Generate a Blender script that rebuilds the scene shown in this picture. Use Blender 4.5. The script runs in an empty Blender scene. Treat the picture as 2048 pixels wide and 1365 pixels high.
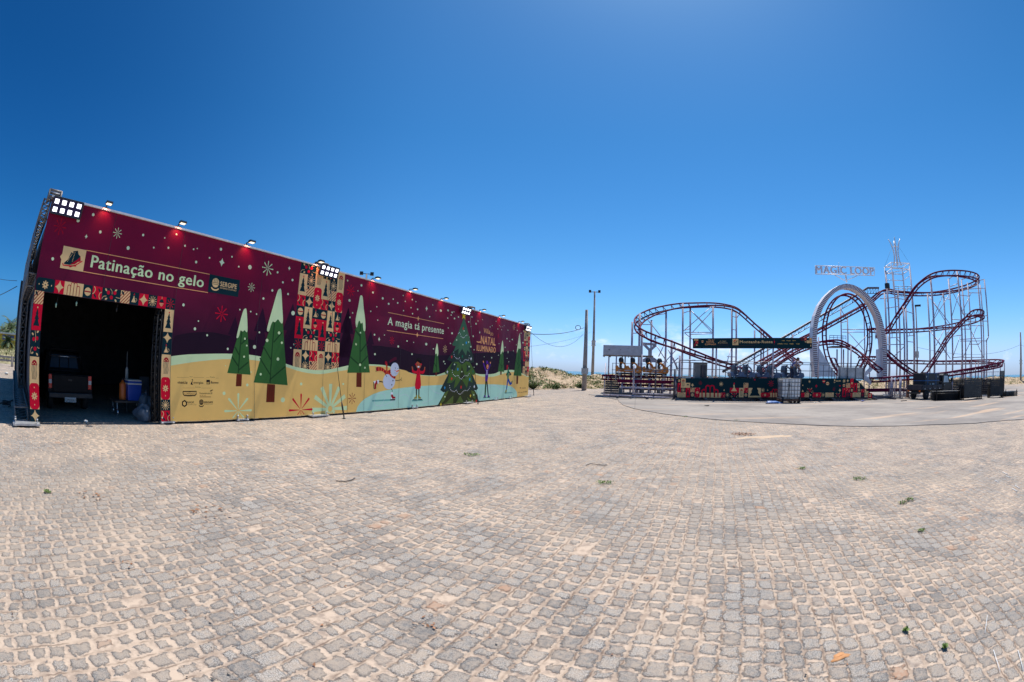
# Fairground square: ice-rink pavilion with a printed wall, cobbled ground, small looping coaster, beach behind.
import bpy, bmesh, math, random
from math import sin, cos, pi, radians, atan2, hypot, sqrt
from mathutils import Vector, Matrix
from mathutils.geometry import tessellate_polygon

random.seed(7)
scene = bpy.context.scene
COL = scene.collection
V = Vector

# ------------------------------------------------------------------ survey of the place (lens and eye point of the photograph)
F_PX, PITCH, ROLL, AZ = 902.3, .0616, .0416, .4018
H = 1.7
S = H / 1.5
up = V((sin(ROLL)*cos(PITCH), cos(ROLL)*cos(PITCH), sin(PITCH))).normalized()
fw = (V((0, 0, 1)) - up*up.z).normalized()
rt = up.cross(fw)
if rt.x < 0: rt = -rt
EYE = V((0, 0, H))
def ray(px, py):
    x = px-1024; y = -(py-682.5); r = hypot(x, y)
    th = 2*math.asin(min(1, r/(2*F_PX))); s = sin(th)/max(r, 1e-9)
    c = V((x*s, y*s, cos(th)))
    return V((rt.dot(c), fw.dot(c), up.dot(c)))
CR = dict(ID=(0,0,1),C3=(340,480,3.592),C4=(680,540,4.55),C1=(0,360,2.625),C2=(60,560,4.4033),C5=(60,380,6.8267),C6=(920,600,6.206),
 K1=(1180,580,5.687),K2=(1380,640,7.314),K3=(1580,480,4.0167),K4=(1760,520,4.5486),K5=(1860,520,4.548),P=(1040,560,5.689),
 T1=(580,515,5.683),S1=(735,700,11.87),X1=(865,610,6.5),L1=(340,740,17.067),B1=(60,555,6.827),G1=(60,690,7.314),
 J1=(1345,750,9.99),J2=(1550,750,9.99),N1=(1380,670,15.754),N2=(1500,670,15.754),R1=(1860,730,10.894),R2=(1780,725,14.63),
 E0=(0,640,6.2),E1=(0,380,2.73))
def cp(c, x, y):
    o = CR[c]; return o[0]+x/o[2], o[1]+y/o[2]
def gnd(x, y, c='ID', z=0.):
    d = ray(*cp(c, x, y)); return EYE + d*((z-H)/d.z)
def rho(x, y, r, c='ID'):
    d = ray(*cp(c, x, y)); return EYE + d*(r*S/hypot(d.x, d.y))
WD = V((sin(AZ), cos(AZ), 0)); WN = V((-cos(AZ), sin(AZ), 0))       # along the printed wall / away behind it
WDIST = H/.1706
def Wp(s, n, z): return WD*s + WN*(WDIST+n) + V((0, 0, z))
def onwall(x, y, c='ID', n=0.):
    d = ray(*cp(c, x, y)); P = EYE + d*((WDIST+n)/d.dot(WN)); return P.dot(WD), P.z
CO = gnd(1353, 800.8); _e = gnd(1700, 802)-CO; CU = V((_e.x, _e.y, 0)).normalized(); CV = V((-CU.y, CU.x, 0))
def Cp(u, v, z): return CO + CU*u + CV*v + V((0, 0, z))
def atv(x, y, v, c='ID'):
    d = ray(*cp(c, x, y)); return EYE + d*((v*S-(EYE-CO).dot(CV))/d.dot(CV))

# ------------------------------------------------------------------ node helpers
def srgb(r, g, b, k=1.0):
    f = lambda c: (c/12.92 if c <= .04045 else ((c+.055)/1.055)**2.4)
    return tuple(min(.95, f(c/255)*k) for c in (r, g, b)) + (1,)
class N:
    """small wrapper so that shader maths reads as maths"""
    def __init__(s, t, sock): s.t = t; s.s = sock
    def _m(s, op, *a):
        n = s.t.nodes.new('ShaderNodeMath'); n.operation = op
        for i, x in enumerate((s,)+a):
            if isinstance(x, N): s.t.links.new(x.s, n.inputs[i])
            else: n.inputs[i].default_value = x
        return N(s.t, n.outputs[0])
    def __add__(s, o): return s._m('ADD', o)
    def __sub__(s, o): return s._m('SUBTRACT', o)
    def __mul__(s, o): return s._m('MULTIPLY', o)
    def __truediv__(s, o): return s._m('DIVIDE', o)
    def floor(s): return s._m('FLOOR')
    def fract(s): return s._m('FRACT')
    def abs(s): return s._m('ABSOLUTE')
    def min(s, o): return s._m('MINIMUM', o)
    def max(s, o): return s._m('MAXIMUM', o)
    def smin(s, o, k): return s._m('SMOOTH_MIN', o, k)
    def gt(s, o): return s._m('GREATER_THAN', o)
    def step(s, a, b):
        n = s.t.nodes.new('ShaderNodeMapRange'); n.interpolation_type = 'SMOOTHSTEP'
        s.t.links.new(s.s, n.inputs[0]); n.inputs[1].default_value = a; n.inputs[2].default_value = b
        return N(s.t, n.outputs[0])
def newmat(name):
    m = bpy.data.materials.new(name); m.use_nodes = True
    t = m.node_tree; b = t.nodes['Principled BSDF']; return m, t, b
def pos(t): return t.nodes.new('ShaderNodeNewGeometry').outputs['Position']
def noise(t, vec, scale, detail=4, rough=.55, dim='3D'):
    n = t.nodes.new('ShaderNodeTexNoise'); n.inputs['Scale'].default_value = scale
    n.inputs['Detail'].default_value = detail; n.inputs['Roughness'].default_value = rough
    if vec is not None: t.links.new(vec, n.inputs['Vector'])
    return N(t, n.outputs[0])
def mix(t, fac, a, b):
    n = t.nodes.new('ShaderNodeMix'); n.data_type = 'RGBA'
    for sock, x in ((n.inputs[0], fac), (n.inputs[6], a), (n.inputs[7], b)):
        if isinstance(x, N): t.links.new(x.s, sock)
        elif hasattr(x, 'is_linked'): t.links.new(x, sock)
        else: sock.default_value = x
    return n.outputs[2]
def simple(name, col, rough=.6, metal=0., var=.12, scale=3., bump=0., spec=.5, emit=None, es=0., alpha=1.):
    """painted / plain surface with a little wear variation"""
    m, t, b = newmat(name)
    tc = t.nodes.new('ShaderNodeTexCoord').outputs['Object']
    if var:
        n = noise(t, tc, scale, 6, .65)
        c2 = tuple(max(0, c*(1-2.2*var)) for c in col[:3])+(1,)
        c1 = tuple(min(1, c*(1+var)) for c in col[:3])+(1,)
        t.links.new(mix(t, n.step(.3, .72), c1, c2), b.inputs['Base Color'])
        r = n*.3 + (rough-.15); t.links.new(r.s, b.inputs['Roughness'])
    else:
        b.inputs['Base Color'].default_value = col; b.inputs['Roughness'].default_value = rough
    b.inputs['Metallic'].default_value = metal
    b.inputs['Specular IOR Level'].default_value = spec
    if bump:
        bp = t.nodes.new('ShaderNodeBump'); bp.inputs['Strength'].default_value = bump; bp.inputs['Distance'].default_value = .02
        t.links.new(noise(t, tc, scale*8, 4).s, bp.inputs['Height']); t.links.new(bp.outputs[0], b.inputs['Normal'])
    if emit:
        b.inputs['Emission Color'].default_value = emit; b.inputs['Emission Strength'].default_value = es
    if alpha < 1: b.inputs['Alpha'].default_value = alpha
    return m

# ------------------------------------------------------------------ mesh helpers
class MB:
    def __init__(s): s.v = []; s.f = []; s.m = []; s.mats = []; s.smooth = []
    def mi(s, mat):
        if mat not in s.mats: s.mats.append(mat)
        return s.mats.index(mat)
    def add(s, vs, fs, mat, smooth=False):
        o = len(s.v); i = s.mi(mat); s.v += [tuple(v) for v in vs]
        for f in fs: s.f.append(tuple(o+k for k in f)); s.m.append(i); s.smooth.append(smooth)
    def box(s, c, size, mat, X=None, Y=None, Z=None):
        X = X or V((1,0,0)); Y = Y or V((0,1,0)); Z = Z or V((0,0,1)); c = V(c); a, b, d = (k/2 for k in size)
        vs = [c+X*(i*a)+Y*(j*b)+Z*(k*d) for i in (-1,1) for j in (-1,1) for k in (-1,1)]
        s.add(vs, [(0,1,3,2),(4,6,7,5),(0,4,5,1),(2,3,7,6),(0,2,6,4),(1,5,7,3)], mat)
    def bar(s, a, b, w, mat, h=None):
        a = V(a); b = V(b); d = b-a; L = d.length
        if L < 1e-5: return
        Z = d/L; ref = V((0,0,1)) if abs(Z.z) < .95 else V((1,0,0)); X = Z.cross(ref).normalized(); Y = Z.cross(X)
        s.box((a+b)/2, (w, h or w, L), mat, X, Y, Z)
    def tube(s, pts, r, mat, n=6, cap=True, up=None):
        pts = [V(p) for p in pts]; rr = r if isinstance(r, (list, tuple)) else [r]*len(pts)
        vs = []; prev = None
        for i, p in enumerate(pts):
            d = (pts[min(i+1, len(pts)-1)]-pts[max(i-1, 0)]).normalized()
            if prev is None:
                ref = V((0,0,1)) if abs(d.z) < .9 else V((1,0,0)); x = d.cross(ref).normalized()
            else: x = (prev - d*prev.dot(d)).normalized()
            prev = x; y = d.cross(x)
            for k in range(n):
                a = 2*pi*k/n; vs.append(p+(x*cos(a)+y*sin(a))*rr[i])
        fs = [(i*n+k, i*n+(k+1) % n, (i+1)*n+(k+1) % n, (i+1)*n+k) for i in range(len(pts)-1) for k in range(n)]
        if cap: fs += [tuple(range(n-1, -1, -1)), tuple((len(pts)-1)*n+k for k in range(n))]
        s.add(vs, fs, mat, True)
    def lathe(s, prof, mat, c=(0,0,0), n=14, X=None, Y=None, Z=None, ax=1., ay=1.):
        X = X or V((1,0,0)); Y = Y or V((0,1,0)); Z = Z or V((0,0,1)); c = V(c); vs = []
        for r, z in prof:
            for k in range(n):
                a = 2*pi*k/n; vs.append(c+X*(r*cos(a)*ax)+Y*(r*sin(a)*ay)+Z*z)
        L = len(prof)
        fs = [(i*n+k, i*n+(k+1) % n, (i+1)*n+(k+1) % n, (i+1)*n+k) for i in range(L-1) for k in range(n)]
        fs += [tuple(range(n-1, -1, -1)), tuple((L-1)*n+k for k in range(n))]
        s.add(vs, fs, mat, True)
    def prism(s, pts, a, b, mat, fn):
        """outline pts (2-D) swept from depth a to depth b; fn(x, y, d) -> world"""
        n = len(pts)
        tri = tessellate_polygon([[V((p[0], p[1], 0)) for p in pts]])
        vs = [fn(x, y, a) for x, y in pts]+[fn(x, y, b) for x, y in pts]
        s.add(vs, [tuple(t) for t in tri]+[tuple(n+k for k in reversed(t)) for t in tri]+[(i, (i+1) % n, n+(i+1) % n, n+i) for i in range(n)], mat)
    def blob(s, c, r, mat, seed=0, amp=.15, n=10, sc=(1,1,1)):
        rnd = random.Random(seed); c = V(c); vs = []; m = n//2+1
        ph = [rnd.uniform(0, 6.28) for _ in range(6)]
        for i in range(m):
            t = pi*(i+.0)/(m-1)
            for k in range(n):
                a = 2*pi*k/n; rr = r*(1+amp*(sin(3*a+ph[0])*sin(2*t+ph[1])+.6*sin(5*a+ph[2]+t*3)+.5*sin(4*t+ph[3]+2*a)))
                vs.append(c+V((sin(t)*cos(a)*rr*sc[0], sin(t)*sin(a)*rr*sc[1], cos(t)*rr*sc[2])))
        s.add(vs, [(i*n+k, (i+1)*n+k, (i+1)*n+(k+1) % n, i*n+(k+1) % n) for i in range(m-1) for k in range(n)], mat, True)
    def build(s, name, parent=None, world=True, bevel=0.):
        me = bpy.data.meshes.new(name); me.from_pydata(s.v, [], s.f); me.validate(clean_customdata=False)
        for m in s.mats: me.materials.append(m)
        if len(me.polygons) == len(s.m):
            me.polygons.foreach_set('material_index', s.m); me.polygons.foreach_set('use_smooth', s.smooth)
        me.update()
        o = bpy.data.objects.new(name, me); COL.objects.link(o)
        if parent is not None:
            o.parent = parent
            if world:
                mw = Matrix.LocRotScale(parent.location, parent.rotation_euler, parent.scale)
                if parent.parent is not None: mw = parent.parent.matrix_basis @ parent.matrix_parent_inverse @ mw
                o.matrix_parent_inverse = mw.inverted()
        if bevel:
            b = o.modifiers.new('Bevel', 'BEVEL'); b.width = bevel; b.segments = 2; b.limit_method = 'ANGLE'
        return o
def tag(o, label=None, cat=None, group=None, kind=None):
    if label: o['label'] = label
    if cat: o['category'] = cat
    if group: o['group'] = group
    if kind: o['kind'] = kind
    return o
def thing(name, label, cat, loc=(0,0,0), rz=0., group=None):
    o = bpy.data.objects.new(name, None); COL.objects.link(o); o.location = loc; o.rotation_euler = (0, 0, rz)
    o.empty_display_size = .2
    return tag(o, label, cat, group)
def copy_tree(o, parent=None):
    c = o.copy(); COL.objects.link(c)
    if parent is not None: c.parent = parent
    for ch in list(o.children): copy_tree(ch, c)
    return c

# ------------------------------------------------------------------ lettering (built-in font turned into faces)
_tx = {}
def glyphs(body, bold=.0):
    k = (body, bold)
    if k not in _tx:
        cu = bpy.data.curves.new('lettering', 'FONT'); cu.body = body; cu.size = 1;  cu.resolution_u = 3; cu.space_character = 1.08
        ob = bpy.data.objects.new('lettering', cu); COL.objects.link(ob)
        dg = bpy.context.evaluated_depsgraph_get(); dg.update()
        me = ob.evaluated_get(dg).to_mesh()
        vs = [tuple(v.co) for v in me.vertices]; fs = [tuple(p.vertices) for p in me.polygons]
        ob.evaluated_get(dg).to_mesh_clear(); bpy.data.objects.remove(ob); bpy.data.curves.remove(cu)
        _tx[k] = (vs, fs)
    return _tx[k]
def capheight(bold): return max(v[1] for v in glyphs('H', bold)[0])

class Print:
    """flat printed sheet: colour shapes laid a fraction of a millimetre apart on a panel.  P0 + a*U + z*Z, N faces the viewer"""
    def __init__(s, P0, U, Nn, proj, mats, step=.0003):
        s.P0 = V(P0); s.U = U; s.N = Nn; s.proj = proj; s.mb = MB(); s.mats = mats; s.step = step
    def w(s, a, z, L): return s.P0 + s.U*a + V((0,0,1))*z + s.N*(L*s.step)
    def pts(s, c, *p): return [s.proj(x, y, c) for x, y in p]
    def poly(s, pts, col, L):
        tri = tessellate_polygon([[V((p[0], p[1], 0)) for p in pts]])
        out = []
        for t in tri:
            a, b, c = (pts[i] for i in t)
            if (b[0]-a[0])*(c[1]-a[1])-(b[1]-a[1])*(c[0]-a[0]) < 0: t = (t[0], t[2], t[1])
            out.append(tuple(t))
        s.mb.add([s.w(a, z, L) for a, z in pts], out, s.mats[col])
    def polyc(s, c, pts, col, L): s.poly(s.pts(c, *pts), col, L)
    def smooth(s, pts, closed=True, n=5):
        m = len(pts); out = []
        rng = range(m) if closed else range(m-1)
        g = lambda i: pts[i % m] if closed else pts[max(0, min(m-1, i))]
        for i in rng:
            p0, p1, p2, p3 = g(i-1), g(i), g(i+1), g(i+2)
            for k in range(n):
                t = k/n
                out.append(tuple(.5*((2*p1[j])+(-p0[j]+p2[j])*t+(2*p0[j]-5*p1[j]+4*p2[j]-p3[j])*t*t+(-p0[j]+3*p1[j]-3*p2[j]+p3[j])*t**3) for j in (0,1)))
        if not closed: out.append(tuple(pts[-1]))
        return out
    def ell(s, a, z, ra, rz, col, L, n=16, rot=0.):
        s.poly([(a+ra*cos(t)*cos(rot)-rz*sin(t)*sin(rot), z+ra*cos(t)*sin(rot)+rz*sin(t)*cos(rot)) for t in (2*pi*k/n for k in range(n))], col, L)
    def ellc(s, c, x, y, r, col, L, ry=None):
        a, z = s.proj(x, y, c); a1, _ = s.proj(x+r, y, c); _, z1 = s.proj(x, y-(ry or r), c)
        s.ell(a, z, abs(a1-a), abs(z1-z), col, L)
    def stroke(s, pts, w, col, L, w1=None):
        n = len(pts); l = []; r = []
        for i in range(n):
            p = pts[i]; q0 = pts[max(0, i-1)]; q1 = pts[min(n-1, i+1)]
            dx, dz = q1[0]-q0[0], q1[1]-q0[1]; d = hypot(dx, dz) or 1; ww = (w+(w1-w)*i/(n-1) if w1 is not None else w)/2
            l.append((p[0]-dz/d*ww, p[1]+dx/d*ww)); r.append((p[0]+dz/d*ww, p[1]-dx/d*ww))
        vs = l+r
        s.mb.add([s.w(a, z, L) for a, z in vs], [(i, n+i, n+i+1, i+1) for i in range(n-1)], s.mats[col])
    def strokec(s, c, pts, w, col, L, sm=False, w1=None):
        q = s.pts(c, *pts)
        if sm: q = s.smooth(q, False)
        s.stroke(q, w, col, L, w1)
    def rays(s, a, z, r, n, col, L, w0=.02, w1=.12, r0=.08, rot=0.):
        for k in range(n):
            t = rot+2*pi*k/n; s.stroke([(a+cos(t)*r*r0, z+sin(t)*r*r0), (a+cos(t)*r*.93, z+sin(t)*r*.93)], r*w0, col, L, r*w1)
            s.ell(a+cos(t)*r*.93, z+sin(t)*r*.93, r*w1*.5, r*w1*.5, col, L+.4, 8)
    def star4(s, a, z, ra, rz, col, L, k=.22):
        p = []
        for i in range(4):
            t0 = pi/2*i; t1 = t0+pi/2
            A = (cos(t0), sin(t0)); B = (cos(t1), sin(t1)); M = (k*(A[0]+B[0]), k*(A[1]+B[1]))
            for q in range(4):
                u = q/4; p.append(tuple((1-u)**2*A[j]+2*u*(1-u)*M[j]+u*u*B[j] for j in (0,1)))
        s.poly([(a+x*ra, z+y*rz) for x, y in p], col, L)
    def star5(s, a, z, r, col, L, rx=None):
        s.poly([(a+(rx or r)*(1 if i % 2 == 0 else .45)*sin(pi*i/5), z+r*(1 if i % 2 == 0 else .45)*cos(pi*i/5)) for i in range(10)], col, L)
    def text(s, body, a0, a1, z0, cap, col, L, bold=.0, z1=None):
        vs, fs = glyphs(body, bold)
        if not vs: return
        x0 = min(v[0] for v in vs); x1 = max(v[0] for v in vs); H0 = capheight(bold)
        sx = (a1-a0)/(x1-x0); sz = cap/H0
        zs = z1-z0 if z1 is not None else 0
        # heavier strokes: the same letters printed again a hair to each side
        for i, (ox, oz) in enumerate(((0, 0),) if bold <= 0 else ((-bold, 0), (bold, 0), (0, bold*.8))):
            s.mb.add([s.w(a0+(v[0]-x0+ox)*sx, z0+(v[1]+oz)*sz+zs*(v[0]-x0)/(x1-x0), L+i*.16) for v in vs], fs, s.mats[col])
    def textc(s, c, body, bl, br, top, col, L, bold=0.):
        a0, z0 = s.proj(*bl, c); a1, z1 = s.proj(*br, c); _, zt = s.proj(*top, c)
        s.text(body, a0, a1, z0, zt-z0, col, L, bold, z1)
    # ---- the folk motifs of the tiles; a, z lower-left corner, w x h size
    def rect(s, a, z, w, h, col, L): s.poly([(a, z), (a+w, z), (a+w, z+h), (a, z+h)], col, L)
    def rrect(s, a, z, w, h, col, L, r=.3):
        r = min(w, h)*r; p = []
        for cx, cz, t0 in ((a+w-r, z+r, -pi/2), (a+w-r, z+h-r, 0), (a+r, z+h-r, pi/2), (a+r, z+r, pi)):
            p += [(cx+r*cos(t0+pi/2*k/5), cz+r*sin(t0+pi/2*k/5)) for k in range(6)]
        s.poly(p, col, L)
    def motif(s, kind, a, z, w, h, bg=None, fg=None, L=2):
        T = s; X = lambda x: a+w*x; Z = lambda y: z+h*y; m = min(w, h)
        dflt = dict(star='teal', burst='teal', jelly='cream', tree='cream', flower='red', stripes='cream', berries='teal', vine='red', bell='teal', ball='teal', ornament='red', arches='cream', aster='teal')
        bg = bg or dflt[kind]
        if kind == 'flower': T.rect(a, z, w, h, 'cream' if bg == 'red' else 'maroon_p', L); T.rrect(a, z, w, h, bg, L+1)
        else: T.rect(a, z, w, h, bg, L)
        if kind == 'star': T.star4(X(.5), Z(.5), w*.46, h*.48, fg or 'cream', L+1)
        elif kind == 'burst':
            T.rays(X(.5), Z(.5), m*.46, 12, fg or 'cream', L+1, .06, .13, .1); T.ell(X(.5), Z(.5), m*.15, m*.15, fg or 'cream', L+2)
        elif kind == 'aster': T.rays(X(.5), Z(.5), m*.46, 8, 'red', L+1, .06, .16, .1, pi/2)
        elif kind == 'jelly':
            T.poly([(X(.5+.3*cos(pi*k/10)), Z(.68+.2*sin(pi*k/10))) for k in range(11)], 'dred', L+1)
            for dx in (-.15, 0, .15): T.ell(X(.5+dx), Z(.73+(.05 if dx == 0 else 0)), w*.05, w*.05, 'cream', L+2, 8)
            for dx in (-.22, -.08, .07, .22):
                T.stroke(T.smooth([(X(.5+dx), Z(.68)), (X(.47+dx), Z(.5)), (X(.53+dx), Z(.33)), (X(.48+dx*.8), Z(.14))], False, 3), m*.05, 'dred' if abs(dx) > .1 and fg else 'teal', L+1)
        elif kind == 'tree':
            fc = fg or 'teal'
            T.poly([(X(x), Z(y)) for x, y in ((.5,.84),(.66,.62),(.59,.62),(.74,.42),(.64,.42),(.84,.17),(.16,.17),(.36,.42),(.26,.42),(.41,.62),(.34,.62))], fc, L+1)
            T.ell(X(.5), Z(.87), m*.07, m*.07, 'red' if bg == 'cream' else 'cream', L+2, 8)
        elif kind == 'flower':
            for k in range(8):
                t = pi*k/4; T.ell(X(.5)+cos(t)*m*.19, Z(.5)+sin(t)*m*.19, m*.14, m*.06, 'cream', L+2, 10, t)
            T.ell(X(.5), Z(.5), m*.05, m*.05, bg, L+3, 8)
            for d in (-1, 1):
                if h > w*1.3: T.ell(X(.5), Z(.5+d*.33), m*.05, m*.06, 'cream', L+2, 8)
                elif w > h*1.3: T.ell(X(.5+d*.33), Z(.5), m*.05, m*.06, 'cream', L+2, 8)
        elif kind == 'stripes':
            for k in range(-2, 4):
                x0 = k*.3
                q = [(x0, 0), (x0+.1, 0), (x0+1.1, 1), (x0+1, 1)]
                q2 = []
                for i in range(4):   # clip to 0..1 in x
                    A, B = q[i], q[(i+1) % 4]
                    for lim, sg in ((0, 1), (1, -1)): pass
                    q2.append(A)
                def clip(poly, lim, sg):
                    o = []
                    for i in range(len(poly)):
                        A, B = poly[i], poly[(i+1) % len(poly)]; ia = (A[0]-lim)*sg >= 0; ib = (B[0]-lim)*sg >= 0
                        if ia: o.append(A)
                        if ia != ib:
                            u = (lim-A[0])/(B[0]-A[0]); o.append((lim, A[1]+u*(B[1]-A[1])))
                    return o
                q2 = clip(clip(q, 0, 1), 1, -1)
                if len(q2) > 2: T.poly([(X(x), Z(y)) for x, y in q2], 'dred', L+1)
            T.ell(X(.22), Z(.8), m*.2, m*.1, 'teal', L+2, 10, -.9)
        elif kind == 'berries':
            for x, y in ((.34,.66),(.68,.7),(.52,.3)): T.ell(X(x), Z(y), m*.16, m*.16, 'red', L+1, 12)
            for x, y, r in ((.2,.85,-.8),(.72,.95,.6),(.25,.14,.5),(.76,.1,-.8)): T.ell(X(x), min(Z(y), z+h-m*.09), m*.13, m*.075, 'cream', L+1, 10, r)
            T.stroke(T.smooth([(X(.42), Z(.98)), (X(.52), Z(.8)), (X(.54), Z(.55))], False, 3), m*.04, 'cream', L+1)
            T.stroke(T.smooth([(X(.03), Z(.1)), (X(.1), Z(.3)), (X(.25), Z(.36))], False, 3), m*.04, 'cream', L+1)
            T.stroke(T.smooth([(X(.76), Z(.38)), (X(.87), Z(.33)), (X(.98), Z(.34))], False, 3), m*.04, 'cream', L+1)
        elif kind == 'vine':
            T.stroke(T.smooth([(X(.12), Z(.97)), (X(.28), Z(.75)), (X(.18), Z(.5)), (X(.03), Z(.38))], False, 3), m*.06, 'cream', L+1)
            T.stroke(T.smooth([(X(.97), Z(.6)), (X(.78), Z(.5)), (X(.72), Z(.25)), (X(.85), Z(.03))], False, 3), m*.06, 'cream', L+1)
            T.ell(X(.7), Z(.72), m*.2, m*.09, 'teal', L+1, 10, -.9); T.ell(X(.3), Z(.25), m*.2, m*.09, 'teal', L+1, 10, -.9)
        elif kind == 'bell':
            T.poly([(X(x), Z(y)) for x, y in ((.2,.18),(.68,.18),(.5,.55),(.48,.7),(.4,.7),(.38,.55))], fg or 'cream', L+1)
            T.stroke([(X(.6+.18*sin(t)), Z(.38+.15*cos(t))) for t in (0, .6, 1.2, 1.9, 2.6)], m*.035, fg or 'cream', L+1)
            T.poly([(X(.44), Z(.94)), (X(.37), Z(.77)), (X(.51), Z(.77))], 'red', L+1)
        elif kind == 'ball':
            T.ell(X(.5), Z(.48), m*.34, m*.34, 'cream', L+1); T.rect(X(.5)-m*.33, Z(.48)-m*.05, m*.66, m*.1, 'dred', L+2)
        elif kind == 'ornament':
            T.poly([(X(.25), Z(.5)), (X(.75), Z(.5)), (X(.7), Z(.68)), (X(.5), Z(.8)), (X(.3), Z(.68))], 'teal', L+1)
            for y, ww in ((.44,.46),(.34,.34),(.25,.2)): T.rect(X(.5-ww/2), Z(y-.06), w*ww, h*.05, 'cream', L+1)
            T.stroke([(X(.5), Z(.8)), (X(.5), Z(1))], m*.04, 'cream', L+1)
        elif kind == 'arches':
            for cx, top in ((.26,.62),(.42,.86),(.58,.86),(.74,.62)):
                hw = .08
                p = [(X(cx-hw), Z(0.01))]+[(X(cx-hw*cos(pi*k/6)), Z(top)+hw*w*sin(pi*k/6)) for k in range(7)]+[(X(cx+hw), Z(0.01))]
                T.stroke(p, m*.06, 'dred', L+1)

# ================================================================== camera, sun, sky
cam = bpy.data.cameras.new('camera'); camo = bpy.data.objects.new('camera', cam); COL.objects.link(camo); scene.camera = camo
cam.type = 'PANO'; cam.panorama_type = 'FISHEYE_EQUISOLID'; cam.sensor_width = 36; cam.sensor_height = 24; cam.sensor_fit = 'HORIZONTAL'
cam.fisheye_lens = F_PX/2048*36; cam.fisheye_fov = pi; cam.clip_end = 20000; cam.clip_start = .05; cam.lens = 15.9
R = Matrix(((rt.x, up.x*0, 0), (0, 0, 0), (0, 0, 0)))
cx = V((rt.x, fw.x, up.x)); cy = V((rt.y, fw.y, up.y)); cz = V((rt.z, fw.z, up.z))
R = Matrix((cx, cy, -cz)).transposed()
camo.matrix_world = Matrix.Translation(EYE) @ R.to_4x4()

SUN_EL = radians(66); DEL = radians(7)
sh = (WD*cos(DEL) - WN*sin(DEL)).normalized()
sdir = V((sh.x*cos(SUN_EL), sh.y*cos(SUN_EL), sin(SUN_EL)))
sun = bpy.data.lights.new('sun', 'SUN'); sun.energy = 4.2; sun.angle = radians(.53); sun.color = (1, .95, .87)
suno = bpy.data.objects.new('sun', sun); COL.objects.link(suno); suno.rotation_euler = sdir.to_track_quat('Z', 'Y').to_euler(); suno.location = (0, 0, 60)

world = bpy.data.worlds.new('World'); scene.world = world; world.use_nodes = True
wt = world.node_tree; bg = wt.nodes['Background']
sky = wt.nodes.new('ShaderNodeTexSky'); sky.sky_type = 'NISHITA'; sky.sun_disc = False
sky.sun_elevation = SUN_EL; sky.sun_rotation = atan2(sh.x, sh.y); sky.air_density = 1.0; sky.dust_density = .35; sky.ozone_density = 2.0; sky.altitude = 0
hs = wt.nodes.new('ShaderNodeHueSaturation'); hs.inputs['Saturation'].default_value = 1.32; hs.inputs['Hue'].default_value = .497
wt.links.new(sky.outputs[0], hs.inputs['Color'])
# small fair-weather clouds low over the sea
tcg = wt.nodes.new('ShaderNodeTexCoord').outputs['Generated']
sx = wt.nodes.new('ShaderNodeSeparateXYZ'); wt.links.new(tcg, sx.inputs[0])
zz = N(wt, sx.outputs[2])
mp = wt.nodes.new('ShaderNodeMapping'); mp.inputs['Scale'].default_value = (1, 1, 2.6); wt.links.new(tcg, mp.inputs[0])
cn = noise(wt, mp.outputs[0], 16, 7, .6); cn2 = noise(wt, mp.outputs[0], 3.2, 2, .5)
cl = (cn*.6+cn2*.4).step(.52, .66) * zz.step(.012, .04) * (N(wt, sx.outputs[2])*-1.).step(-.125, -.06) * N(wt, sx.outputs[0]).step(-.05, .1)
tint = wt.nodes.new('ShaderNodeValToRGB'); wt.links.new(zz.s, tint.inputs[0])
tint.color_ramp.elements[0].color = (.45, .66, 1.4, 1); tint.color_ramp.elements[1].color = (.60, .78, .84, 1)
for p_, c_ in ((.05, (.56,.71,1.2,1)), (.12, (.52,.75,1.02,1)), (.25, (.50,.76,.92,1)), (.5, (.44,.74,.86,1))):
    e = tint.color_ramp.elements.new(p_); e.color = c_
mu = wt.nodes.new('ShaderNodeMix'); mu.data_type = 'RGBA'; mu.blend_type = 'MULTIPLY'; mu.inputs[0].default_value = 1
wt.links.new(hs.outputs[0], mu.inputs[6]); wt.links.new(tint.outputs[0], mu.inputs[7])
# the western sky, away from the sun's side, is a deeper blue
west = (N(wt, sx.outputs[0])*-1.).step(.15, .95)
mu2 = wt.nodes.new('ShaderNodeMix'); mu2.data_type = 'RGBA'; mu2.blend_type = 'MULTIPLY'; wt.links.new(west.s, mu2.inputs[0]); wt.links.new(mu.outputs[2], mu2.inputs[6]); mu2.inputs[7].default_value = (.22, .50, .66, 1)
wt.links.new(mix(wt, cl*.6, mu2.outputs[2], (7.2, 7.6, 8.2, 1)), bg.inputs['Color'])
bg.inputs['Strength'].default_value = .105
scene.view_settings.view_transform = 'Standard'; scene.view_settings.look = 'None'; scene.view_settings.exposure = .5
scene.view_settings.gamma = 1
scene.cycles.max_bounces = 6; scene.cycles.use_denoising = True
scene.cycles.sample_clamp_indirect = 6

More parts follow.
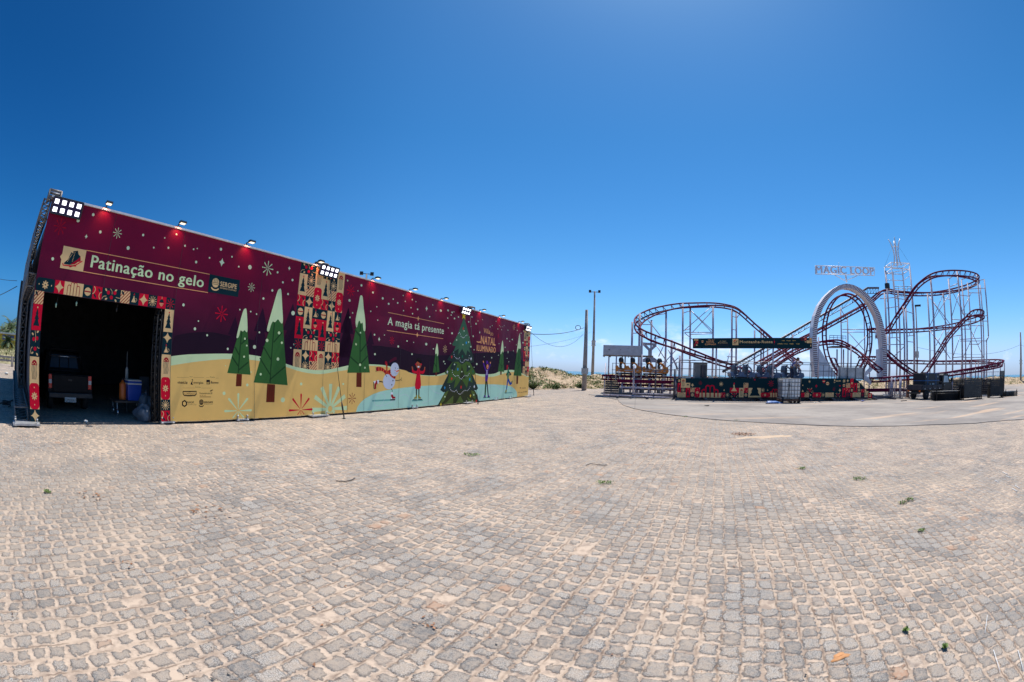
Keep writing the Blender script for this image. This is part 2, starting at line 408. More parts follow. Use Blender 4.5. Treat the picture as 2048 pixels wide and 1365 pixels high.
# ================================================================== ground
def cobble_mat():
    m, t, b = newmat('cobble_paving')
    P = pos(t); sp = t.nodes.new('ShaderNodeSeparateXYZ'); t.links.new(P, sp.inputs[0])
    x, y = N(t, sp.outputs[0]), N(t, sp.outputs[1])
    w1 = noise(t, P, .55, 2); w2 = noise(t, P, 4.5, 2)
    c, s_ = cos(radians(26)), sin(radians(26))
    q = x*s_ + y*c; p = x*c - y*s_
    p = p + (w1-.5)*.09 + (w2-.5)*.05 + (noise(t, P, 17, 3, .6)-.5)*.04
    PITCHR = .143
    rf = p/PITCHR; row = rf.floor(); fr = rf.fract()
    wn = t.nodes.new('ShaderNodeTexWhiteNoise'); wn.noise_dimensions = '1D'; t.links.new(row.s, wn.inputs['W'])
    W = q/.158 + N(t, wn.outputs['Value'])*9. + row*37.3 + (w2-.5)*.3
    vo = t.nodes.new('ShaderNodeTexVoronoi'); vo.voronoi_dimensions = '1D'; vo.inputs['Scale'].default_value = 1; vo.feature = 'DISTANCE_TO_EDGE'; vo.inputs['Randomness'].default_value = .62
    t.links.new(W.s, vo.inputs['W'])
    v2 = t.nodes.new('ShaderNodeTexVoronoi'); v2.voronoi_dimensions = '1D'; v2.inputs['Scale'].default_value = 1; v2.feature = 'F1'; v2.inputs['Randomness'].default_value = .62
    t.links.new(W.s, v2.inputs['W'])
    sc = t.nodes.new('ShaderNodeSeparateColor'); t.links.new(v2.outputs['Color'], sc.inputs[0])
    r1, r2, r3 = (N(t, sc.outputs[i]) for i in range(3))
    dx = N(t, vo.outputs['Distance'])*.158
    dy = fr.min(fr*-1.+1.)*PITCHR
    sdf = dx.smin(dy, .022)
    n_mid = noise(t, P, 19, 7, .74); n_fine = noise(t, P, 130, 3, .6); n_big = noise(t, P, .35, 5, .62); n_big2 = noise(t, P, 1.3, 4, .6)
    bury = (n_big-.5)*.05 + (n_big2-.5)*.05
    thr = n_mid*.125 + r1*.02 + bury - .057
    e = sdf-thr
    stone = e.step(-.001, .005)
    stone = stone * (r3*-1.+1.).step(.01, .02)           # some stones are fully under sand
    g1 = mix(t, r2, srgb(140,137,133,.8), srgb(204,197,188,.82))
    g2 = mix(t, n_fine.step(.38, .62), srgb(112,110,110,.72), g1)
    g3 = mix(t, (r1*r2).gt(.86), g2, srgb(176,140,116,.85))
    sand = mix(t, (noise(t, P, 11, 6, .7)*.7+n_big2*.3).step(.42, .57), srgb(172,153,138,.76), srgb(212,190,169,.8))
    joint = dy.step(.0, .03)                                  # trodden brown earth along the rows
    sand = mix(t, ((joint*-1.+1.)*n_mid.step(.3, .6))*.6, sand, srgb(182,160,140,.78))
    sand = mix(t, n_big.step(.52, .72)*.4, sand, srgb(228,200,174,.88))
    g3 = mix(t, (n_mid*.6+n_big2*.4).step(.38,.60)*.72, g3, srgb(190,172,154,.8))      # dust lying on the stones
    ridge = (dy*-1.+.010).step(0, .006)*noise(t, P, 5, 3).step(.42, .6)
    sand = mix(t, ridge*.7, sand, srgb(120,100,86,.7))
    base = mix(t, stone, sand, g3)
    crack_shade = ((e.abs()*-1.)+.0045).step(0, .003) * noise(t, P, 7, 2).step(.56, .62)  # dirt gaps plus short stone-edge shadows, both painted into the colour
    base = mix(t, crack_shade*.55, base, srgb(84,74,68,.6))
    dirt = noise(t, P, .16, 4, .6).step(.45, .7)
    base = mix(t, dirt*.4, base, srgb(172,160,146,.7))
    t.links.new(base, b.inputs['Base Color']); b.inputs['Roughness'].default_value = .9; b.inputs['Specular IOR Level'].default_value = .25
    hgt = e.step(-.004, .016)*stone*.6 + n_mid*.35 + n_fine*.13 + r2*stone*.25
    d = t.nodes.new('ShaderNodeDisplacement'); d.inputs['Midlevel'].default_value = 1.15; d.inputs['Scale'].default_value = .008
    t.links.new(hgt.s, d.inputs['Height']); t.links.new(d.outputs[0], t.nodes['Material Output'].inputs['Displacement'])
    m.displacement_method = 'BOTH'
    return m
def axis(lo, hi, f0, f1, fine, grow=1.17):
    a = []; x = f0
    while x <= f1: a.append(x); x += fine
    st = fine; x = a[-1]; r = []
    while x < hi: st *= grow; x += st; r.append(min(x, hi))
    st = fine; x = a[0]; l = []
    while x > lo: st *= grow; x -= st; l.append(max(x, lo))
    return l[::-1]+a+r
xs = axis(-90, 130, -4.2, 4.6, .018); ys = axis(-40, 95, .95, 5.4, .018)
nx, ny = len(xs), len(ys)
me = bpy.data.meshes.new('ground')
me.from_pydata([(x, y, 0) for y in ys for x in xs], [], [(j*nx+i, j*nx+i+1, (j+1)*nx+i+1, (j+1)*nx+i) for j in range(ny-1) for i in range(nx-1)])
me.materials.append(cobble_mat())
ground = bpy.data.objects.new('ground', me); COL.objects.link(ground); ground['kind'] = 'structure'

def concrete_mat():
    m, t, b = newmat('worn_concrete')
    P = pos(t)
    n1 = noise(t, P, .25, 6, .65); n2 = noise(t, P, 2.2, 6, .65); n3 = noise(t, P, 40, 3)
    base = mix(t, n1.step(.3, .7), srgb(154,146,140,.66), srgb(186,176,166,.72))
    base = mix(t, n2.step(.52, .75)*.5, base, srgb(128,120,114,.7))
    mp = t.nodes.new('ShaderNodeMapping'); mp.inputs['Rotation'].default_value = (0, 0, radians(42)); mp.inputs['Scale'].default_value = (.10, .75, 1); t.links.new(P, mp.inputs[0])
    n4 = noise(t, mp.outputs[0], 1.1, 4, .55)
    base = mix(t, n4.step(.56, .68)*.55, base, srgb(222,186,152,.92))   # blown sand
    base = mix(t, n3.step(.35, .75)*.2, base, srgb(120,112,106,.7))
    br = t.nodes.new('ShaderNodeTexBrick'); br.inputs['Scale'].default_value = 1; br.inputs['Brick Width'].default_value = 6; br.inputs['Row Height'].default_value = 5
    br.inputs['Mortar Size'].default_value = .025; br.offset = 0; br.inputs['Color1'].default_value = br.inputs['Color2'].default_value = (0,0,0,1); br.inputs['Mortar'].default_value = (1,1,1,1)
    mp2 = t.nodes.new('ShaderNodeMapping'); mp2.inputs['Rotation'].default_value = (0, 0, radians(16)); t.links.new(P, mp2.inputs[0]); t.links.new(mp2.outputs[0], br.inputs['Vector'])
    base = mix(t, N(t, br.outputs['Color'])*.35, base, srgb(110,102,96,.6))
    t.links.new(base, b.inputs['Base Color']); b.inputs['Roughness'].default_value = .85; b.inputs['Specular IOR Level'].default_value = .3
    bp = t.nodes.new('ShaderNodeBump'); bp.inputs['Strength'].default_value = .4; bp.inputs['Distance'].default_value = .01
    t.links.new((n2*.6+n3*.4).s, bp.inputs['Height']); t.links.new(bp.outputs[0], b.inputs['Normal'])
    return m
M_conc = concrete_mat()
edge = [gnd(x, y) for x, y in ((1236,800),(1238,804),(1246,811),(1268,818),(1295,823.5),(1330,829),(1369,833.5),(1420,839),(1479,843.6),(1535,847),(1588,849.3),(1660,852.5),(1742,853.7),(1800,852.8),(1860,850.5),(1910,849),(1952,847.2))]
edge += [V((17.5,8.3,0)), V((22,5.5,0)), V((40,2,0)), V((70,10,0)), V((75,42,0)), V((40,46,0)), V((12,42,0)), V((5.8,33,0))]
mb = MB(); mb.prism([(p.x, p.y) for p in edge], -.05, .018, M_conc, lambda x, y, d: V((x, y, d)))
tag(mb.build('concrete_slab'), kind='structure')

# sea and dune
m_sea, t, b = newmat('sea_water'); P = pos(t)
t.links.new(mix(t, noise(t, P, .03, 5).step(.3, .7), srgb(60,120,140,.55), srgb(110,160,170,.6)), b.inputs['Base Color']); b.inputs['Roughness'].default_value = .25
bp = t.nodes.new('ShaderNodeBump'); bp.inputs['Strength'].default_value = .6; bp.inputs['Distance'].default_value = .4
t.links.new(noise(t, P, .6, 5).s, bp.inputs['Height']); t.links.new(bp.outputs[0], b.inputs['Normal'])
mb = MB(); mb.add([(-9000,95.2,-1.3),(9000,95.2,-1.3),(9000,9000,-1.3),(-9000,9000,-1.3)], [(0,1,2,3)], m_sea)
mb.add([(130.2,95.2,-1.3),(130.2,-3000,-1.3),(9000,-3000,-1.3),(9000,95.2,-1.3)], [(3,2,1,0)], m_sea)
tag(mb.build('sea'), kind='structure')

from mathutils import noise as mnoise
m_dune, t, b = newmat('dune_sand'); P = pos(t)
n1 = noise(t, P, .5, 6, .7); n2 = noise(t, P, 3.5, 6, .7)
base = mix(t, n2.step(.3, .7), srgb(190,162,132,.75), srgb(222,200,172,.82))
base = mix(t, (n1*.65+n2*.35).step(.50, .60)*.85, base, srgb(110,104,52,.7))
base = mix(t, n2.step(.62, .72)*.5, base, srgb(120,92,60,.7))
t.links.new(base, b.inputs['Base Color']); b.inputs['Roughness'].default_value = .95; b.inputs['Specular IOR Level'].default_value = .1
bp = t.nodes.new('ShaderNodeBump'); bp.inputs['Strength'].default_value = .9; bp.inputs['Distance'].default_value = .15
t.links.new(n2.s, bp.inputs['Height']); t.links.new(bp.outputs[0], b.inputs['Normal'])
# ridge foot line runs from behind the pavilion to the far right
foot = [(-24,33),(-14,37),(-4,40),(3.4,39.6),(6,43.5),(12,47),(24,50),(45,50),(70,45),(88,36),(102,20),(112,0),(118,-30)]
def foot_at(t_):
    i = min(int(t_), len(foot)-2); u = t_-i
    a, b_ = foot[i], foot[i+1]; return a[0]+(b_[0]-a[0])*u, a[1]+(b_[1]-a[1])*u
NS, NT = 34, 420
vs = []
def dune_h(x, y, v, t_):
    h = 1.55 if t_ < 4.6 else (1.25 if t_ < 6 else 1.1)
    prof = sin(min(1, v*2.1)*pi/2)**1.2 if v < .48 else cos((v-.48)/.52*pi/2)**.8
    n = mnoise.fractal(V((x*.16, y*.16, 3.1)), 1.0, 2.0, 5)
    n2_ = mnoise.fractal(V((x*.9, y*.9, 1.7)), 1.0, 2.0, 4)
    return max(-.05, prof*(h+.45*n) + prof*.22*n2_)
for i in range(NT+1):
    t_ = (len(foot)-1)*i/NT; x0, y0 = foot_at(t_); xa, ya = foot_at(max(0, t_-.4)); xb, yb = foot_at(min(len(foot)-1, t_+.4))
    dx, dy = xb-xa, yb-ya; L = hypot(dx, dy); nx_, ny_ = -dy/L, dx/L
    wob = 1.0*mnoise.noise(V((i*.12, 0, 0)))
    for j in range(NS+1):
        v = j/NS; w = 16
        x = x0+nx_*(v*w+wob*(1-v)); y = y0+ny_*(v*w+wob*(1-v))
        vs.append((x, y, dune_h(x, y, v, t_) if j else -.06))
mb = MB(); mb.add(vs, [(i*(NS+1)+j, (i+1)*(NS+1)+j, (i+1)*(NS+1)+j+1, i*(NS+1)+j+1) for i in range(NT) for j in range(NS)], m_dune, True)
dune = mb.build('dune'); tag(dune, kind='structure')

# dune vegetation: one mass of creeping plants and dry grass, plus separate shrubs one can count
def leafmat(name, c1, c2):
    m, t, b = newmat(name); oi = t.nodes.new('ShaderNodeNewGeometry').outputs['Random Per Island']
    t.links.new(mix(t, N(t, oi), c1, c2), b.inputs['Base Color']); b.inputs['Roughness'].default_value = .65
    return m
M_leaf = leafmat('green_leaf', (.05,.10,.02,1), (.16,.22,.04,1))
M_dry = leafmat('dry_grass', (.22,.16,.06,1), (.42,.33,.17,1))
def leaf(mb, p, d, ln, wd, mat, rnd):
    d = d.normalized(); s_ = d.cross(V((0,0,1))); s_ = s_.normalized() if s_.length > .01 else V((1,0,0)); s_ = (s_+V((0,0,rnd.uniform(-.6,.6)))).normalized()
    mb.add([p, p+d*ln*.5+s_*wd, p+d*ln, p+d*ln*.5-s_*wd], [(0,1,2,3)], mat)
rnd = random.Random(3)
mb = MB()
for k in range(7000):
    i = rnd.randint(int(NT*.16), int(NT*.93)); j = rnd.randint(1, NS//2+4)
    p = V(vs[i*(NS+1)+j])
    if mnoise.noise(p*.35) < rnd.uniform(-.55, .25): continue
    dry = rnd.random() < .5
    for q in range(rnd.randint(5, 9)):
        a = rnd.uniform(0, 6.28); d = V((cos(a)*.8, sin(a)*.8, rnd.uniform(.3, 1.6)))
        leaf(mb, p+V((rnd.uniform(-.25,.25), rnd.uniform(-.25,.25), -.03)), d, rnd.uniform(.12,.34), rnd.uniform(.012,.03) if dry else rnd.uniform(.03,.07), M_dry if dry else M_leaf, rnd)
tag(mb.build('dune_vegetation'), 'creeping green plants and dry grass covering the sand dune', 'ground cover', kind='stuff')
M_twig = simple('twig', (.10,.07,.04,1), .9)
def shrub(p, r, h, label, seed, group=None):
    rnd = random.Random(seed); rt_ = thing('shrub', label, 'shrub', p, 0, group)
    tw = MB(); lv = MB()
    for k in range(int(26*r/.6)):
        a = rnd.uniform(0, 6.28); q = rnd.random()**.5
        tip = V((cos(a)*r*q, sin(a)*r*q, h*(1-.55*q*q)*rnd.uniform(.7, 1.1)))
        tw.tube([(0,0,-.1), tip*.5+V((0,0,.08)), tip], [.02,.014,.006], M_twig, 4)
        for j in range(26):
            c = tip*rnd.uniform(.1, 1.05)+V((rnd.gauss(0,.1), rnd.gauss(0,.1), rnd.gauss(0,.08)))
            c.z = max(.02, c.z)
            leaf(lv, c, V((rnd.gauss(0,1), rnd.gauss(0,1), rnd.gauss(.5,.7))), rnd.uniform(.1,.2), rnd.uniform(.03,.055), M_leaf, rnd)
    tw.build('stem', rt_, False); lv.build('foliage', rt_, False)
    return rt_
for k, (x, y, r, h, lab) in enumerate(((1066,771,.95,.9,'leafy green shrub at the foot of the dune right by the pavilion end'),(1083,768,.6,.5,'smaller low green shrub beside the leafy one at the pavilion end'),
      (1112,772,.45,.4,'small green shrub on the bare sand face of the dune'),(1160,770,.55,.5,'green shrub at the dune foot just left of the short concrete pole'),
      (1176,766,.6,.7,'green shrub between the two tall poles on the dune'),(1200,768,.7,.6,'green bush behind the tall lamp mast beside the stairs'))):
    p = gnd(x, y+ (9 if x < 1100 else 8)); q = p.normalized(); p = p+V((q.x, q.y, 0))*1.0; p.z = .05
    shrub(p, r, h, lab, 40+k)

# ================================================================== the ice-rink pavilion
K = 1.08     # print inks: picture colour -> surface colour
def ink(name, col, rough=.6):
    m, t, b = newmat('print_'+name)
    b.inputs['Base Color'].default_value = col; b.inputs['Roughness'].default_value = rough; b.inputs['Specular IOR Level'].default_value = .1
    P = pos(t)
    bp = t.nodes.new('ShaderNodeBump'); bp.inputs['Strength'].default_value = .25; bp.inputs['Distance'].default_value = .05
    n = noise(t, P, .9, 2); t.links.new(n.s, bp.inputs['Height']); t.links.new(bp.outputs[0], b.inputs['Normal'])
    # faint weathering of the vinyl
    t.links.new(mix(t, noise(t, P, 2.3, 5, .6).step(.35, .75)*.22, col, tuple(c*.72+.004 for c in col[:3])+(1,)), b.inputs['Base Color'])
    return m
INK = {k: ink(k, srgb(*c, K)) for k, c in dict(cream=(234,194,136), teal=(8,44,52), red=(214,12,48), dred=(168,14,40), tan=(250,196,112), pale=(214,234,178),
    snowdot=(214,232,190), pine=(58,106,52), pine2=(36,70,36), pined=(44,60,34), trunk=(110,44,26), trunk2=(92,34,20), ice=(180,228,206), iceline=(196,224,216), iceshade=(112,180,168),
    white=(240,240,242), snowman=(206,214,228), navy=(22,18,40), nightlow=(38,17,36), maroon_p=(84,12,42), darktree=(46,12,40), black=(30,22,26), orange=(244,110,40), peach=(244,170,110), skin=(176,90,60), skinl=(236,150,110),
    purple=(86,32,140), blue=(24,72,156), green=(10,120,84), gold=(236,206,60), olive=(150,140,44), lime=(90,140,60), sky=(40,160,224), bigA=(72,112,80), bigB=(44,60,52), bigC=(74,104,44), bigD=(54,60,34), bigE=(90,110,50), star_r=(236,40,46), pink=(220,90,120)).items()}
m, t, b = newmat('print_night_gradient')         # the printed night sky: maroon fading to near-black towards the hills
P = pos(t); sp = t.nodes.new('ShaderNodeSeparateXYZ'); t.links.new(P, sp.inputs[0])
z = N(t, sp.outputs[2])
rp = t.nodes.new('ShaderNodeValToRGB'); t.links.new((z/(3.88*S)).s, rp.inputs[0])
cr = rp.color_ramp; cr.elements[0].position = .28; cr.elements[0].color = srgb(30,14,28,K); cr.elements[1].position = .86; cr.elements[1].color = srgb(122,10,50,K)
for p_, c_ in ((.45, (50,14,40)), (.62, (94,11,48))):
    e = cr.elements.new(p_); e.color = srgb(*c_, K)
t.links.new(mix(t, noise(t, P, 1.7, 5).step(.3, .8)*.2, rp.outputs[0], srgb(56,10,34,K)), b.inputs['Base Color']); b.inputs['Roughness'].default_value = .5; b.inputs['Specular IOR Level'].default_value = .13
# the vinyl sags a little between its fixings: soft vertical creases
wv = t.nodes.new('ShaderNodeTexWave'); mpn = t.nodes.new('ShaderNodeMapping'); mpn.inputs['Rotation'].default_value = (0, 0, AZ-pi/2+pi); t.links.new(P, mpn.inputs[0]); t.links.new(mpn.outputs[0], wv.inputs[0])
wv.inputs['Scale'].default_value = .12; wv.inputs['Distortion'].default_value = 3; wv.inputs['Detail'].default_value = 1
bp = t.nodes.new('ShaderNodeBump'); bp.inputs['Strength'].default_value = .8; bp.inputs['Distance'].default_value = .12; t.links.new((N(t, wv.outputs[0])*.6+noise(t, P, .7, 2)*.5).s, bp.inputs['Height']); t.links.new(bp.outputs[0], b.inputs['Normal'])
INK['night'] = m

M_dark = simple('dark_panel', (.035,.04,.05,1), .6, var=.15)
M_sidepanel = simple('grey_side_sheet', (.075,.08,.10,1), .55, var=.15, scale=1.5)
M_alu = simple('truss_aluminium', (.17,.16,.155,1), .55, .2, var=.15, scale=6)
M_steel = simple('galvanised_steel', (.48,.49,.50,1), .45, .55, var=.12, scale=8)
M_whitepaint = simple('white_paint', (.74,.74,.76,1), .5, var=.07)
M_blackmetal = simple('black_metal', (.018,.018,.02,1), .5, var=.12)
M_rubber = simple('rubber', (.02,.02,.021,1), .8, var=.1)
M_wire = simple('dark_cable', (.015,.015,.016,1), .6, var=0)

S0, S1, ZT, ZB = .385*S, 23.25*S, 3.86*S, .06
D0, D1, DZ = .615*S, 3.452*S, 2.245*S
root = thing('ice_rink_pavilion', 'long maroon ice rink pavilion with a printed winter scene on its wall', 'pavilion', Wp(S0, 0, 0))
pr = Print(Wp(0, 0, 0), WD, -WN, lambda x, y, c='ID': onwall(x, y, c), INK)
mb = pr.mb
def wallbox(a, b, z0, z1, mat, n0=.004, n1=.07): mb.box(Wp((a+b)/2, (n0+n1)/2, (z0+z1)/2), (b-a, n1-n0, z1-z0), mat, WD, WN)
wallbox(S0, D0, ZB, ZT, M_dark); wallbox(D0, D1, DZ, ZT, M_dark); wallbox(D1, S1, ZB, ZT, M_dark)
# layer 0: night, hills, ice
NX = 60
def night(a, b, z0, z1): pr.rect(a, z0, b-a, z1-z0, 'night', 0)
night(S0, D0, ZB, ZT); night(D0, D1, DZ, ZT); night(D1, S1, ZB, ZT)
q = lambda c, *p: [pr.proj(x, y, c) for x, y in p]
# far dark hill and fir silhouettes
dh = q('C3', (35,690),(150,668),(300,665),(430,690),(600,720),(880,770))+q('C4',(280,690),(420,700),(560,720),(680,760),(900,780),(1230,760),(1580,740))
dh = [(max(D1, a), z_) for a, z_ in dh]
pr.poly([(D1, .9*S)]+pr.smooth(dh, False)+[(S1-.9*S, 1.9*S), (S1-.9*S, .9*S)], 'nightlow', 1)
for c, ax, ay, bw, by in (('C3',470,550,50,850),('C3',668,485,55,880),('C3',884,455,60,900),('C3',1284,490,55,900),('C4',76,345,52,800),('C4',282,555,40,830),('C6',745,560,20,860)):
    (a, z_) = pr.proj(ax, ay, c); _, zb = pr.proj(ax, by, c); a2, _ = pr.proj(ax+bw, by, c); w_ = abs(a2-a); h_ = z_-zb
    pr.poly([(a, z_), (a+w_*.62, z_-h_*.45), (a+w_*.3, z_-h_*.45), (a+w_, zb), (a-w_, zb), (a-w_*.3, z_-h_*.45), (a-w_*.62, z_-h_*.45)], 'darktree', 2)
# tile columns
seq = [[('berries',0,2,1),('jelly',2,1,2)],[('tree',0,1,2),('burst',1,1,1)],[('stripes',1,1,1),('flower',2,1,2)],[('vine',0,1,1),('star',1,1,1)],
       [('ball',0,1,1),('tree',1,1,2),('bell',2,1,1)],[('treer',0,1,2),('ornament',2,1,1)],[('berries',1,2,1)],[('aster',0,1,1),('arches',1,2,1)],[('jelly',0,1,2),('star',1,1,1),('vine',2,1,1)],[('burst',1,1,1),('stripes',2,1,1)]]
def tilecol(a0, a1, z0, z1, nper, rows=10):
    cw = (a1-a0)/(3*nper); ch = (z1-z0)/rows
    for p_ in range(nper):
        for r_, row in enumerate(seq[:rows]):
            for kind, c_, w_, h_ in row:
                h_ = min(h_, rows-r_)
                bgc = 'red' if kind == 'treer' else None
                pr.motif('tree' if kind == 'treer' else kind, a0+cw*(c_+3*p_), z1-ch*(r_+h_), cw*w_, ch*h_, bgc, None, 3)
tilecol(7.13*S, 8.785*S, 1.16*S, 3.86*S, 2); tilecol(22.32*S, S1, 1.10*S, 3.86*S, 1)
# snow-capped hills
top = q('C3',(0,838),(100,826),(200,821),(400,818),(560,825),(650,839),(740,860),(830,890),(900,912),(980,928),(1060,937),(1150,930),(1270,905))+q('C4',(70,872),(150,862),(270,860),(400,868),(480,887),(560,908),(650,940),(720,955),(850,962),(920,945),(980,922),(1060,900),(1150,900),(1230,940),(1290,951),(1400,946),(1450,925),(1520,913),(1580,913),(1640,935),(1700,966))
low = q('C3',(0,905),(100,889),(200,875),(350,860),(450,858),(560,861),(650,872),(740,886),(830,912),(950,950),(1080,965),(1200,946),(1280,934))+q('C4',(75,898),(150,880),(270,874),(400,881),(470,894),(540,905),(600,918),(650,944),(750,963),(860,969),(950,956),(1000,937),(1060,920),(1150,925),(1240,955),(1300,973),(1400,972),(1500,942),(1580,930),(1640,945),(1700,973))
def hill(line, col, L):
    line = sorted((max(D1, a), z_) for a, z_ in line); pts = [(D1, line[0][1])]+pr.smooth(line, False, 3)+[(S1, line[-1][1])]
    for (a, za), (b_, zb_) in zip(pts, pts[1:]):
        if b_-a > 1e-4: pr.poly([(a, ZB), (b_, ZB), (b_, zb_), (a, za)], col, L)
hill(top, 'pale', 7); hill(low, 'tan', 8)
ice = q('C4',(145,1300),(160,1245),(190,1205),(230,1170),(300,1132),(360,1110),(420,1096),(560,1075),(700,1060),(900,1048),(1080,1044),(1230,1042),(1400,1042),(1500,1050),(1560,1062),(1590,1085),(1608,1112),(1612,1145),(1606,1172))
pr.poly([(a, max(z_, ZB)) for a, z_ in ice]+[(ice[-1][0], ZB), (ice[0][0], ZB)], 'ice', 9)
for pts in (((160,1180),(230,1040),(330,1030),(420,1080),(400,1180),(330,1300),(300,1360)),((155,1180),(170,1290),(240,1330),(400,1310),(600,1210),(750,1040),(840,920)),((650,1365),(660,1230),(750,1110),(880,1060),(980,1110),(1000,1220),(960,1365)),((1160,1360),(1300,1260),(1540,1180))):
    pts = [p_ for p_ in pts if pr.proj(*p_, 'S1')[1] > ZB+.02]
    pr.strokec('S1', pts, .022*S, 'iceline', 10, True)
for pts in (((820,1060),(860,1110),(920,1130)),((1290,1130),(1330,1080),(1400,1050),(1460,1090),(1440,1150),(1380,1175)),((1420,1180),(1470,1110),(1530,1080),(1560,1130),(1520,1170))):
    pr.strokec('C4', pts, .03*S, 'iceline', 10, True)
# dots, stars and snowflakes
def dots(c, col, L, *p):
    for x, y, r in p: pr.ellc(c, x, y, r*.8, col, L, r)
dots('C5','snowdot',3,(863,340,22),(657,420,27),(960,577,22),(1545,618,18),(1840,657,11),(2000,608,15),(1340,795,26),(1690,790,13),(1890,792,16),(310,943,23))
dots('C3','snowdot',3,(108,43,8),(170,68,7),(196,63,5),(366,68,11),(284,130,7),(445,122,7),(188,160,10),(494,193,7),(574,197,16),(773,234,8),(811,306,8),(880,289,9),(735,364,9),(671,422,9),(848,390,8),(97,468,11),(204,584,6),(179,640,11),(267,686,8),(502,502,6),(580,516,6),(622,534,6),(642,665,7),(884,527,16),(415,784,9),(607,770,14),(478,750,9),(892,752,8),(868,776,6),(1276,293,7),(1290,436,10),(1312,525,6),(1293,558,6),(1350,367,5))
dots('C3','pale',11,(538,711,8),(551,760,7),(532,840,8),(783,669,11),(697,723,12),(803,740,9),(775,857,12),(651,966,9),(1336,750,7))
dots('C3','pale',9,(388,1103,13),(555,1043,11),(810,1150,18),(942,1036,11),(1244,1036,8),(398,905,4),(582,950,5))
dots('C4','snowdot',3,(70,98,8),(195,142,11),(163,190,5),(300,207,10),(335,337,6),(115,392,7),(280,378,6),(88,280,10),(343,458,6),(92,434,6),(389,260,11),(443,310,10),(484,267,7),(525,302,8),(575,234,5),(595,288,6),(658,272,7),(706,360,8),(646,345,6),(578,372,6),(691,290,5),(660,400,7),(844,320,6),(873,373,5),(917,372,11),(983,370,9),(1020,388,8),(1037,383,5),(816,427,6),(980,440,6),(314,591,9),(404,594,5),(530,698,10),(610,648,7),(670,661,5),(785,677,12),(318,768,10),(655,768,8),(850,720,6),(1020,578,9),(1012,412,6),(985,530,5),(1005,670,6),(1042,443,8),(1078,430,7),(1201,430,7),(1212,605,7),(1238,492,9),(1244,858,9),(1220,728,5),(1375,730,6),(1380,800,6),(945,835,7),(955,855,6))
dots('C6','snowdot',3,(108,274,10),(148,214,9),(198,300,9),(223,262,7),(279,246,5),(136,332,6),(114,464,6),(165,458,6),(400,322,5),(375,338,6),(448,268,5),(470,362,6),(492,324,4),(506,336,4),(518,372,5),(532,336,4),(548,320,4),(595,378,6),(583,483,8),(617,515,6),(649,493,9),(662,635,5),(560,590,8),(478,688,5),(485,545,5),(710,380,6),(782,532,10),(758,415,6),(700,560,5),(585,728,5),(605,770,5),(392,725,6),(300,708,5))
dots('C4','pale',11,(150,505,9),(186,573,8),(147,680,8),(182,865,12),(226,892,9),(65,880,9))
for c, x, y, r, col, n_ in (('C5',410,505,120,'dred',8),('C5',1195,592,78,'pale',8),('C3',702,205,54,'pale',8),('C3',585,342,34,'pale',8),('C3',370,532,60,'red',8),('C3',1298,365,44,'red',8),('C4',97,193,46,'red',8),('C4',473,644,38,'red',8),('C4',956,722,36,'cream',8),('C6',670,340,40,'cream',8),('C6',476,450,30,'red',8),('C6',783,625,26,'red',8),('C4',1665,735,16,'dred',8)):
    a, z_ = pr.proj(x, y, c); _, z2 = pr.proj(x, y-r, c); pr.rays(a, z_, (z2-z_), n_, col, 3, .05, .15, .1, pi/2)
for c, x, y, r in (('C5',768,638,34),('C3',373,162,32),('C3',857,205,17),('C4',788,353,26),('C4',356,632,22),('C4',1271,570,16),('C6',790,388,18),('C6',596,648,20)):
    a, z_ = pr.proj(x, y, c); _, z2 = pr.proj(x, y-r, c); pr.star4(a, z_, (z2-z_)*.8, z2-z_, 'snowdot', 3)
for c, x, y, r, col, a0, a1 in (('C3',490,1228,128,'pale',-.05,1),('C3',940,1222,118,'red',0,1),('C3',1150,1215,180,'pale',0,1),('C3',1308,1140,42,'dred',0,1),('C4',110,1170,52,'dred',0,1)):
    a, z_ = pr.proj(x, y, c); _, z2 = pr.proj(x, y-r, c); r_ = z2-z_; nr = 12 if r == 180 else 8
    for k in range(nr):
        t_ = 2*pi*k/nr+pi/2; ca, sa = cos(t_), sin(t_); ln = r_
        if z_+sa*ln < ZB+.02:
            ln = (z_-ZB-.03)/max(1e-3, -sa)
            if ln < r_*.15: continue
        f = ln/r_
        if r == 180:
            pr.stroke([(a+ca*r_*.12, z_+sa*r_*.12), (a+ca*ln, z_+sa*ln)], r_*.10, col, 9, r_*(.1+.08*f))
        else:
            pr.stroke([(a+ca*r_*.1*f, z_+sa*r_*.1*f), (a+ca*ln*.93, z_+sa*ln*.93)], r_*.03, col, 9, r_*.14*f); pr.ell(a+ca*ln*.93, z_+sa*ln*.93, r_*.068*f, r_*.068*f, col, 9.4, 8)
# the six pines
def pine(c, green, snow, trunk, br):
    pr.polyc(c, trunk, 'trunk', 9)
    a = pr.pts(c, *trunk); xm = [.35, .65]
    for u in xm: pr.stroke([(a[0][0]+(a[1][0]-a[0][0])*u, a[0][1]-.02), (a[3][0]+(a[2][0]-a[3][0])*u, a[3][1]+.02)], .012*S, 'trunk2', 10)
    pr.polyc(c, green, 'pine', 10)
    for s_ in br: pr.strokec(c, s_, .035*S if c == 'C3' else .045*S, 'pine2', 10.5)
    pr.poly(pr.smooth(pr.pts(c, *snow), True, 3), 'pale', 11)
pine('C3',((538,497),(557,660),(578,970),(411,957),(490,680)),((538,495),(549,502),(555,580),(556,655),(546,662),(536,650),(522,660),(506,652),(496,690),(485,706),(478,695),(500,600),(525,512)),((478,963),(517,966),(513,1053),(472,1053)),(((515,655),(490,958)),((445,840),(490,908)),((466,770),(496,828)),((562,880),(494,935)),((556,705),(511,750))))
